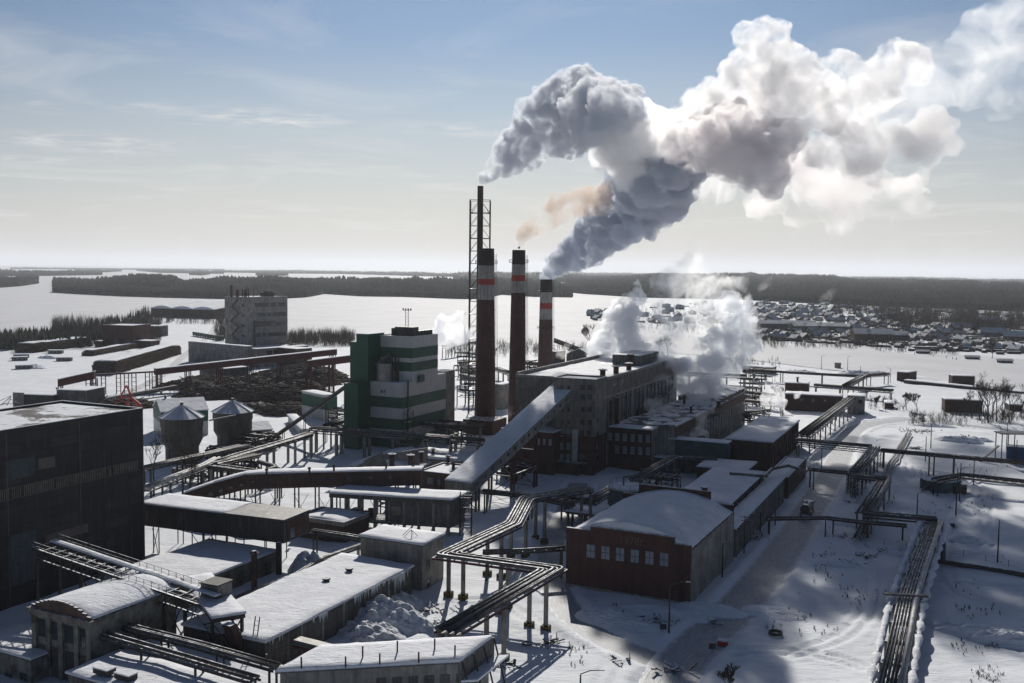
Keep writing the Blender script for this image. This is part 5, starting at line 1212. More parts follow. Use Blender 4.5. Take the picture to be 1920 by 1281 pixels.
rack('thin pipe on posts joining the brick hut to the lattice-legged rack', [(1514,880,5.),(1597,888,5.)], w=.8, step=22, pipes=((0,.3),), legw=.3, legm=M_STEEL)
rack('thin pipe line on posts crossing low over the road behind the tanker', [(1436,973,4.),(1547,971,4.),(1613,979,4.),(1700,986,3.6)], w=.6, step=17, pipes=((0,.22),), legw=.25, legm=M_STEEL)
rack('low snow-lined pipe running away beside the slanting rack', [(1704,812,1.2),(1664,882,1.2),(1628,968,1.2),(1606,1010,1.2)], w=2.0, step=10, pipes=((-.5,.25),(.4,.2)), legw=.25, name='ground_pipe')
rack('trestle walkway bridge leading right from the round basin', [(1752,898,4.6),(1800,889,4.6),(1935,904,4.6)], w=1.6, step=24, pipes=((-.3,.2),(.4,.2)), truss=.9, legw=.4, legm=M_STEEL)
rack('dark high pipe rack on paired concrete legs in front of the green building', [(584,804,8),(700,812,8),(800,819,8),(905,828,8)], w=4, step=10.5, pipes=((-1.5,.35),(-.6,.3),(.3,.4),(1.4,.3)), truss=.9, gm=M_PIPED, pm=M_PIPED, legw=.8)
rack('pipe rack curving away from the green building to the left', [(905,800,7),(820,797,7),(720,783,7.5),(655,785,7.5),(612,800,8)], w=3, step=12, truss=.8, gm=M_STEEL, pm=M_PIPED)
rack('sloping pipe rack running left below the two silos', [(580,815,7.6),(545,827,7.2),(440,858,6.2),(385,877,6)], w=3, step=10, gm=M_STEEL, pm=M_PIPED, legw=.6)
rack('snow-topped pipe rack right behind the big dark hall, upper one', [(272,880,6.5),(330,866,6.5),(385,855,6.5),(455,838,6.5)], w=2.6, step=11, gm=M_STEEL, pm=M_PIPE, legw=.4, legm=M_STEEL)
rack('snow-topped pipe bundle right behind the big dark hall, lower one', [(272,920,6),(330,897,6),(382,877,6),(408,863,6)], w=2.6, step=11, gm=M_STEEL, pipes=((-.8,.5),(.5,.55)), pm=M_WHITE, legw=.4, legm=M_STEEL)
rack('small pipe rack with a square portal bend left of the brown gallery', [(528,894,6),(394,875,6),(484,855,6)], w=1.8, step=12, gm=M_STEEL, pm=M_PIPED, legw=.3, legm=M_STEEL)
rack('short low pipe rack branch beside the brown gallery bend', [(484,866,5),(520,876,5),(484,888,5)], w=1.2, step=10, gm=M_STEEL, pm=M_PIPED, legw=.3, legm=M_STEEL, pipes=((-.3,.25),(.3,.25)))
rack('pair of lagged pipes slanting past the round teal tank', [(1105,944,5),(1158,913,5)], w=3, step=9, gm=M_STEEL)
rack('pair of lagged pipes climbing from the round tank to the blue-grey bridge', [(1190,902,5),(1265,860,5),(1345,864,5)], w=2.6, step=14, gm=M_STEEL)
rack('thin double pipe over the snowy workshop roofs from the grey gallery', [(585,997,6.6),(660,1008,6.6),(783,1034,6.6)], w=1.4, step=18, pipes=((-.4,.28),(.4,.24)), gm=M_STEEL, legw=.25, legm=M_STEEL)
rack('old pipe lying between the two long workshops', [(680,1022,2.4),(603,1049,2.4),(555,1079,2.2),(440,1124,2.)], w=1.2, step=12, pipes=((-.3,.25),(.3,.2)), gm=M_STEEL, name='ground_pipe')
rack('upper pipe line over the bottom left roofs', [(214,1168,7),(262,1182,7),(380,1212,6.8),(520,1252,6.8)], w=1.6, step=12, pipes=((-.5,.22),(0.1,.18),(.6,.22)), gm=M_STEEL, legw=.25, legm=M_STEEL)
rack('lower pipe line over the bottom left roofs', [(180,1186,7),(213,1197,7),(360,1240,6.8),(480,1276,6.8)], w=1.6, step=12, pipes=((-.5,.25),(.5,.22)), gm=M_STEEL, legw=.25, legm=M_STEEL)
rack('thin pipe from the zigzag rack to the brick hall of 1978', [(905,1036,5.6),(980,1034,5.6),(1060,1029,5.6)], w=.7, step=12, pipes=((0,.28),), gm=M_STEEL, legw=.3, legm=M_STEEL)
rack('level pipes in deep shade between conveyor and zigzag rack', [(905,922,5.5),(985,930,5.5),(1075,948,5.5)], w=1.6, step=16, pipes=((-.5,.3),(.5,.3)), gm=M_STEEL, legw=.3, legm=M_STEEL)
rack('far pipe rack by the river, left end in the steam', [(1400,692,6),(1480,699,6),(1622,707,6)], w=3, step=22, gm=M_STEEL, pm=M_PIPED)
rack('far pipe rack kinked like a roof gable by the river', [(1585,724,6),(1622,704,6),(1664,701,6)], w=3, step=16, gm=M_STEEL, pm=M_PIPED, truss=.8)
rack('far low pipe rack running right behind the snowy flat buildings', [(1527,722,5),(1600,727,5),(1674,733,5)], w=2.6, step=14, gm=M_STEEL, pm=M_PIPED, truss=.9)
for i, (x0, y0, x1, y1, z, lb) in enumerate([(1392,735,1452,742,6,'far cluttered pipe rack nearest the steam cloud'),(1395,752,1470,758,5,'cluttered pipe rack right of the long low hall'),(1398,775,1440,770,5,'short cluttered rack by the corner of the long low hall'),(862,682,900,676,8,'distant pipe rack left of the chimneys'),(866,703,905,712,7,'distant pipe rack behind the front chimney'),(930,690,958,700,6,'distant pipe rack between the chimneys'),(832,650,900,640,8,'distant pipe rack in the steam behind the striped building'),(985,678,1010,684,6,'distant pipe rack just left of the shortest chimney'),(1290,700,1400,705,7,'distant pipe rack half lost in the steam')]):
    rack(lb, [(x0,y0,z),(x1,y1,z)], w=3, step=9, gm=M_STEEL, pm=M_PIPED, truss=1.)
# ---------------------------------------------------------------- red galleries of the log yard
def gallery(label, a, b, w, h, m, legm, step=14, snow=.25, leg2=True, name='red_gallery', cat='conveyor gallery', lat=True, lg=.4):
    a = Vector(a); b = Vector(b); d = (b-a).normalized(); s = Vector((-d.y, d.x, 0)).normalized()*w
    root = thing(name, ((a.x+b.x)/2, (a.y+b.y)/2, 0), label, cat)
    MB().hexa([a-UP*h, a-UP*h+s, b-UP*h+s, b-UP*h], [a, a+s, b+s, b]).build('wall', m, root)
    snow_slab(Vector((a.x,a.y,0)), b-a, s, a.z+.01, snow, 'roof_snow', root, over=.1)
    L = (b-a).length; n = max(1, round(L/step))
    for i in range(n+1):
        f = min(max(i/n, .02), .98); c = a+(b-a)*f-UP*h
        for q in (.1, .9):
            for e in ((-1., 1.) if lat else (0,)):
                p = c+s*q+d*e; MB().bar((p.x,p.y,0), (p.x,p.y,p.z), lg).build('leg', legm, root)
        k = MB()
        for hh in np.arange(.5, c.z-3, 3.):
            p0, p1 = c+s*.1, c+s*.9; k.bar((p0.x,p0.y,hh),(p1.x,p1.y,hh+3),.12); k.bar((p1.x,p1.y,hh),(p0.x,p0.y,hh+3),.12)
            if lat: k.bar((c.x-d.x,c.y-d.y,hh),(c.x+d.x,c.y+d.y,hh+3),.12)
        if k.v: k.build('bracing', legm, root)
    return root
ga = G(292,692,11); gb = AT(632,655,ga.y+55); gallery('long dark red gallery climbing from left to right over the log heaps', ga, gb, 3.2, 3.0, M_REDST, M_REDST, 15)
gc = AT(576,677,452); ge = AT(664,666,452); gallery('short red gallery on tall lattice trestle butting against the striped building', gc, ge, 3.2, 3.2, M_REDST, M_REDST, 9)
gallery('red gallery head over the plain dark block at the far left', AT(108,712,450), AT(176,697,452), 3., 3.4, M_REDST, M_STEEL, 15)
root = thing('crane_runway', (*G(230,735).xy, 0), 'red steel crane runway on paired legs left of the long red gallery', 'crane runway')
a = AT(163,704,455); b_ = AT(292,697,470); MB().bar(a, b_, .5, .8).build('beam', M_REDST, root)
for x in (165,175,193,221,236,250,276,289):
    f = (x-163)/129; p = a+(b_-a)*f
    k = MB(); 
    for e in (-1, 1): k.bar((p.x+e, p.y, 0), (p.x+e, p.y, p.z), .32)
    for hh in np.arange(1.5, p.z, 2.): k.bar((p.x-1, p.y, hh), (p.x+1, p.y, hh), .2)
    k.build('leg', M_REDST, root)
belt('belt_conveyor', 'low dark belt conveyor running under the crane runway to the green gable hall', G(163,752,2.5), G(330,722,4.5), 2.5, (.05,.3,.5,.7,.95), h=1.6)
root = thing('log_crane', G(238,765), 'bright red A-frame loader crane standing in the log yard', 'crane'); c = G(236,768)
for e in (-5., 5.): MB().bar(c+Vector((e,0,0)), c+Vector((0,1,10)), .55).build('leg', M_BRRED, root)
MB().bar(c+Vector((-2.5,.5,5)), c+Vector((2.5,.5,5)), .4).build('tie', M_BRRED, root)
MB().tube([c+Vector((4,-6,1)), c+Vector((2.5,-6,4)), c+Vector((5,-6,5.5)), c+Vector((8,-6,3)), c+Vector((9,-6,.5))], .6, 8).build('grab_arm', M_BRRED, root)
# far gallery to the right
gallery('long dark panelled gallery on the far right, above the bare trees', AT(1695,713,545), AT(1935,737,500), 5, 6.3, mat('patch_panel', (.11,.095,.09), (.07,.05,.045), .25, streak=.8, tex=('panel', 6, 3., .25, (.35,.2,.2), .6)), M_STEEL, 22, .35, name='enclosed_gallery', lat=False)
bld('brick_kiosk', 'tall tan brick box house by the river, left of the long panelled gallery', 'building', (1703,699), 716, 1682, 1719, M_BRICKD, snow=.4, az=45)
bld('brick_kiosk', 'small brick box house standing behind the long panelled gallery', 'building', (1828,706), 724, 1786, 1831, M_BRICKD, snow=.4, az=10, lenC=8)
for spec in [('flat_shop','flat-roofed dark brick shop with a chimney stub and deep snow, right of the steam',(1516,720),742,1472,1530,M_BRICKD,20),
             ('flat_shop','long low flat shop in front of the brick shop with the chimney stub',(1578,744),775,1472,1590,M_BRICKD,20),
             ('flat_shop','pale-walled end block at the head of the wide pipe rack',(1622,744),778,1590,1628,M_CONC,20),
             ('flat_shop','tiny brick hut with snow cap below the long panelled gallery, left',(1676,757),768,1659,1680,M_BRICKD,20),
             ('flat_shop','low snow-capped brick shed behind the bare tree clump at the right',(1843,752),776,1772,1850,M_BRICKD,15),
             ('flat_shop','low dark hut by the right edge behind the poles',(1918,760),772,1893,1922,M_BRICKD,15),
             ('flat_shop','long low roofs in the thin steam near the river',(1448,690),703,1392,1456,M_BRICKD,30)]:
    o = bld(spec[0], spec[1], 'building', spec[2], spec[3], spec[4], spec[5], spec[6], az=spec[7], snow=.5, lenC=9, over=.3)
    if 'chimney stub' in spec[1] and 'front' not in spec[1]: vent(o.root, o.P+o.a*.5+o.b*.5+UP*(o.z+.3), h=2, r=.5)
    if spec[3] > 770: 
        for i in range(int(o.lB/5)): window(o, 'L', 1+i*5, 2.6+i*5, o.z-3, o.z-1.4, M_FRAMED, M_GLASS)
# ---------------------------------------------------------------- poles and lamps
def pole(label, px, base, top, r=.13, arm=0, cat='lamp post', name='lamp_post', cross=False, m=None):
    b = G(px, base); zt = ZT(px, base, top); root = thing(name, b, label, cat)
    MB().tube([b-UP*.2, b+UP*zt], r*1.4, 8, r*.8).build('pole', m or M_STEEL, root)
    if arm:
        e = Vector((arm, 0, 0)); MB().tube([b+UP*zt, b+UP*(zt+.5)+e*.5, b+UP*(zt+.6)+e], r*.6, 6).build('arm', M_STEEL, root)
        MB().box(b+UP*(zt+.5)+e, (math.copysign(.8,arm),0,0), (0,.3,0), (0,0,.16)).build('lamp_head', M_WHITE, root)
    if cross:
        k = MB(); 
        for h in (.3, 1.1): k.bar(b+UP*(zt-h)-E1*.9, b+UP*(zt-h)+E1*.9, .12)
        k.build('crossarm', M_STEEL, root)
    return root
for sp in [('tall thin post alone on the right snowfield',1870,1057,975,0),('curved-arm lamp post behind the flat pipe crosspiece',1718,996,926,2.),('tall post just right of the round basin',1792,969,878,0),('second tall post by the round basin, slightly to its right',1799,940,868,0),
    ('thin post left of the rusty scrap heap in the upper yard',1735,866,818,0),('thin post behind the scrap heap in the upper yard',1745,842,795,0),('post by the blue tank platform, upper right',1887,843,792,0),('curved-arm lamp post behind the twin pipes',1825,911,862,1.6),
    ('curved-arm lamp post beside the walkway bridge',1800,908,880,2.),('lamp post with arm in front of the barrel-roofed brick hall',1254,1192,1098,2.6),('lamp post with arm at the bottom edge right of the zigzag rack',1088,1300,1264,2.6),
    ('thin post at the right wall of the brick hall',1354,1085,1018,0),('pole with crossarms beside the ribbed shed',1395,1038,967,'x'),('thin pole between brick hall and ribbed shed',1425,1005,960,0),('slim pole at the ribbed shed end',1453,990,955,0),
    ('slim post at the upper road edge, left of the dark truss rack leg',1540,880,842,0),('post with lamp by the brick hut',1525,918,874,0),
    ('distant lamp post on the river bank, left one',1540,693,668,1.5),('distant lamp post on the river bank, middle one',1589,695,670,1.5),('distant lamp post on the river bank, right one',1669,719,692,-1.5),('distant thin mast by the kinked far rack',1613,705,686,0),
    ('pole at the lower right road edge under the thin pipe',1547,1010,973,0),('post at the edge of the upper road bend',1596,775,748,0),('slim post at the right edge beyond the blue tank',1905,870,825,0)]:
    pole(sp[0], sp[1], sp[2], sp[3], arm=sp[4] if sp[4] != 'x' else 0, cross=sp[4] == 'x', cat='lamp post' if sp[4] and sp[4] != 'x' else 'pole', name='lamp_post' if sp[4] and sp[4] != 'x' else 'pole')
# ---------------------------------------------------------------- round basin, blue tank, small yard things
c = G(1762, 918); root = thing('round_basin', c, 'round grey settling basin with railing and stair in the right yard', 'basin')
MB().tube([(c.x,c.y,-.2),(c.x,c.y,3.0)], 5.2, 24).build('wall', M_TEAL, root); MB().tube([(c.x,c.y,3.01),(c.x,c.y,3.3)], 4.9, 24, 4.3).build('lid_snow', M_ROOFSNOW, root)
MB().cbox(c+Vector((3,-4,0)), 5, 3, 2.2).build('pump_box', M_METAL, root); MB().bar(c+Vector((-6,-2,.1)), c+Vector((-3,-3,3)), .9, .3).build('stair', M_STEEL, root)
k = MB()
for j in range(16): a = 2*math.pi*j/16; p = Vector((c.x+5.1*math.cos(a), c.y+5.1*math.sin(a), 3)); a2 = 2*math.pi*(j+1)/16; q = Vector((c.x+5.1*math.cos(a2), c.y+5.1*math.sin(a2), 3)); k.bar(p, p+UP*1.1, .07); k.bar(p+UP*1.1, q+UP*1.1, .06)
k.build('railing', M_STEEL, root)
for e in (-2, -.6): MB().bar(c+Vector((e,3,0)), c+Vector((e,3,9)), .4).build('leg', M_RUST, root)
c = G(1912, 868); root = thing('blue_tank', c, 'blue steel tank on a raised platform with stairs at the right edge', 'tank')
MB().cbox(c+UP*1.2, 8, 5, 4.2).build('shell', M_BLUE, root)
for e in (-7,-3,3):
    for f in (-2,2): MB().bar(c+Vector((e,f,0)), c+Vector((e,f,9.5)), .3).build('leg', M_STEEL, root)
MB().cbox(c+UP*9.5+Vector((-2,0,0)), 11, 5, .35, d=Vector((0,1,0))).build('platform', M_METALR, root)
MB().bar(c+Vector((-13,0,.2)), c+Vector((-7,0,5.5)), 1., .3).build('stair', M_STEEL, root)
def ring(name, label, cat, px, py, r, h, m, n=28, t=.3):
    c = G(px, py, .15); k = MB(); vs = []
    for rr, z in ((r,0),(r,h),(r-t,h),(r-t,0)): vs += [(c.x+rr*math.cos(2*math.pi*j/n), c.y+rr*math.sin(2*math.pi*j/n), c.z+z) for j in range(n)]
    k.add(vs, [(a*n+j, a*n+(j+1) % n, ((a+1) % 4)*n+(j+1) % n, ((a+1) % 4)*n+j) for a in range(4) for j in range(n)]); tag(k.build(name, m), label, cat)
ring('concrete_ring', 'black ring lying on the smooth snow right of the road', 'ring', 1454, 1189, 1.15, .45, M_SBLACK)
ring('hatch_ring', 'flat round hatch half buried by the zigzag rack footings', 'hatch', 989, 1207, .9, .2, M_STEEL)
for px, py, lb in ((1355,1210,'small red box beside the road fork'),):
    c = G(px, py); r = thing('red_box', c, lb, 'box'); MB().cbox(c, 1.5, 1.0, .8).build('body', M_BRRED, r); MB().cbox(c+UP*.8, 1.6, 1.1, .2).build('lid_snow', M_ROOFSNOW, r)
for px, py, lb in ((1243,1188,'square notice board at the lamp post before the brick hall'),(1335,1225,'small square sign at the road fork')):
    c = G(px, py); r = thing('notice_board', c, lb, 'sign'); MB().bar(c, c+UP*1.6, .08).build('post', M_STEEL, r); MB().box(c+UP*.7+Vector((-.55,-.06,0)), (1.1,0,0), (0,.05,0), (0,0,.9)).build('board', M_METAL, r)
# fence on the right yard
def fence(label, pts, h=1.6, step=4.):
    P = [G(*p) for p in pts]; tot = sum((b-a).length for a, b in zip(P[:-1], P[1:])); r = thing('wire_fence', sum(P, Vector())/len(P), label, 'fence')
    k = MB(); n = int(tot/step)
    for i in range(n+1): p, t = polyline_at(P, tot*i/n*.9999); MB().bar(p, p+UP*h, .1).build('post', M_CONCD, r)
    for a, b in zip(P[:-1], P[1:]):
        for hh in (.5, 1., 1.5): k.bar(a+UP*hh, b+UP*hh, .025)
    k.build('wire', M_STEEL, r)
fence('thin wire fence along the yard left of the snow-laden pipeline', [(1583,1010),(1660,1024),(1740,1034)])
fence('thin wire fence right of the snow-laden pipeline, to the edge', [(1765,1036),(1850,1055),(1935,1075)])
k = MB().tube([G(1752,1052,.8), G(1850,1066,.8), G(1940,1082,.8)], .5, 8); tag(k.build('ground_pipe', M_PIPED, smooth=True), 'thick dark pipe lying on the snow behind the right wire fence', 'pipeline')
k = MB(); a = G(1768,1052,0); k.tube([a, a+UP*4, a+UP*4.4], .55, 10, .3); tag(k.build('vent_stack', M_TEAL), 'stubby grey vent stack at the start of the right wire fence', 'vent')
o = bld('cellar_hatch', 'tiny sunken concrete hatch by the fence corner', 'hatch', (1581,1006), 1009, 1561, 1588, M_CONCD, snow=.2, lenC=3)
# ---------------------------------------------------------------- tanker lorry driving away
c = G(1513, 964); d = (G(1530,925)-G(1500,985)).normalized(); e = Vector((d.y,-d.x,0)); root = thing('tanker_truck', c, 'dark tanker lorry driving away up the packed-snow road', 'truck')
M_TANK = mat('tank_paint', (.10,.075,.07), (.06,.05,.048), .6, rough=.4, metal=.3, snow=.2)
a = c-d*4.6+UP*2.1; k = MB()
k.tube([a, a+d*.15, a+d*5.6, a+d*5.75], 1.22, 18); k.build('tank', M_TANK, root, smooth=False)
MB().box(c-d*4.9-e*.45+UP*.75, e*.9, d*9.2, UP*.35).build('chassis', M_STEEL, root)
cb = MB(); q = c+d*1.7-e*1.2+UP*.9; cb.hexa([q, q+e*2.4, q+e*2.4+d*2.1, q+d*2.1], [q+UP*2.0+d*.05, q+e*2.4+UP*2.0+d*.05, q+e*2.3+d*1.6+UP*2.0, q+e*.1+d*1.6+UP*2.0]); cb.build('cab', M_TANK, root)
MB().box(q+UP*1.05-d*.03+e*.4, e*1.6, d*.02, UP*.7).build('rear_window', M_GLASS, root)
MB().box(q+d*2.1-UP*.35, e*2.4, d*.35, UP*.6).build('bumper', M_STEEL, root)
for s in (-1.45, 1.35): MB().box(q+e*1.2+e*s+d*1.6+UP*1.2, e*.12, d*.12, UP*.7).build('mirror', M_STEEL, root)
for f in (-3.9,-2.6,2.7):
    for s in (-1, 1):
        w0 = c+d*f+e*s*1.15+UP*.52; k = MB().tube([w0-e*.17, w0+e*.17], .52, 16); w = k.build('wheel', M_SBLACK, root); MB().tube([w0+e*s*.18-e*.01, w0+e*s*.2], .25, 10).build('rim', M_METALR, w)
MB().box(c-d*5.2-e*1.1+UP*.7, e*2.2, d*.18, UP*.35).build('rear_bumper', M_WHITE, root)
for s in (-.9,.9): MB().box(c-d*5.25+e*(s-.15)+UP*.85, e*.3, -d*.04, UP*.18).build('tail_light', M_BRRED, root)
MB().tube([a+d*2.2+UP*1.15, a+d*2.2+UP*1.5], .4, 12).build('filler_hatch', M_STEEL, root); MB().tube([a+d*4.2+UP*1.15, a+d*4.2+UP*1.45], .3, 12).build('filler_hatch', M_STEEL, root)
k = MB(); 
for s in (-.25,.25): k.bar(a-d*.12+e*s-UP*1.1, a-d*.12+e*s+UP*1.3, .06)
for h in np.arange(-1, 1.2, .35): k.bar(a-d*.12-e*.25+UP*h, a-d*.12+e*.25+UP*h, .04)
k.build('ladder', M_STEEL, root)
# ---------------------------------------------------------------- truss footbridge and platform, bottom left
A0 = AT(45, 1030, 150); 
pa = G(60, 1028, 13.5); pb = G(372, 1135, 9.5); d = (pb-pa).normalized(); s = Vector((-d.y, d.x, 0)).normalized()
root = thing('truss_bridge', (*((pa+pb)/2).xy, 0), 'skeletal steel truss footbridge stripped to its ribs, sloping from the dark hall to the platform', 'footbridge')
w = 5.0; L = (pb-pa).length
for q in (0, w):
    k = MB(); k.bar(pa+s*q, pb+s*q, .3, .4); k.bar(pa+s*q-UP*1.5, pb+s*q-UP*1.5, .22); n = int(L/2.2)
    for i in range(n):
        x = pa+s*q+d*L*i/n; y = pa+s*q+d*L*(i+1)/n; k.bar(x-UP*1.5, y, .12); k.bar(x, x-UP*1.5, .12)
    k.build('truss', M_STEEL, root)
k = MB()
for i in range(int(L/2.2)): x = pa+d*L*i/int(L/2.2); k.bar(x, x+s*w, .18)
k.build('floor_ribs', M_STEEL, root)
snow_slab(Vector((pa.x, pa.y, 0))+s*(w-1.5), pb-pa, s*1.2, pa.z+.25, .3, 'walkway_snow', root, over=.05)
for q in (w+.1, -.1):
    k = MB(); n = int(L/1.5)
    for i in range(n+1): x = pa+s*q+d*L*i/n; k.bar(x, x+UP*1.2, .06)
    k.bar(pa+s*q+UP*1.2, pb+s*q+UP*1.2, .07); k.bar(pa+s*q+UP*.6, pb+s*q+UP*.6, .05); k.build('railing', M_STEEL, root)
for f in (.02, .30, .55, .80):
    for q in (.3, w-.3): c = pa+d*L*f+s*q-UP*1.6; MB().bar((c.x,c.y,0),(c.x,c.y,c.z),.4).build('leg', M_STEEL, root)
for f in (.30, .55, .80):
    k = MB()
    c0 = pa+d*L*f+s*.3-UP*1.6; c1 = pa+d*L*f+s*(w-.3)-UP*1.6; k.bar((c0.x,c0.y,1),c1,.14); k.bar((c1.x,c1.y,1),c0,.14); k.build('bracing', M_STEEL, root)
z = 8.6; pc = G(398, 1158, z); o = bld('transfer_platform', 'square snowy steel platform on crossed legs at the lower end of the truss footbridge', 'platform', (398,1160), 0, 340, 460, M_STEEL, ztop=z, z0=z-.7, snow=.4, az=60)
for f in (.05, .95):
    for g in (.05, .95): c = o.P+o.a*f+o.b*g; MB().bar(c, c+UP*(z-.7), .4).build('leg', M_STEEL, o.root)
k = MB(); cs = [o.P+o.a*.05+o.b*.05, o.P+o.a*.95+o.b*.05, o.P+o.a*.95+o.b*.95, o.P+o.a*.05+o.b*.95]
for i in range(4): a, b_ = cs[i], cs[(i+1) % 4]; k.bar(a+UP*.4, b_+UP*(z-1), .16); k.bar(b_+UP*.4, a+UP*(z-1), .16); k.bar(a+UP*(z-3), b_+UP*(z-3), .16)
k.build('bracing', M_STEEL, o.root)
c = o.P+o.a*.45+o.b*.6+UP*(z+.3); MB().cbox(c, 3.4, 3.2, 2.0).build('hoist_house', M_METALR, o.root); MB().cbox(c+UP*2, 3.7, 3.5, .2).build('hoist_roof', M_METAL, o.root)
k = MB(); a = o.P+o.b*.95; k.bar(a+E1*-.8+UP*0, a+E1*-2.2+UP*z, .12); k.bar(a+E1*-1.6, a+E1*-3+UP*z, .12)
for i in range(12): f = i/12; k.bar(a+E1*(-.8-1.4*f)+UP*z*f, a+E1*(-1.6-1.4*f)+UP*z*f, .07)
k.build('ladder', M_STEEL, o.root)
c = o.P+o.b*.5+UP*(z-.8); MB().hexa([c-UP*4.5+E2*2, c-UP*4.5+E2*2+E1*-1.6, c-UP*4.5+E2*.6+E1*-1.6, c-UP*4.5+E2*.6], [c+E2*-.2, c+E2*-.2+E1*-1.6, c+E2*-1.6+E1*-1.6, c+E2*-1.6]).build('chute', M_RUST, o.root)
# vertical steel pipes on the lower workshops
c = G(477, 1106); k = MB(); k.tube([c, c+UP*7], .55, 10); k.tube([c+UP*7, c+UP*7.4], .95, 10, .4); tag(k.build('mushroom_vent', M_RUST), 'thick rusty mushroom vent standing between the two long workshops', 'vent')
c = G(523, 1078); tag(MB().tube([c, c+UP*6.5], .6, 10).build('flue', M_STEEL), 'thick dark flue standing by the end of the left workshop', 'flue')
# trough at the foot of the boiler annex
belt('belt_conveyor', 'rusty open belt conveyor frame lying between blue cabin and bottom building', G(556,1196,4), G(700,1232,3), 2.2, (.1,.5,.9), m=M_RUST, h=1.2)

# ---------------------------------------------------------------- dense pipework and small plant
def manifold(label, px, py, w, dpt, h, seed, n=9, az=25, m=None):
    rg = random.Random(seed); c = G(px, py); e = ax(az); f = Vector((e.y,-e.x,0)); root = thing('pipe_manifold', c, label, 'pipework'); q = c-f*w/2-e*dpt/2
    for i in range(3):
        for j in range(2):
            a = q+f*w*i/2+e*dpt*j; MB().bar(a, a+UP*h, .35).build('leg', M_STEEL, root)
    k = MB()
    for lv in (h*.45, h*.75, h):
        for i in range(3): a = q+f*w*i/2; k.bar(a+UP*lv, a+e*dpt+UP*lv, .25)
        for j in range(2): a = q+e*dpt*j; k.bar(a+UP*lv, a+f*w+UP*lv, .25)
    k.build('frame', M_STEEL, root)
    for i in range(n):
        lv = rg.choice((h*.45, h*.75, h))+.3; r = rg.uniform(.15,.45); ma = rg.choice((M_PIPE, M_PIPED, M_PIPED, M_RUST))
        if rg.random() < .6: o_ = e*dpt*rg.random(); a = q+o_-f*rg.uniform(0,2)+UP*lv; b = q+o_+f*(w+rg.uniform(0,3))+UP*lv
        else: o_ = f*w*rg.random(); a = q+o_-e*rg.uniform(0,2)+UP*lv; b = q+o_+e*(dpt+rg.uniform(0,3))+UP*lv
        pts = [a, b] if rg.random() < .5 else [a, b, b-UP*min(lv-.2, rg.uniform(1,h))]
        MB().tube(pts, r, 7).build('pipe', ma, root)
for i, (px, py, w, d_, h, lb) in enumerate(((470,846,9,6,5,'tangle of pipework between the far silo and the sloping rack'),(497,838,7,5,4.5,'dark pipework by the tan store foot'),(420,862,8,6,4,'low snowy pipework at the foot of the two silos'),(440,895,10,6,4,'pipework under the small portal rack'),(360,905,9,5,4,'pipework right of the wide twiggy tree'),
    (850,832,10,7,7,'cluttered pipework at the left foot of the front chimney'),(828,822,7,6,6,'pipework under the right end of the high dark rack'),(880,760,8,8,9,'steel pipework tower left of the front chimney base'),(872,722,9,8,10,'tall steel pipework behind the striped building'),(880,690,12,8,9,'hazy pipework behind the striped building, farther back'),
    (942,760,7,6,5,'pipework between the front and middle chimneys'),(998,700,10,8,7,'pipework between the middle and shortest chimney'),(1395,760,9,7,8,'rusty pipework at the far corner of the long low hall'),(1408,742,9,7,8,'pipework next to the rusty one by the long low hall'),(1385,800,8,5,5,'teal shaded pipework behind the long brick shed'),(1430,716,12,8,7,'distant pipework in the steam by the river'),
    (1300,862,10,5,4,'shaded pipework in the court below the blue-grey bridge'),(1235,915,9,5,4,'shaded pipework right of the round teal tank'),(1080,975,6,4,5,'pipework posts under the far end of the zigzag rack'),(735,962,6,4,4,'machinery frame under the open loading house'),(640,800,8,5,6,'pipework at the left foot of the striped building'),(760,862,6,5,4,'small pipework behind the snow-laden barrel roof'),(955,900,6,4,4,'small pipework below the inclined conveyor'))):
    manifold(lb, px, py, w, d_, h, 300+i)
# ---------------------------------------------------------------- bare trees
def tree_mesh(h, seed, depth=5, spread=.5, twigs=3, r0=None):
    """returns (trunk MB, crown MB) growing from the origin"""
    rg = random.Random(seed); tr = MB(); cr = MB()
    def grow(p, d, l, r, lv):
        n = 2 if lv > 1 else 3; pts = [p]; q = p
        for i in range(n):
            d = (d+Vector((rg.gauss(0,.10), rg.gauss(0,.10), .05))).normalized(); q = q+d*l/n; pts.append(q)
        (tr if lv < 2 else cr).tube(pts, r, 6 if lv < 2 else 3, r*.6, cap=False)
        if lv >= depth: return
        k = rg.randint(2, twigs+(1 if lv > 1 else 0))
        for j in range(k):
            f = rg.uniform(.45, 1) if j else 1; b = pts[0]+(q-pts[0])*f
            nd = (d+Vector((rg.gauss(0,spread), rg.gauss(0,spread), rg.uniform(-.1,.35)))).normalized()
            grow(b, nd, l*rg.uniform(.58,.82), max(r*.60, .036), lv+1)
    grow(Vector((0,0,-.2)), Vector((0,0,1)), h*.30, r0 or h*.016, 0)
    return tr, cr
def make_tree(label, loc, h, seed, group=None, name='bare_tree', **k):
    t, c = tree_mesh(h, seed, **k); root = thing(name, loc, label, 'tree', group)
    L = Vector(loc)
    for mb, nm in ((t, 'trunk'), (c, 'crown')):
        mb.v = [(v[0]+L.x, v[1]+L.y, v[2]+L.z) for v in mb.v]; mb.build(nm, M_BARK, root)
    return root
def dup(root, loc, rz=0., sc=1., label=None):
    r = root.copy(); COL.objects.link(r); r.location = loc; r.rotation_euler = (0,0,rz); r.scale = (sc,sc,sc)
    if label: r['label'] = label
    for ch in root.children:
        c = ch.copy(); COL.objects.link(c); c.parent = r
        for g in ch.children: d = g.copy(); COL.objects.link(d); d.parent = c
    return r
big = [make_tree('tall bare tree against the silo, nearest the big dark hall', G(288,930), 19, 3, depth=6, spread=.42),
       make_tree('wide twiggy bare tree in front of the left silo', G(352,935), 20, 8, depth=7, spread=.5, twigs=3)]
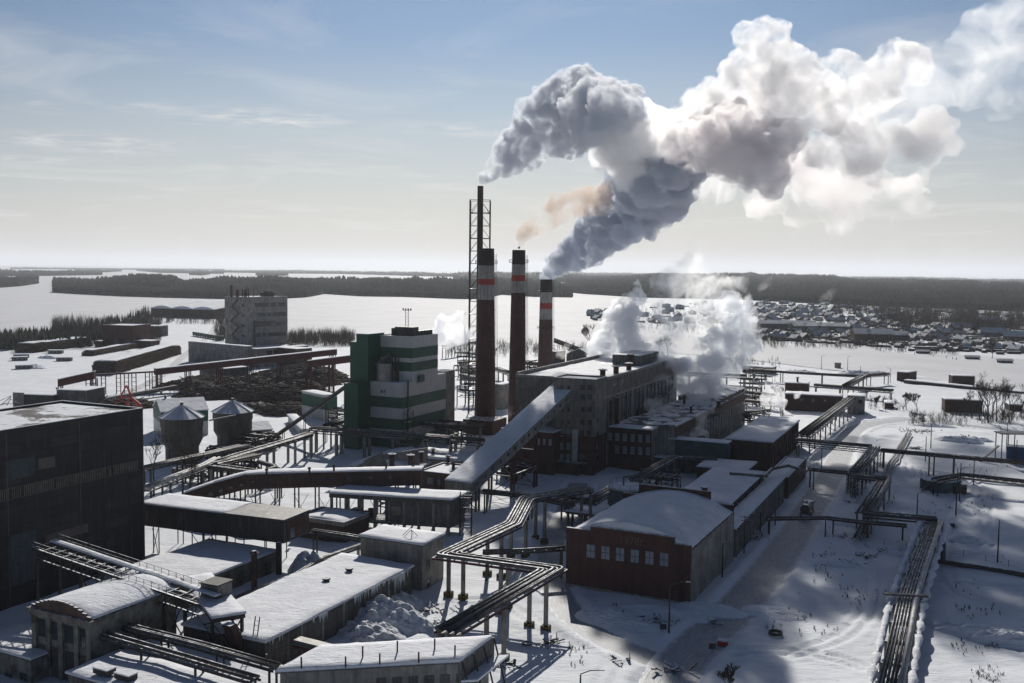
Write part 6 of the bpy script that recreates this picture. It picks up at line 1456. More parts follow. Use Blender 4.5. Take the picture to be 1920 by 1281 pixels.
make_tree('bare tree in the steam beside the flat brick shop', G(1463,770), 14, 12, depth=6, spread=.42)
gT = 'bare trees clumped below the long panelled gallery'
for i, (px, py, h) in enumerate(((1838,790,20),(1853,794,23),(1868,793,22),(1880,788,19),(1845,782,17),(1892,795,18),(1860,785,21),(1815,780,14))):
    make_tree('bare tree in the brown clump below the long panelled gallery', G(px,py), h, 40+i, group=gT, depth=6, spread=.4, twigs=3)
for px, py, h, lb in ((1700,770,10,'bare tree left of the two huts below the panelled gallery'),(1720,772,11,'slim bare tree right of the low snow-capped huts'),(1642,768,8,'small bare bushy tree right of the pale end block'),(1915,785,13,'bare tree at the right edge by the dark hut'),(1105,652,22,'round-topped bare tree on the ice edge beside the steam'),(1252,668,19,'bare tree behind the boiler house roof'),(1236,668,16,'thin bare tree left of the tree behind the boiler house roof'),(1365,1300,5,'bare bush at the bottom edge right of the road fork'),(1860,673,17,'lone bare tree on the snow at the village edge'),(850,868,5,'bare sapling growing on the snow behind the brown head house')):
    make_tree(lb, G(px,py), h, int(px), depth=6, spread=.45, twigs=4)
# spruces that stand out on the near shore
def spruce(label, loc, h, seed, group=None):
    rg = random.Random(seed); root = thing('spruce_tree', loc, label, 'tree', group); L = Vector(loc)
    MB().tube([L-UP*.2, L+UP*h*.96], h*.018, 6, .03).build('trunk', M_BARK, root); k = MB()
    for i in range(16):
        z = h*(.1+.88*i/16); r = h*.17*(1-i/16.5)*rg.uniform(.8,1.15); n = 9
        for j in range(n):
            a = 2*math.pi*(j+rg.random())/n; rr = r*rg.uniform(.6,1.25); t = L+Vector((math.cos(a)*rr, math.sin(a)*rr, z-rr*.45)); b = a+.35
            k.add([L+UP*(z+h*.05), t, L+Vector((math.cos(b)*rr*.8, math.sin(b)*rr*.8, z-rr*.3)), L+Vector((math.cos(a-.35)*rr*.8, math.sin(a-.35)*rr*.8, z-rr*.3))], [(0,3,1),(0,1,2)])
    k.build('crown', M_FOREST, root); return root
gS = 'spruces at the left end of the shore wood'
s0 = None
for i, (px, py, h) in enumerate(((4,655,9),(12,652,12),(20,654,8),(30,651,9),(40,650,14),(50,650,10),(62,648,9),(75,647,11),(92,645,12),(117,641,13),(132,640,11))):
    if s0 is None: s0 = spruce('dark spruce standing at the left end of the shore wood', G(px,py), 11, 2, gS)
    else: dup(s0, G(px,py), random.uniform(0,6), h/11*random.uniform(.9,1.1))
# near shore wood: mixed spruce and bare birch, one mass
rg = np.random.default_rng(77); xs_ = rg.uniform(-20, 420, 1500); band = lerp([(-20,640),(60,632),(130,618),(200,603),(262,585),(300,578),(360,571),(420,580)], xs_); wd_ = lerp([(-20,12),(100,26),(200,44),(262,54),(300,30),(420,14)], xs_)
keep = (xs_ < 280) | (rg.random(1500) < .04); xs_ = xs_[keep]; band = band[keep]; wd_ = wd_[keep]; nk = len(xs_); ys_ = band+4+rg.uniform(0, 1, nk)*wd_; Pg = np.array([G(a, b)[:] for a, b in zip(xs_, ys_)]); hh = rg.uniform(5, 12.5, nk)
V, F = cone_field(Pg[:,0], Pg[:,1], Pg[:,2], hh, hh*rg.uniform(.10,.2,nk), rg)
tag(np_mesh('shore_wood', V, F, M_FOREST), kind='stuff')
def twig_field(name, P, H, seed, n=14, m=None):
    """thickets of bare stems: thin upright slivers"""
    rg = np.random.default_rng(seed); k = len(P); N_ = k*n
    base = np.repeat(P, n, 0); h = np.repeat(H, n)*rg.uniform(.55, 1.1, N_); off = rg.normal(0, 1, (N_, 2))*np.repeat(H, n)[:,None]*.10
    lean = rg.normal(0, .16, (N_, 2)); w = np.maximum(.05, h*.012)*rg.uniform(.7,1.6,N_); an = rg.uniform(0, 3.14, N_)
    z0 = base[:,2]+np.where(rg.random(N_) < .4, 0, h*rg.uniform(.2,.6,N_)); 
    a = np.stack([base[:,0]+off[:,0]-w*np.cos(an), base[:,1]+off[:,1]-w*np.sin(an), z0], 1); b = np.stack([base[:,0]+off[:,0]+w*np.cos(an), base[:,1]+off[:,1]+w*np.sin(an), z0], 1)
    t = np.stack([base[:,0]+off[:,0]+lean[:,0]*h, base[:,1]+off[:,1]+lean[:,1]*h, base[:,2]+h], 1)
    V = np.stack([a, b, t], 1).reshape(-1, 3); F = np.arange(len(V)).reshape(-1, 3)
    return tag(np_mesh(name, V, F, m or M_WOOD), kind='stuff')
def scrub(name, poly_rows, n, h, seed, per=14):
    """poly_rows: (px0, px1, py0, py1) patches"""
    rg = np.random.default_rng(seed); P = []
    tot = sum((b-a)*(d-c) for a, b, c, d in poly_rows)
    for a, b, c, d in poly_rows:
        for _ in range(int(n*(b-a)*(d-c)/tot)): P.append(G(rg.uniform(a,b), rg.uniform(c,d))[:])
    return twig_field(name, np.array(P), rg.uniform(h*.6, h*1.3, len(P)), seed, per)
tag(scrub('birch_scrub', [(-20,130,636,650),(100,300,606,645),(255,285,590,608),(405,425,590,640),(262,420,603,608)], 1500, 10, 5), kind='stuff')
scrub('shore_scrub', [(540,665,632,650)], 420, 9, 6)
scrub('shore_scrub', [(840,1010,648,668),(1000,1100,652,668)], 200, 7, 7)
scrub('shore_scrub', [(1255,1330,612,628),(1640,1700,655,662),(1740,1800,655,668),(1500,1640,646,655),(1390,1500,628,648)], 420, 5, 8)
scrub('village_scrub', [(1400,1920,575,655)], 1300, 7, 9)
scrub('village_scrub', [(1110,1180,583,606),(1190,1400,572,620)], 500, 6, 19)
scrub('village_scrub', [(1650,1830,578,612),(1560,1660,565,590),(1800,1920,590,625)], 1200, 13, 10, 18)
scrub('yard_scrub', [(1700,1900,778,800),(1630,1700,752,772),(1860,1925,770,795)], 220, 4, 11)
scrub('yard_scrub', [(1310,1400,668,682),(1400,1470,676,690),(470,600,690,700)], 90, 4, 12)
# ---------------------------------------------------------------- village
M_VROOF = snow_mat('village_roof_snow', dirty=.5, scale=.6, col=(.50,.52,.56))
def house(label, loc, L, Wd, H, rise, wm, rz, group=None, chim=True, cat='house', name='house', snowm=None):
    root = thing(name, (0,0,0), label, cat, group); x, y = L/2, Wd/2
    MB().box((-x,-y,0), (L,0,0), (0,Wd,0), (0,0,H)).build('wall', wm, root)
    MB().add([(-x,-y,H),(-x,y,H),(-x,0,H+rise),(x,-y,H),(x,y,H),(x,0,H+rise)], [(0,2,1),(3,4,5)]).build('gable', wm, root)
    k = MB(); o = .5
    for s in (-1, 1):
        v = [Vector((-x-o, s*(y+o), H-rise*o/y)), Vector((x+o, s*(y+o), H-rise*o/y)), Vector((x+o, 0, H+rise)), Vector((-x-o, 0, H+rise))]
        if s > 0: v.reverse()
        k.hexa([a+UP*.02 for a in v], [a+UP*.45 for a in v])
    k.build('roof', snowm or M_VROOF, root)
    if chim: MB().box((x*.3,-.4,H+rise*.5), (.8,0,0), (0,.8,0), (0,0,rise*.5+1.4)).build('chimney', M_BRICKD, root)
    for s in (-1, 1):
        for i in (-.5, 0, .5): MB().box((i*L*.7-.5, s*(y+.03)-.02, H*.35), (1.0,0,0), (0,.04,0), (0,0,H*.4)).build('window', M_GLASSP, root)
    root.location = loc; root.rotation_euler = (0,0,rz); return root
M_H = [mat('house_dark', (.07,.05,.04), (.045,.035,.03), .4), mat('house_ochre', (.16,.12,.07), (.10,.07,.05), .4), mat('house_blue', (.06,.09,.12), (.05,.06,.08), .4), mat('house_grey', (.14,.13,.12), (.09,.085,.08), .4)]
gV = 'houses of the village across the ice'
LV = 'small wooden house with snowy gable roof in the village across the ice'
protos = [house(LV, (0,0,0), 11, 8, 3.2, 3.2, M_H[i], 0, gV) for i in range(4)]
rg = random.Random(21); spots = []
def inside(px, py): 
    return py < lerp([(1100,597),(1130,603),(1200,608),(1290,613),(1385,628),(1430,640),(1500,643),(1560,645),(1640,650),(1700,658),(1820,661),(1930,670)], px) and py > lerp([(1100,588),(1150,580),(1220,571),(1300,567),(1400,568),(1560,572),(1930,590)], px)
regions = [((1105,1175),(582,606),34),((1190,1400),(568,622),30),((1398,1560),(566,640),140),((1560,1680),(576,640),44),((1660,1925),(600,664),50)]
for (a, b), (c, d), n in regions:
    t = 0; cnt = 0
    while cnt < n and t < 6000:
        t += 1; px, py = rg.uniform(a,b), rg.uniform(c,d)
        if not inside(px, py): continue
        p = G(px, py)
        if any((p-q).length < 14.5 for q in spots) or (1440 < px < 1570 and 603 < py < 625) or (1605 < px < 1700 and 618 < py < 650): continue
        spots.append(p); cnt += 1
ang = [R(20), R(110)]
for i, p in enumerate(spots[:296]):
    rz = rg.choice(ang)+rg.gauss(0,.12); sc = rg.uniform(.6,1.05)
    if i < 4: protos[i].location = p; protos[i].rotation_euler = (0,0,rz)
    else: dup(protos[rg.randrange(4)], p, rz, sc)
for (px, py, L_, W_, H_, rs, mi, az, lb) in [(1474,617,62,14,6,3,3,3,'long grey warehouse in the middle of the village, left of a second one'),(1533,622,55,16,6,3,3,3,'long pale warehouse right of the first one in the village'),(1635,640,34,16,7,4,1,-4,'tan gabled boathouse on the far bank by the ice'),(1680,638,18,13,5,3,2,-10,'dark rounded shed right of the tan gabled boathouse'),
    (1800,622,20,12,5,4,0,10,'dark big house with steep snow roof in the right of the village'),(1862,632,22,12,5,4,2,-25,'blue-walled house with white roof near the right edge, village side'),(1905,640,20,12,5,4,0,-25,'dark house with pale roof closest to the right edge'),(1855,608,24,13,5,4,0,0,'dark snow-roofed house behind the sparse trees'),(1833,574,44,16,5,2.5,3,0,'distant white-roofed farm hall before the forest'),(1884,580,50,14,4,2,3,0,'distant long barn before the forest at right'),(1440,560,30,12,4,2,3,5,'distant barn at the forest edge above the village')]:
    house(lb, G(px,py), L_, W_, H_, rs, M_H[mi], R(az), None, False, 'building', 'village_hall')
for px, py, lb in ((1823,674,'dark moored hulk on the ice near the lone bare tree'),(1884,681,'small dark boat shed on the ice right of the lone tree'),(1730,663,'small shed at the ice edge among the fishermen')):
    house(lb, G(px,py), 9, 4, 1.8, .8, M_H[0], R(-8), None, False, 'boat shed', 'boat_shed')
vt = [make_tree('bare leafless tree standing among the village houses', (0,0,0), 15, 60+i, 'bare trees in the village', depth=5, spread=.4, r0=.3) for i in range(3)]
rg2 = random.Random(5); k = 0
while k < 190:
    px = rg2.uniform(1400,1925); py = rg2.uniform(580,655)
    if rg2.random() < .5: px = rg2.uniform(1640,1830); py = rg2.uniform(585,628)
    if not inside(px, py): continue
    p = G(px,py)
    if k < 3: vt[k].location = p
    else: dup(vt[rg2.randrange(3)], p, rg2.uniform(0,6), rg2.uniform(.6,1.15))
    k += 1
o = bld('river_hut', 'small hut on legs standing alone on the river bank', 'hut', (1574,681), 691, 1565, 1577, M_CONC, snow=.3, az=40)
# people on the ice
def person_mesh():
    me = bpy.data.meshes.new('person'); J = [(0,0,.95),(0,0,1.15),(0,0,1.42),(0,0,1.55),(0,.02,1.70),(.19,0,1.42),(.27,.03,1.15),(.25,.15,.92),(-.19,0,1.42),(-.27,.03,1.15),(-.25,.12,.92),(.10,0,.88),(.11,.03,.48),(.12,-.02,.06),(.12,.16,.04),(-.10,0,.88),(-.12,.02,.48),(-.13,-.04,.06),(-.13,.14,.04)]
    E_ = [(0,1),(1,2),(2,3),(3,4),(2,5),(5,6),(6,7),(2,8),(8,9),(9,10),(0,11),(11,12),(12,13),(13,14),(0,15),(15,16),(16,17),(17,18)]
    me.from_pydata(J, E_, []); return me, [.17,.18,.19,.09,.125,.10,.08,.06,.10,.08,.06,.12,.09,.07,.06,.12,.09,.07,.06]
M_COAT = mat('dark_coat', (.04,.04,.05), (.03,.03,.035), 2.)
me, rad = person_mesh(); p0_ = link_mesh('person', me, M_COAT); md = p0_.modifiers.new('skin', 'SKIN')
for i, r in enumerate(rad): me.skin_vertices[0].data[i].radius = (r, r)
me.skin_vertices[0].data[0].use_root = True; p0_.modifiers.new('sub', 'SUBSURF').levels = 1; p0_.modifiers['sub'].render_levels = 1
PPL = [(1560,651.5,'person in dark clothes standing on the river ice, left of the group'),(1715,665,'person in dark clothes near the small shed at the ice edge'),(1750,669,'person in dark coat alone on the ice between the shed and the trio'),(1774,672,'person in dark coat, first of three spread across the ice'),(1786,674,'person in dark coat, middle of three spread across the ice'),(1793,675,'person in dark coat, last of three spread across the ice'),(1226,624.5,'person walking on the ice behind the steam, left of a pair'),(1237,625,'person walking on the ice behind the steam, right of a pair'),(1292,632,'person alone on the ice behind the tall steam')]
for i, (px, py, lb) in enumerate(PPL):
    q = p0_ if i == 0 else p0_.copy()
    if i: COL.objects.link(q)
    q.location = G(px, py, .27); q.rotation_euler = (0,0,random.uniform(0,6)); tag(q, lb, 'person')
# ---------------------------------------------------------------- logs
def logs_mesh(name, items, m, label, cat, sides=6):
    """items: (centre, direction, length, radius)"""
    V = []; F = []; n = 0
    for c, d, l, r in items:
        c = np.array(c); d = np.array(d, float); d /= np.linalg.norm(d); a = np.cross(d, [0,0,1]); a = a/np.linalg.norm(a) if np.linalg.norm(a) > .1 else np.array([1.,0,0]); b = np.cross(d, a)
        an = np.linspace(0, 2*np.pi, sides, endpoint=False); ring = (np.cos(an)[:,None]*a+np.sin(an)[:,None]*b)*r
        V += [c-d*l/2+ring, c+d*l/2+ring*.85]; j = np.arange(sides)
        F += [(n+x, n+(x+1) % sides, n+sides+(x+1) % sides, n+sides+x) for x in j]
        F += [(n+q0, n+q1, n+q2, n+q3) for q0, q1, q2, q3 in ((0,5,4,3),(0,3,2,1))]+[(n+6+q0, n+6+q1, n+6+q2, n+6+q3) for q0, q1, q2, q3 in ((0,1,2,3),(0,3,4,5))]
        n += 2*sides
    V = np.concatenate(V); L = Vector([float(x) for x in V.mean(0)]); L.z = 0
    return tag(np_mesh(name, V-np.array(L), np.array(F), m, None, L), label, cat)
rg = random.Random(9)
def stack(label, pa, pb, h, depth, r=.34, side=1, roundend=True):
    a = G(*pa); b = G(*pb); t = (b-a).normalized(); n = Vector((-t.y, t.x, 0))
    if n.y < 0: n = -n
    L = (b-a).length; it = []
    for k_ in range(int(h/(r*1.75))):
        z = r+k_*r*1.75; ins = (z/h)**2*3. if roundend else 0
        x = ins+rg.uniform(0,.4)
        while x < L-ins:
            rr = r*rg.uniform(.75,1.1); it.append((a+t*x+n*(depth/2+rg.gauss(0,.35))+UP*(z+rg.gauss(0,.06)+.5*math.sin(x*.13)), n+t*rg.gauss(0,.02), depth, rr)); x += rr*2.02
    o = logs_mesh('log_stack', it, M_LOG, label, 'log stack')
    return o, a, t, n, L
for lb, pa, pb, h, dp in (('long tall log stack with snow along its top, in front of the brick boiler house',(172,703),(304,664),7.2,13),('lower log ridge behind the long tall log stack',(175,668),(262,652),3.4,8),('dark log stack with white top near the shore wood, left of the brick boiler house',(62,662),(172,648),6.0,14)):
    o_, a, t_, n_, L = stack(lb, pa, pb, h, dp, r=.42)
    snow_slab(Vector((a.x, a.y, 0))+t_*3+n_*2.2, t_*(L-6), n_*(dp-3.2), h+.1, .5, 'snow_cap', None, over=0, res=1.5, rough=.5); tag(bpy.data.objects[-1] if False else COL.objects[-1], kind='stuff')
gH = 'heaps of logs in the timber yard'
for i, (px, py, w_, h, lb) in enumerate(((350,727,20,3.5,'low log heap nearest the crane runway end'),(395,718,26,3.5,'log heap with snow streaks under the red gallery left part'),(400,745,24,5,'big dark log heap behind the green gable hall'),(455,745,26,6,'big dark log heap in the middle of the yard'),(470,722,22,4,'log heap just below the yard office'),(520,752,24,7,'rounded brown log heap in the middle of the yard'),(525,715,28,6,'brown log heap below the red gallery centre'),(560,742,20,7,'tall round brown log heap left of the green transfer house'),(585,722,20,6,'log heap under the trestle of the red gallery'),(540,775,16,4,'pale wire-like heap beside the transfer house'),(610,716,18,5,'log heap right under the short red gallery'),(480,770,14,2.5,'flat log heap right of the far silo'),(570,705,30,6,'long dark log bank behind the trestle'),(225,762,22,3.,'low log heap around the red crane'),(160,763,18,2.5,'low log heap behind the dark hall roof'))):
    c = G(px, py); it = []; base = rg.uniform(-.3,.3)+R(25); sq = rg.uniform(.55,.8)
    for _ in range(int(60+w_*16)):
        a = rg.uniform(0, 6.283); q = math.sqrt(rg.random()); x = q*w_/2*math.cos(a)*1.5; y = q*w_/2*math.sin(a)*sq*1.6
        z = h*(1-q**2)*rg.uniform(.86,1.05); dd = Vector((math.cos(base+rg.gauss(0,.28)), math.sin(base+rg.gauss(0,.28)), rg.gauss(-.0,.12)-.25*x/w_))
        it.append((c+Vector((x,y,z+.2)), dd, rg.uniform(4,7), rg.uniform(.16,.3)))
    k = MB(); n = 14; vs = []; fs = []
    for j, (f, zf) in enumerate(((1.,-.1),(.8,.3),(.5,.65),(.2,.85))): vs += [c+Vector((math.cos(6.283*i2/n)*w_*.75*f, math.sin(6.283*i2/n)*w_/2*sq*1.6*f, h*zf)) for i2 in range(n)]
    vs.append(c+UP*h*.88); fs = [(j*n+i2, j*n+(i2+1) % n, (j+1)*n+(i2+1) % n, (j+1)*n+i2) for j in range(3) for i2 in range(n)]+[(3*n+i2, 3*n+(i2+1) % n, 4*n) for i2 in range(n)]
    o_ = logs_mesh('log_heap', it, M_LOG, lb, 'log heap'); k.add(vs, fs); cc = k.build('core', M_LOG, o_)
# ---------------------------------------------------------------- snow banks, rubble, scrap
def mound(label, px, py, lx, ly, h, seed, name='snow_bank', m=None, rough=.5, az=25, kind='structure', z0=-.4):
    c = G(px, py); n = 28 if max(lx,ly) < 5 else 64; u = np.linspace(-1, 1, n); X, Y = np.meshgrid(u, u); q = np.clip(1-X**2-Y**2, 0, 1)
    hh = h*q**.8*(.55+rough*vnoise((X+seed)*4.3, (Y+seed)*4.3, 1., seed)+rough*.6*vnoise((X+seed)*11, (Y+seed)*11, 1., seed+1)+rough*.12*vnoise((X+seed)*27, (Y+seed)*27, 1., seed+2)); hh = np.where(q <= 0, z0, hh)
    e = ax(az); f = Vector((e.y,-e.x,0)); Xw = f.x*X*lx+e.x*Y*ly; Yw = f.y*X*lx+e.y*Y*ly
    V = np.stack([Xw.ravel(), Yw.ravel(), hh.ravel()], 1); ii = (np.arange(n-1)[:,None]*n+np.arange(n-1)[None,:]).ravel()
    o = np_mesh(name, V, np.stack([ii, ii+1, ii+n+1, ii+n], 1), m or snow_mat('dirty_snow', dirty=.75, scale=2), None, c, smooth=True); return tag(o, kind=kind)
mound('', 715, 1165, 10, 5, 3.4, 3, rough=.55); mound('', 690, 1190, 7, 4, 1.8, 5, rough=.55); mound('', 745, 1130, 6, 3, 1.6, 7, rough=.55); mound('', 580, 1072, 4.5, 4, 3., 8, rough=.7)
for px, py, lx, ly, h, s in ((1850,1195,9,2.4,1.6,11),(1890,1205,7,3,1.9,12),(1790,1180,6,2,1.,13),(1140,1160,6,4,1.5,14),(1180,1175,7,3,1.1,15),(1330,1145,7,3,1.2,16),(1795,828,9,4,1.8,17),(1830,826,6,3,1.2,18),(1755,800,8,3,1.2,19),(1500,700,12,6,2,20),(1605,702,12,6,2.2,21),(1640,702,10,6,2.,22),(1820,1015,5,3,1.0,23),(1590,985,7,3,.8,24),(1680,1040,6,3,.8,25),(1452,1150,6,4,.6,26),(60,690,12,6,2,27),(90,672,9,4,1.6,28),(1870,1100,8,2,.6,29),(1575,1060,5,3,.7,30),(1250,1150,9,3,.9,31)):
    mound('', px, py, lx, ly, h, s, m=M_SNOW)
def debris(label, px, py, n, sp, seed, m=None, name='scrap_heap', cat='scrap'):
    rg = random.Random(seed); c = G(px, py); k = MB()
    for _ in range(n):
        p = c+Vector((rg.gauss(0,sp), rg.gauss(0,sp*.6), rg.uniform(0,.5))); d = Vector((rg.uniform(-1,1), rg.uniform(-1,1), rg.uniform(-.2,.5))).normalized(); k.bar(p, p+d*rg.uniform(.4,1.8), rg.uniform(.08,.45), rg.uniform(.05,.25))
    tag(k.build(name, m or M_DEBRIS), label, cat)
for i, (px, py, n, sp, lb) in enumerate(((1730,810,60,3.4,'dark scrap pile in the upper right yard behind the thin post'),(1700,809,14,2.5,'scattered scrap left of the dark scrap pile'),(1805,822,30,1.6,'brushwood pile on the upper right yard'),(1594,1059,16,1.,'broken boards sticking out of the yard snow'),(1657,1038,26,.6,'brown brush heap by the wire fence'),(1625,1045,22,1.0,'black rubble line on the snow by the wire fence'),(1165,1160,16,1.4,'rubble sticking out in front of the brick hall'),(1230,1170,20,1.8,'rubble beside the notice board'),(1255,1258,18,1.2,'dark debris patch in the road fork'),(1163,1243,10,1.,'dark patch of debris on the snow left of the fork'),(1335,1168,10,.8,'manhole debris at the right corner of the brick hall'),(1710,842,24,1.,'dark machine wreck in the upper yard, left one'),(1722,842,12,.6,'small machine wreck beside the larger wreck'),(727,1229,5,.4,'brown stones on the snow behind the bottom building'),(820,1172,10,.9,'dark stones on the lit snow near the zigzag rack legs'),(815,1143,14,1.8,'boards lying in the snow beneath the zigzag rack'),(1595,943,14,1.2,'planks under the lattice leg by the road'),(1420,1010,30,1.6,'dark clutter at the foot of the ribbed shed'),(1776,955,10,.8,'scrap by the tall posts'),(1866,1205,14,1.6,'black stones in the lit snow bank, lower right'),(950,1250,22,1.,'rubble round the striped footings of the zigzag rack'),(1030,1207,18,.8,'rubble round the right striped footing of the zigzag rack'))):
    debris(lb, px, py, n, sp, 100+i)
c = G(1735,962); 
o = bld('pump_box', 'small square box by the posts right of the flat pipe crosspiece', 'box', (1790,982), 990, 1800, 1802, M_METAL, snow=.15, lenB=2.5, lenC=2.5)

# goods wagons on the siding behind the brick boiler house
gW = 'green goods wagons on the siding left of the stained tower block'
wa, wb = G(364,630), G(424,640); wd_ir = (wb-wa).normalized(); wn = Vector((-wd_ir.y, wd_ir.x, 0)); nW = max(3, int((wb-wa).length/11)); pw = None
for i in range(nW):
    c = wa+wd_ir*(11*i+5)
    if pw is None:
        pw = thing('goods_wagon', c, 'green open goods wagon in the row left of the stained tower block', 'wagon', gW); pw0 = c
        MB().box(c-wd_ir*5-wn*1.5+UP*1.2, wd_ir*10, wn*3, UP*2.4).build('body', M_GREENP, pw); MB().box(c-wd_ir*5-wn*1.2+UP*.8, wd_ir*10, wn*2.4, UP*.38).build('chassis', M_STEEL, pw); MB().box(c-wd_ir*4.9-wn*1.4+UP*3.61, wd_ir*9.8, wn*2.8, UP*.2).build('snow_load', M_ROOFSNOW, pw)
        for f in (-3.6,-2.2,2.2,3.6):
            for s_ in (-1.2,1.2): MB().tube([c+wd_ir*f+wn*(s_-.08)+UP*.5, c+wd_ir*f+wn*(s_+.08)+UP*.5], .5, 10).build('wheel', M_STEEL, pw)
    else: dup(pw, c)

# dry weeds poking through the snow
rg = np.random.default_rng(91); Pw = []
for (a, b, c, d, n) in ((1400,1900,1000,1270,170),(1050,1330,1120,1260,110),(1640,1900,820,980,120),(600,900,1100,1240,60),(1500,1640,960,1080,50),(560,860,930,1000,40)):
    cx = rg.uniform(a,b,max(4,n//8)); cyy = rg.uniform(c,d,max(4,n//8))
    for _ in range(n): i = rg.integers(len(cx)); Pw.append(G(cx[i]+rg.normal(0,16), cyy[i]+rg.normal(0,7))[:])
Pw = np.array(Pw); off_road = np.minimum(seg_dist(Pw[:,0], Pw[:,1], ROADL[0][0])-ROADL[0][1]/2, seg_dist(Pw[:,0], Pw[:,1], ROADL[1][0])-ROADL[1][1]/2) > 1.2; Pw = Pw[off_road]
twig_field('dry_weeds', Pw, rg.uniform(.4,1.1,len(Pw)), 92, 7)

# fences, woodpiles and sheds between the village houses: dark uncountable clutter
rg = np.random.default_rng(55); k = MB(); c = 0
while c < 900:
    px = rg.uniform(1105,1925); py = rg.uniform(570,664)
    if rg.random() < .6: px = rg.uniform(1400,1925)
    if not inside(px, py) or 1190 < px < 1210: continue
    p = G(px, py); d = ax(float(rg.choice([20,110]))+float(rg.normal(0,6))); e = Vector((d.y,-d.x,0)); L_ = float(rg.uniform(4,20)); w_ = .15 if rg.random() < .7 else 2.5; h_ = float(rg.uniform(1.2,2.2))
    k.box(p, d*L_, e*w_, UP*h_); c += 1
tag(k.build('village_clutter', mat('weathered_boards', (.055,.045,.04), (.10,.09,.08), .3, snow=.35)), kind='stuff')
# ---------------------------------------------------------------- steam and smoke: cauliflower hulls filled with scattering volume
def smoke_mat(name, dens, col=(1,1,1), ab=0.0, an=.25, lo=.42, hi=.6, sc=.05):
    if name in MATS: return MATS[name]
    m, t = nodes(name); MATS[name] = m
    out = N(t, 'ShaderNodeOutputMaterial')
    pv = N(t, 'ShaderNodeVolumePrincipled', Density=dens, Anisotropy=an); pv.inputs['Color'].default_value = c4(col)
    t.links.new(pv.outputs[0], out.inputs['Volume'])
    if sc:
        p = N(t, 'ShaderNodeNewGeometry').outputs['Position']
        f = ramp(t, noise(t, p, sc, 8, .66, .6), lo, hi, 0., dens); t.links.new(f, pv.inputs['Density'])
    m.volume_intersection_method = 'FAST' if hasattr(m, 'volume_intersection_method') else None
    try: m.cycles.homogeneous_volume = not sc; m.cycles.volume_step_rate = .18
    except Exception: pass
    rg = N(t, 'ShaderNodeRGB'); rg.outputs[0].default_value = (1,1,1,1)
    tr = N(t, 'ShaderNodeBsdfTransparent'); t.links.new(rg.outputs[0], tr.inputs[0]); t.links.new(tr.outputs[0], out.inputs['Surface'])
    return m
def ico(sub):
    bm = bmesh.new(); bmesh.ops.create_icosphere(bm, subdivisions=sub, radius=1.0)
    V = np.array([v.co[:] for v in bm.verts]); F = np.array([[v.index for v in f.verts] for f in bm.faces]); bm.free(); return V, F
ICO1, ICO2 = ico(2), ico(3)
def plume(name, puffs, m, seed, vox=1.1, lumps=(26, .5), lumps2=(9, .42), disp=(1.6, 5.0)):
    """puffs: (px, py, radius px, distance m) -> one lumpy closed hull"""
    rg = np.random.default_rng(seed); balls = []
    for px, py, rp, D in puffs:
        c = np.array(AT(px, py, D)); r = rp/FPX*D*1.0
        balls.append((c, r*.82))
        for _ in range(lumps[0]):
            d = rg.normal(size=3); d /= np.linalg.norm(d); r1 = r*lumps[1]*rg.uniform(.55, 1.0)
            c1 = c+d*(r*1.02-r1*.45); balls.append((c1, r1))
            for _ in range(lumps2[0]):
                d2 = rg.normal(size=3)+d*1.1; d2 /= np.linalg.norm(d2); r2 = r1*lumps2[1]*rg.uniform(.5, 1.0)
                if r2 > vox*.7: balls.append((c1+d2*(r1*1.0), r2))
    V, F = [], []; n = 0
    for c, r in balls:
        bv, bf = ICO2 if r > 4*vox else ICO1
        V.append(bv*r+c); F.append(bf+n); n += len(bv)
    V = np.concatenate(V); F = np.concatenate(F); L = Vector([float(x) for x in V.mean(0)])
    o = np_mesh(name, V-np.array(L), F, m, None, L)
    md = o.modifiers.new('remesh', 'REMESH'); md.mode = 'VOXEL'; md.voxel_size = vox
    me2 = bpy.data.meshes.new_from_object(o.evaluated_get(bpy.context.evaluated_depsgraph_get())); o.modifiers.clear()
    # keep the outer skins only, without the hollows closed in between puffs
    nv = len(me2.vertices); co = np.zeros(nv*3, np.float32); me2.vertices.foreach_get('co', co); co = co.reshape(-1, 3)
    nl = len(me2.loops); li = np.zeros(nl, np.int32); me2.loops.foreach_get('vertex_index', li); lt = np.zeros(len(me2.polygons), np.int32); me2.polygons.foreach_get('loop_total', lt)
    if (lt == 4).all():
        Q = li.reshape(-1, 4); lab = np.arange(nv)
        while True:
            m_ = lab[Q].min(1); new = lab.copy()
            for j in range(4): np.minimum.at(new, Q[:,j], m_)
            new = new[new]; new = new[new]
            if (new == lab).all(): break
            lab = new
        a_, b_, c_ = co[Q[:,0]], co[Q[:,1]], co[Q[:,2]]; d_ = co[Q[:,3]]
        vol = (np.einsum('ij,ij->i', a_, np.cross(b_, c_))+np.einsum('ij,ij->i', a_, np.cross(c_, d_)))/6
        tot = np.bincount(lab[Q[:,0]], weights=vol, minlength=nv); keep = tot[lab[Q[:,0]]] > max(tot.max()*.0005, 1.)
        Q = Q[keep]; used, inv = np.unique(Q, return_inverse=True)
        bpy.data.objects.remove(o); o = np_mesh(name, co[used].astype(float), inv.reshape(-1, 4), m, None, L); bpy.data.meshes.remove(me2)
    else:
        o.data = me2; me2.materials.clear(); me2.materials.append(m)
    for i, (st, sz) in enumerate(((disp[0], disp[1]), (disp[0]*.55, disp[1]*.42), (disp[0]*.3, disp[1]*.17))):
        tx = bpy.data.textures.new(name, 'CLOUDS'); tx.noise_scale = sz; tx.noise_depth = 5
        dm = o.modifiers.new('disp', 'DISPLACE'); dm.texture = tx; dm.strength = st; dm.mid_level = .5; dm.texture_coords = 'LOCAL'
    return tag(o, kind='stuff')
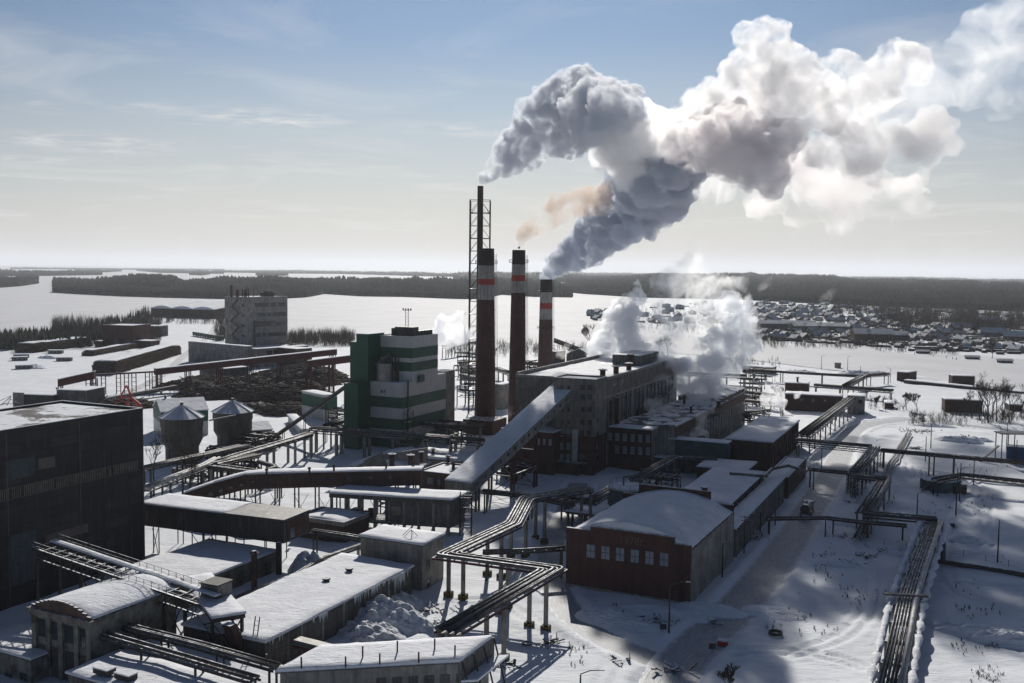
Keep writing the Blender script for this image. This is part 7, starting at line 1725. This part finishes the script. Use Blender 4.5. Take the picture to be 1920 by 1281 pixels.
def puffs_along(key, n, D0, D1):
    """key points (px, py, r) interpolated into n puffs"""
    k = np.array(key, float); s = np.linspace(0, len(k)-1, n); out = []
    for i, x in enumerate(s):
        a = int(min(x, len(k)-2)); f = x-a; p = k[a]*(1-f)+k[a+1]*f
        out.append((p[0], p[1], p[2], D0+(D1-D0)*i/(n-1)))
    return out
def place(k, D): return [(x, y, r, D+dd) for x, y, r, dd in k]
A = puffs_along([(899,343,6),(911,333,11),(934,314,19),(962,292,30),(992,268,40)], 10, 402, 418)
A += [(1018,236,46,420),(1045,205,46,415),(1078,170,36,412),(1105,168,36,410),(1060,245,44,417),(1095,215,50,411),(1135,190,38,406),(1170,190,30,403),(1190,212,26,401),(1110,205,44,417),(1150,205,34,412),(1125,235,38,407),(1018,186,24,417),(1160,225,30,403)]
A += [(x, y, r*.9, D-38) for x, y, r, D in A if x > 1090]+[(x, y, r*.8, D-62) for x, y, r, D in A if x > 1120]
plume('steam_plume', A, smoke_mat('steam_dense', .7, (.87,.89,.925), sc=.17, lo=.46, hi=.58, an=.35), 3, lumps=(30,.48), lumps2=(16,.42), disp=(4.5,8.))
tag(COL.objects[-1], 'dense grey white steam plume billowing from the tall lattice-braced stack', 'smoke')
Bp = puffs_along([(1023,519,8.5),(1031,509,13),(1048,494,20),(1076,474,28),(1112,450,36),(1146,420,42),(1178,388,48)], 12, 576, 510)
Bp += [(1205,350,54,473),(1238,310,52,456),(1198,296,44,462),(1170,330,32,470),(1235,385,40,465),(1222,410,32,467),(1262,350,40,454),(1290,310,34,443),(1150,372,30,478),(1258,272,34,443),(1180,430,26,483),(1255,320,40,421),(1220,350,40,435),(1250,380,34,435)]
Bp += [(x, y, r*.85, D-42) for x, y, r, D in Bp if x > 1190 and y < 360]
plume('smoke_plume', Bp, smoke_mat('smoke_dense', .7, (.76,.79,.85), sc=.16, lo=.45, hi=.57, an=.3), 5, vox=1.3, lumps=(30,.48), lumps2=(16,.42), disp=(5.,9.))
tag(COL.objects[-1], 'dark blue grey smoke plume rolling off the shortest brick chimney', 'smoke')
Cp = [(1325,258,44,402),(1362,232,44,398),(1400,260,50,392),(1440,275,46,386),(1420,310,42,390),(1350,290,44,398),(1475,262,34,382),(1300,262,30,402),(1462,318,30,384),(1380,320,30,394),(1445,350,24,386),(1270,275,34,358),(1300,288,34,356),(1340,262,40,376),(1390,270,40,368),(1300,280,34,378)]
Cp = Cp+[(x, y, r*.85, D-38) for x, y, r, D in Cp[:8]]+[(x, y, r*.9, D+48) for x, y, r, D in Cp]+[(x, y, r*.85, D+95) for x, y, r, D in Cp[:9]]
plume('smoke_plume', Cp, smoke_mat('smoke_mid', .45, (.92,.90,.91), sc=.12, lo=.45, hi=.58, an=.45), 6, vox=1.4, lumps=(30,.42), lumps2=(12,.4), disp=(5.,10.))
tag(COL.objects[-1], 'mauve grey middle part of the drifting smoke, right of the dark plume', 'smoke')
Dp = [(1395,60,22,405),(1430,62,30,405),(1462,60,24,403),(1420,105,44,407),(1465,110,40,403),(1395,150,44,411),(1445,160,56,405),(1500,140,40,399),(1360,180,34,415),(1330,190,34,421),(1500,190,46,399),(1545,175,42,395),(1590,140,34,391),(1610,180,38,389),(1575,115,26,391),(1650,140,36,385),(1690,110,34,381),(1660,180,30,383),(1720,130,28,379),(1300,190,24,423),(1270,225,24,427),(1240,235,22,429),(1550,215,36,395),(1480,225,40,403),(1400,205,40,410)]
Dp = Dp+[(x, y, r*.85, D+45) for x, y, r, D in Dp if y > 150]
plume('steam_plume', Dp, smoke_mat('steam_bright', .22, (.995,.99,.99), sc=.10, lo=.42, hi=.57, an=.42), 7, vox=1.4, lumps=(30,.42), lumps2=(12,.4), disp=(5.,10.))
tag(COL.objects[-1], 'bright white sunlit upper cloud of steam towering over the drifting smoke', 'smoke')
Ep = [(1540,280,34,400),(1580,290,34,395),(1620,280,34,391),(1660,290,34,387),(1700,290,30,383),(1740,260,34,379),(1770,250,28,376),(1750,225,26,377),(1790,270,20,375),(1730,300,26,379),(1690,330,28,383),(1640,330,26,387),(1720,335,22,381),(1600,320,26,393),(1780,235,18,375),(1690,262,30,384),(1660,255,30,386),(1620,310,30,390),(1715,280,26,380),(1580,255,30,396)]
plume('smoke_plume', Ep, smoke_mat('smoke_light', .15, (.90,.885,.885), sc=.075, lo=.43, hi=.58, an=.45), 8, vox=1.4, lumps=(30,.42), lumps2=(12,.4), disp=(5.,10.))
tag(COL.objects[-1], 'pinkish grey tail of the smoke curling at its far right end', 'smoke')
def wisps(name, label, k, mname, dens, col=(1,1,1), seed=9, an=.6, vox=2.4, sc=.045, lo=.45, hi=.62, **kw):
    o = plume(name, k, smoke_mat(mname, dens, col, sc=sc, an=an, lo=lo, hi=hi), seed, vox=vox, lumps=(22,.46), lumps2=(7,.42), disp=(6., 9.))
    return tag(o, label, 'smoke')
wisps('steam_veil', 'thin sunlit veil of steam spread between the two big plumes', [(1200,240,46,414),(1240,262,44,418),(1150,285,44,410),(1180,320,40,414),(1210,215,30,414),(1290,240,40,418),(1190,250,46,392),(1250,262,40,396),(1150,290,40,384),(1290,262,36,396),(1200,240,40,455),(1240,262,40,460),(1290,240,38,462),(1150,285,40,450),(1250,262,36,500),(1290,262,36,505),(1200,290,40,495),(1190,250,44,352),(1240,262,40,360),(1180,310,36,372)], 'veil_a', .26, (1,1,1), 10, sc=.09, lo=.40, hi=.64)
wisps('steam_veil', 'thin torn smoke hanging below the drifting plume', [(1430,380,34,515),(1480,360,40,510),(1530,350,50,505),(1580,370,50,500),(1640,370,50,495),(1560,400,40,500),(1490,310,50,505),(1700,370,40,490),(1540,300,44,500),(1610,250,50,500),(1340,350,36,530),(1500,410,26,505)], 'veil_b', .10, (.93,.91,.91), 11)
wisps('steam_veil', 'faint high steam dissolving toward the upper right corner', [(1740,130,44,480),(1790,110,44,475),(1840,90,44,470),(1880,120,40,465),(1920,90,40,460),(1850,50,40,465),(1900,30,40,462),(1760,180,40,480),(1820,160,44,475),(1880,180,40,470),(1700,200,44,486),(1650,230,44,490),(1560,240,44,500)], 'veil_c', .045, (1,.99,.98), 12, lo=.38, hi=.62)
wisps('brown_smoke', 'thin brown smoke leaking from the middle brick chimney', puffs_along([(972,465,5),(982,446,12),(996,424,18),(1018,405,22),(1050,392,27),(1085,380,30),(1120,372,30)], 13, 394, 402), 'brown', .24, (.52,.43,.37), 13, vox=1.2, sc=.13, lo=.42, hi=.68)
wisps('steam_cloud', 'steam cloud puffing from the roof of the striped building', [(812,640,10,372),(820,625,15,374),(835,608,18,376),(850,612,20,378),(862,595,12,380),(858,635,24,380),(838,640,18,378),(875,625,14,382),(815,618,9,374)], 'steam_a', .45, (.97,.98,1), 14, vox=.9, sc=.14, lo=.40, hi=.60)
I_ = puffs_along([(1125,700,16),(1132,675,26),(1142,655,32),(1155,630,36),(1168,600,30),(1178,572,20),(1190,545,13),(1192,530,8)], 14, 372, 385)
I_ += [(1122,668,18,375),(1115,650,10,375),(1190,650,24,380),(1175,670,24,380),(1200,560,12,385)]
wisps('steam_cloud', 'tall pointed column of steam rising from the boiler house roof', I_, 'steam_b', .60, (.93,.945,.965), 15, vox=1.0, sc=.17, lo=.44, hi=.58)
J_ = [(1290,705,24,360),(1310,730,26,352),(1330,700,30,360),(1350,670,32,370),(1365,640,34,380),(1378,610,34,390),(1375,580,32,395),(1350,700,28,362),(1290,680,14,362),(1280,740,18,350),(1300,760,18,345),(1380,690,22,368),(1400,655,26,380),(1395,600,22,390),(1325,745,26,345),(1345,725,22,350),(1300,690,20,360),(1318,650,18,372)]
wisps('steam_cloud', 'big rolling steam cloud behind the boiler house end wall', J_, 'steam_c', .55, (.90,.92,.945), 16, vox=1.1, sc=.15, lo=.45, hi=.60)
K_ = [(1270,520,30,430),(1300,500,26,430),(1285,545,34,430),(1240,545,28,430),(1330,550,40,430),(1370,545,34,430),(1250,590,34,425),(1300,590,40,425),(1210,620,34,415),(1260,630,36,415),(1390,590,34,425),(1400,620,28,420),(1220,660,30,405),(1250,680,30,400),(1330,610,40,420)]
wisps('steam_veil', 'pale thin steam drifting over the village in front of the forest', K_, 'veil_d', .16, (.93,.94,.95), 17, vox=2., sc=.10, lo=.47, hi=.66)
wisps('steam_cloud', 'low puff of steam along the long wall of the boiler house', [(1185,712,10,340),(1180,730,8,335),(1215,715,16,340),(1245,715,18,342),(1235,755,20,325),(1260,770,16,322),(1225,775,14,318),(1280,720,18,345),(1175,750,5,330)], 'steam_d', .28, (.96,.975,1), 18, vox=.8, sc=.14, lo=.42, hi=.64)
wisps('steam_cloud', 'steam puff spilling down the wall of the long low hall', [(1335,775,12,318),(1320,790,12,314),(1315,812,9,310),(1345,780,8,318),(1312,832,6,308)], 'steam_e', .5, (.98,.985,1), 19, vox=.6, sc=.2, lo=.40, hi=.62)
wisps('steam_cloud', 'round white steam puff around the bare tree by the flat brick shop', [(1455,740,14,395),(1450,722,12,398),(1465,755,10,392),(1440,745,9,395),(1490,740,9,395),(1502,736,6,395)], 'steam_f', .45, (.99,.99,1), 20, vox=.7, sc=.16, lo=.40, hi=.62)
wisps('steam_cloud', 'ragged steam drifting low over the boiler house roof', [(1140,690,16,345),(1170,695,16,345),(1200,690,18,350),(1225,690,16,352),(1250,685,18,356),(1275,690,18,358),(1110,700,10,350),(1190,705,12,340),(1215,665,16,356),(1240,668,14,358)], 'steam_g', .8, (.98,.985,1), 25, vox=.9, sc=.12, lo=.40, hi=.64)
for i, (px, py, r, D, lb) in enumerate(((1062,660,9,520,'small steam wisp by the dark conveyor boom'),(1045,712,8,480,'small steam wisp at the foot of the shortest chimney'),(1080,700,9,450,'low steam wisp over the boiler house parapet'),(928,660,8,420,'small steam wisp between the two nearer chimneys'),(962,772,7,385,'small steam jet at the foot of the middle chimney'),(1432,537,9,1700,'faint smoke thread rising over the forest edge'),(1550,560,10,1600,'faint smoke over the village roofs'))):
    wisps('steam_wisp', lb, [(px,py,r,D),(px+r*.8,py-r*.9,r*.8,D),(px-r*.8,py+r*.7,r*.6,D),(px+r*1.4,py-r*1.6,r*.6,D)], 'wisp_a' if D < 1000 else 'wisp_b', .13 if D < 1000 else .012, (1,.98,.95), 30+i, vox=.5*D/400, sc=.2 if D < 1000 else .04, lo=.40, hi=.66)
HAZE_D = 0.000042
# ---------------------------------------------------------------- haze
m, t = nodes('haze'); pv = N(t, 'ShaderNodeVolumePrincipled', Density=HAZE_D, Anisotropy=.35); pv.inputs['Color'].default_value = (.88,.92,.98,1)
t.links.new(pv.outputs[0], N(t, 'ShaderNodeOutputMaterial').inputs['Volume'])
try: m.cycles.homogeneous_volume = True
except Exception: pass
hz = MB().box((-41000,-3100,-2), (82000,0,0), (0,63200,0), (0,0,452)).build('haze', m, loc=(0,0,-2)); tag(hz, kind='stuff')
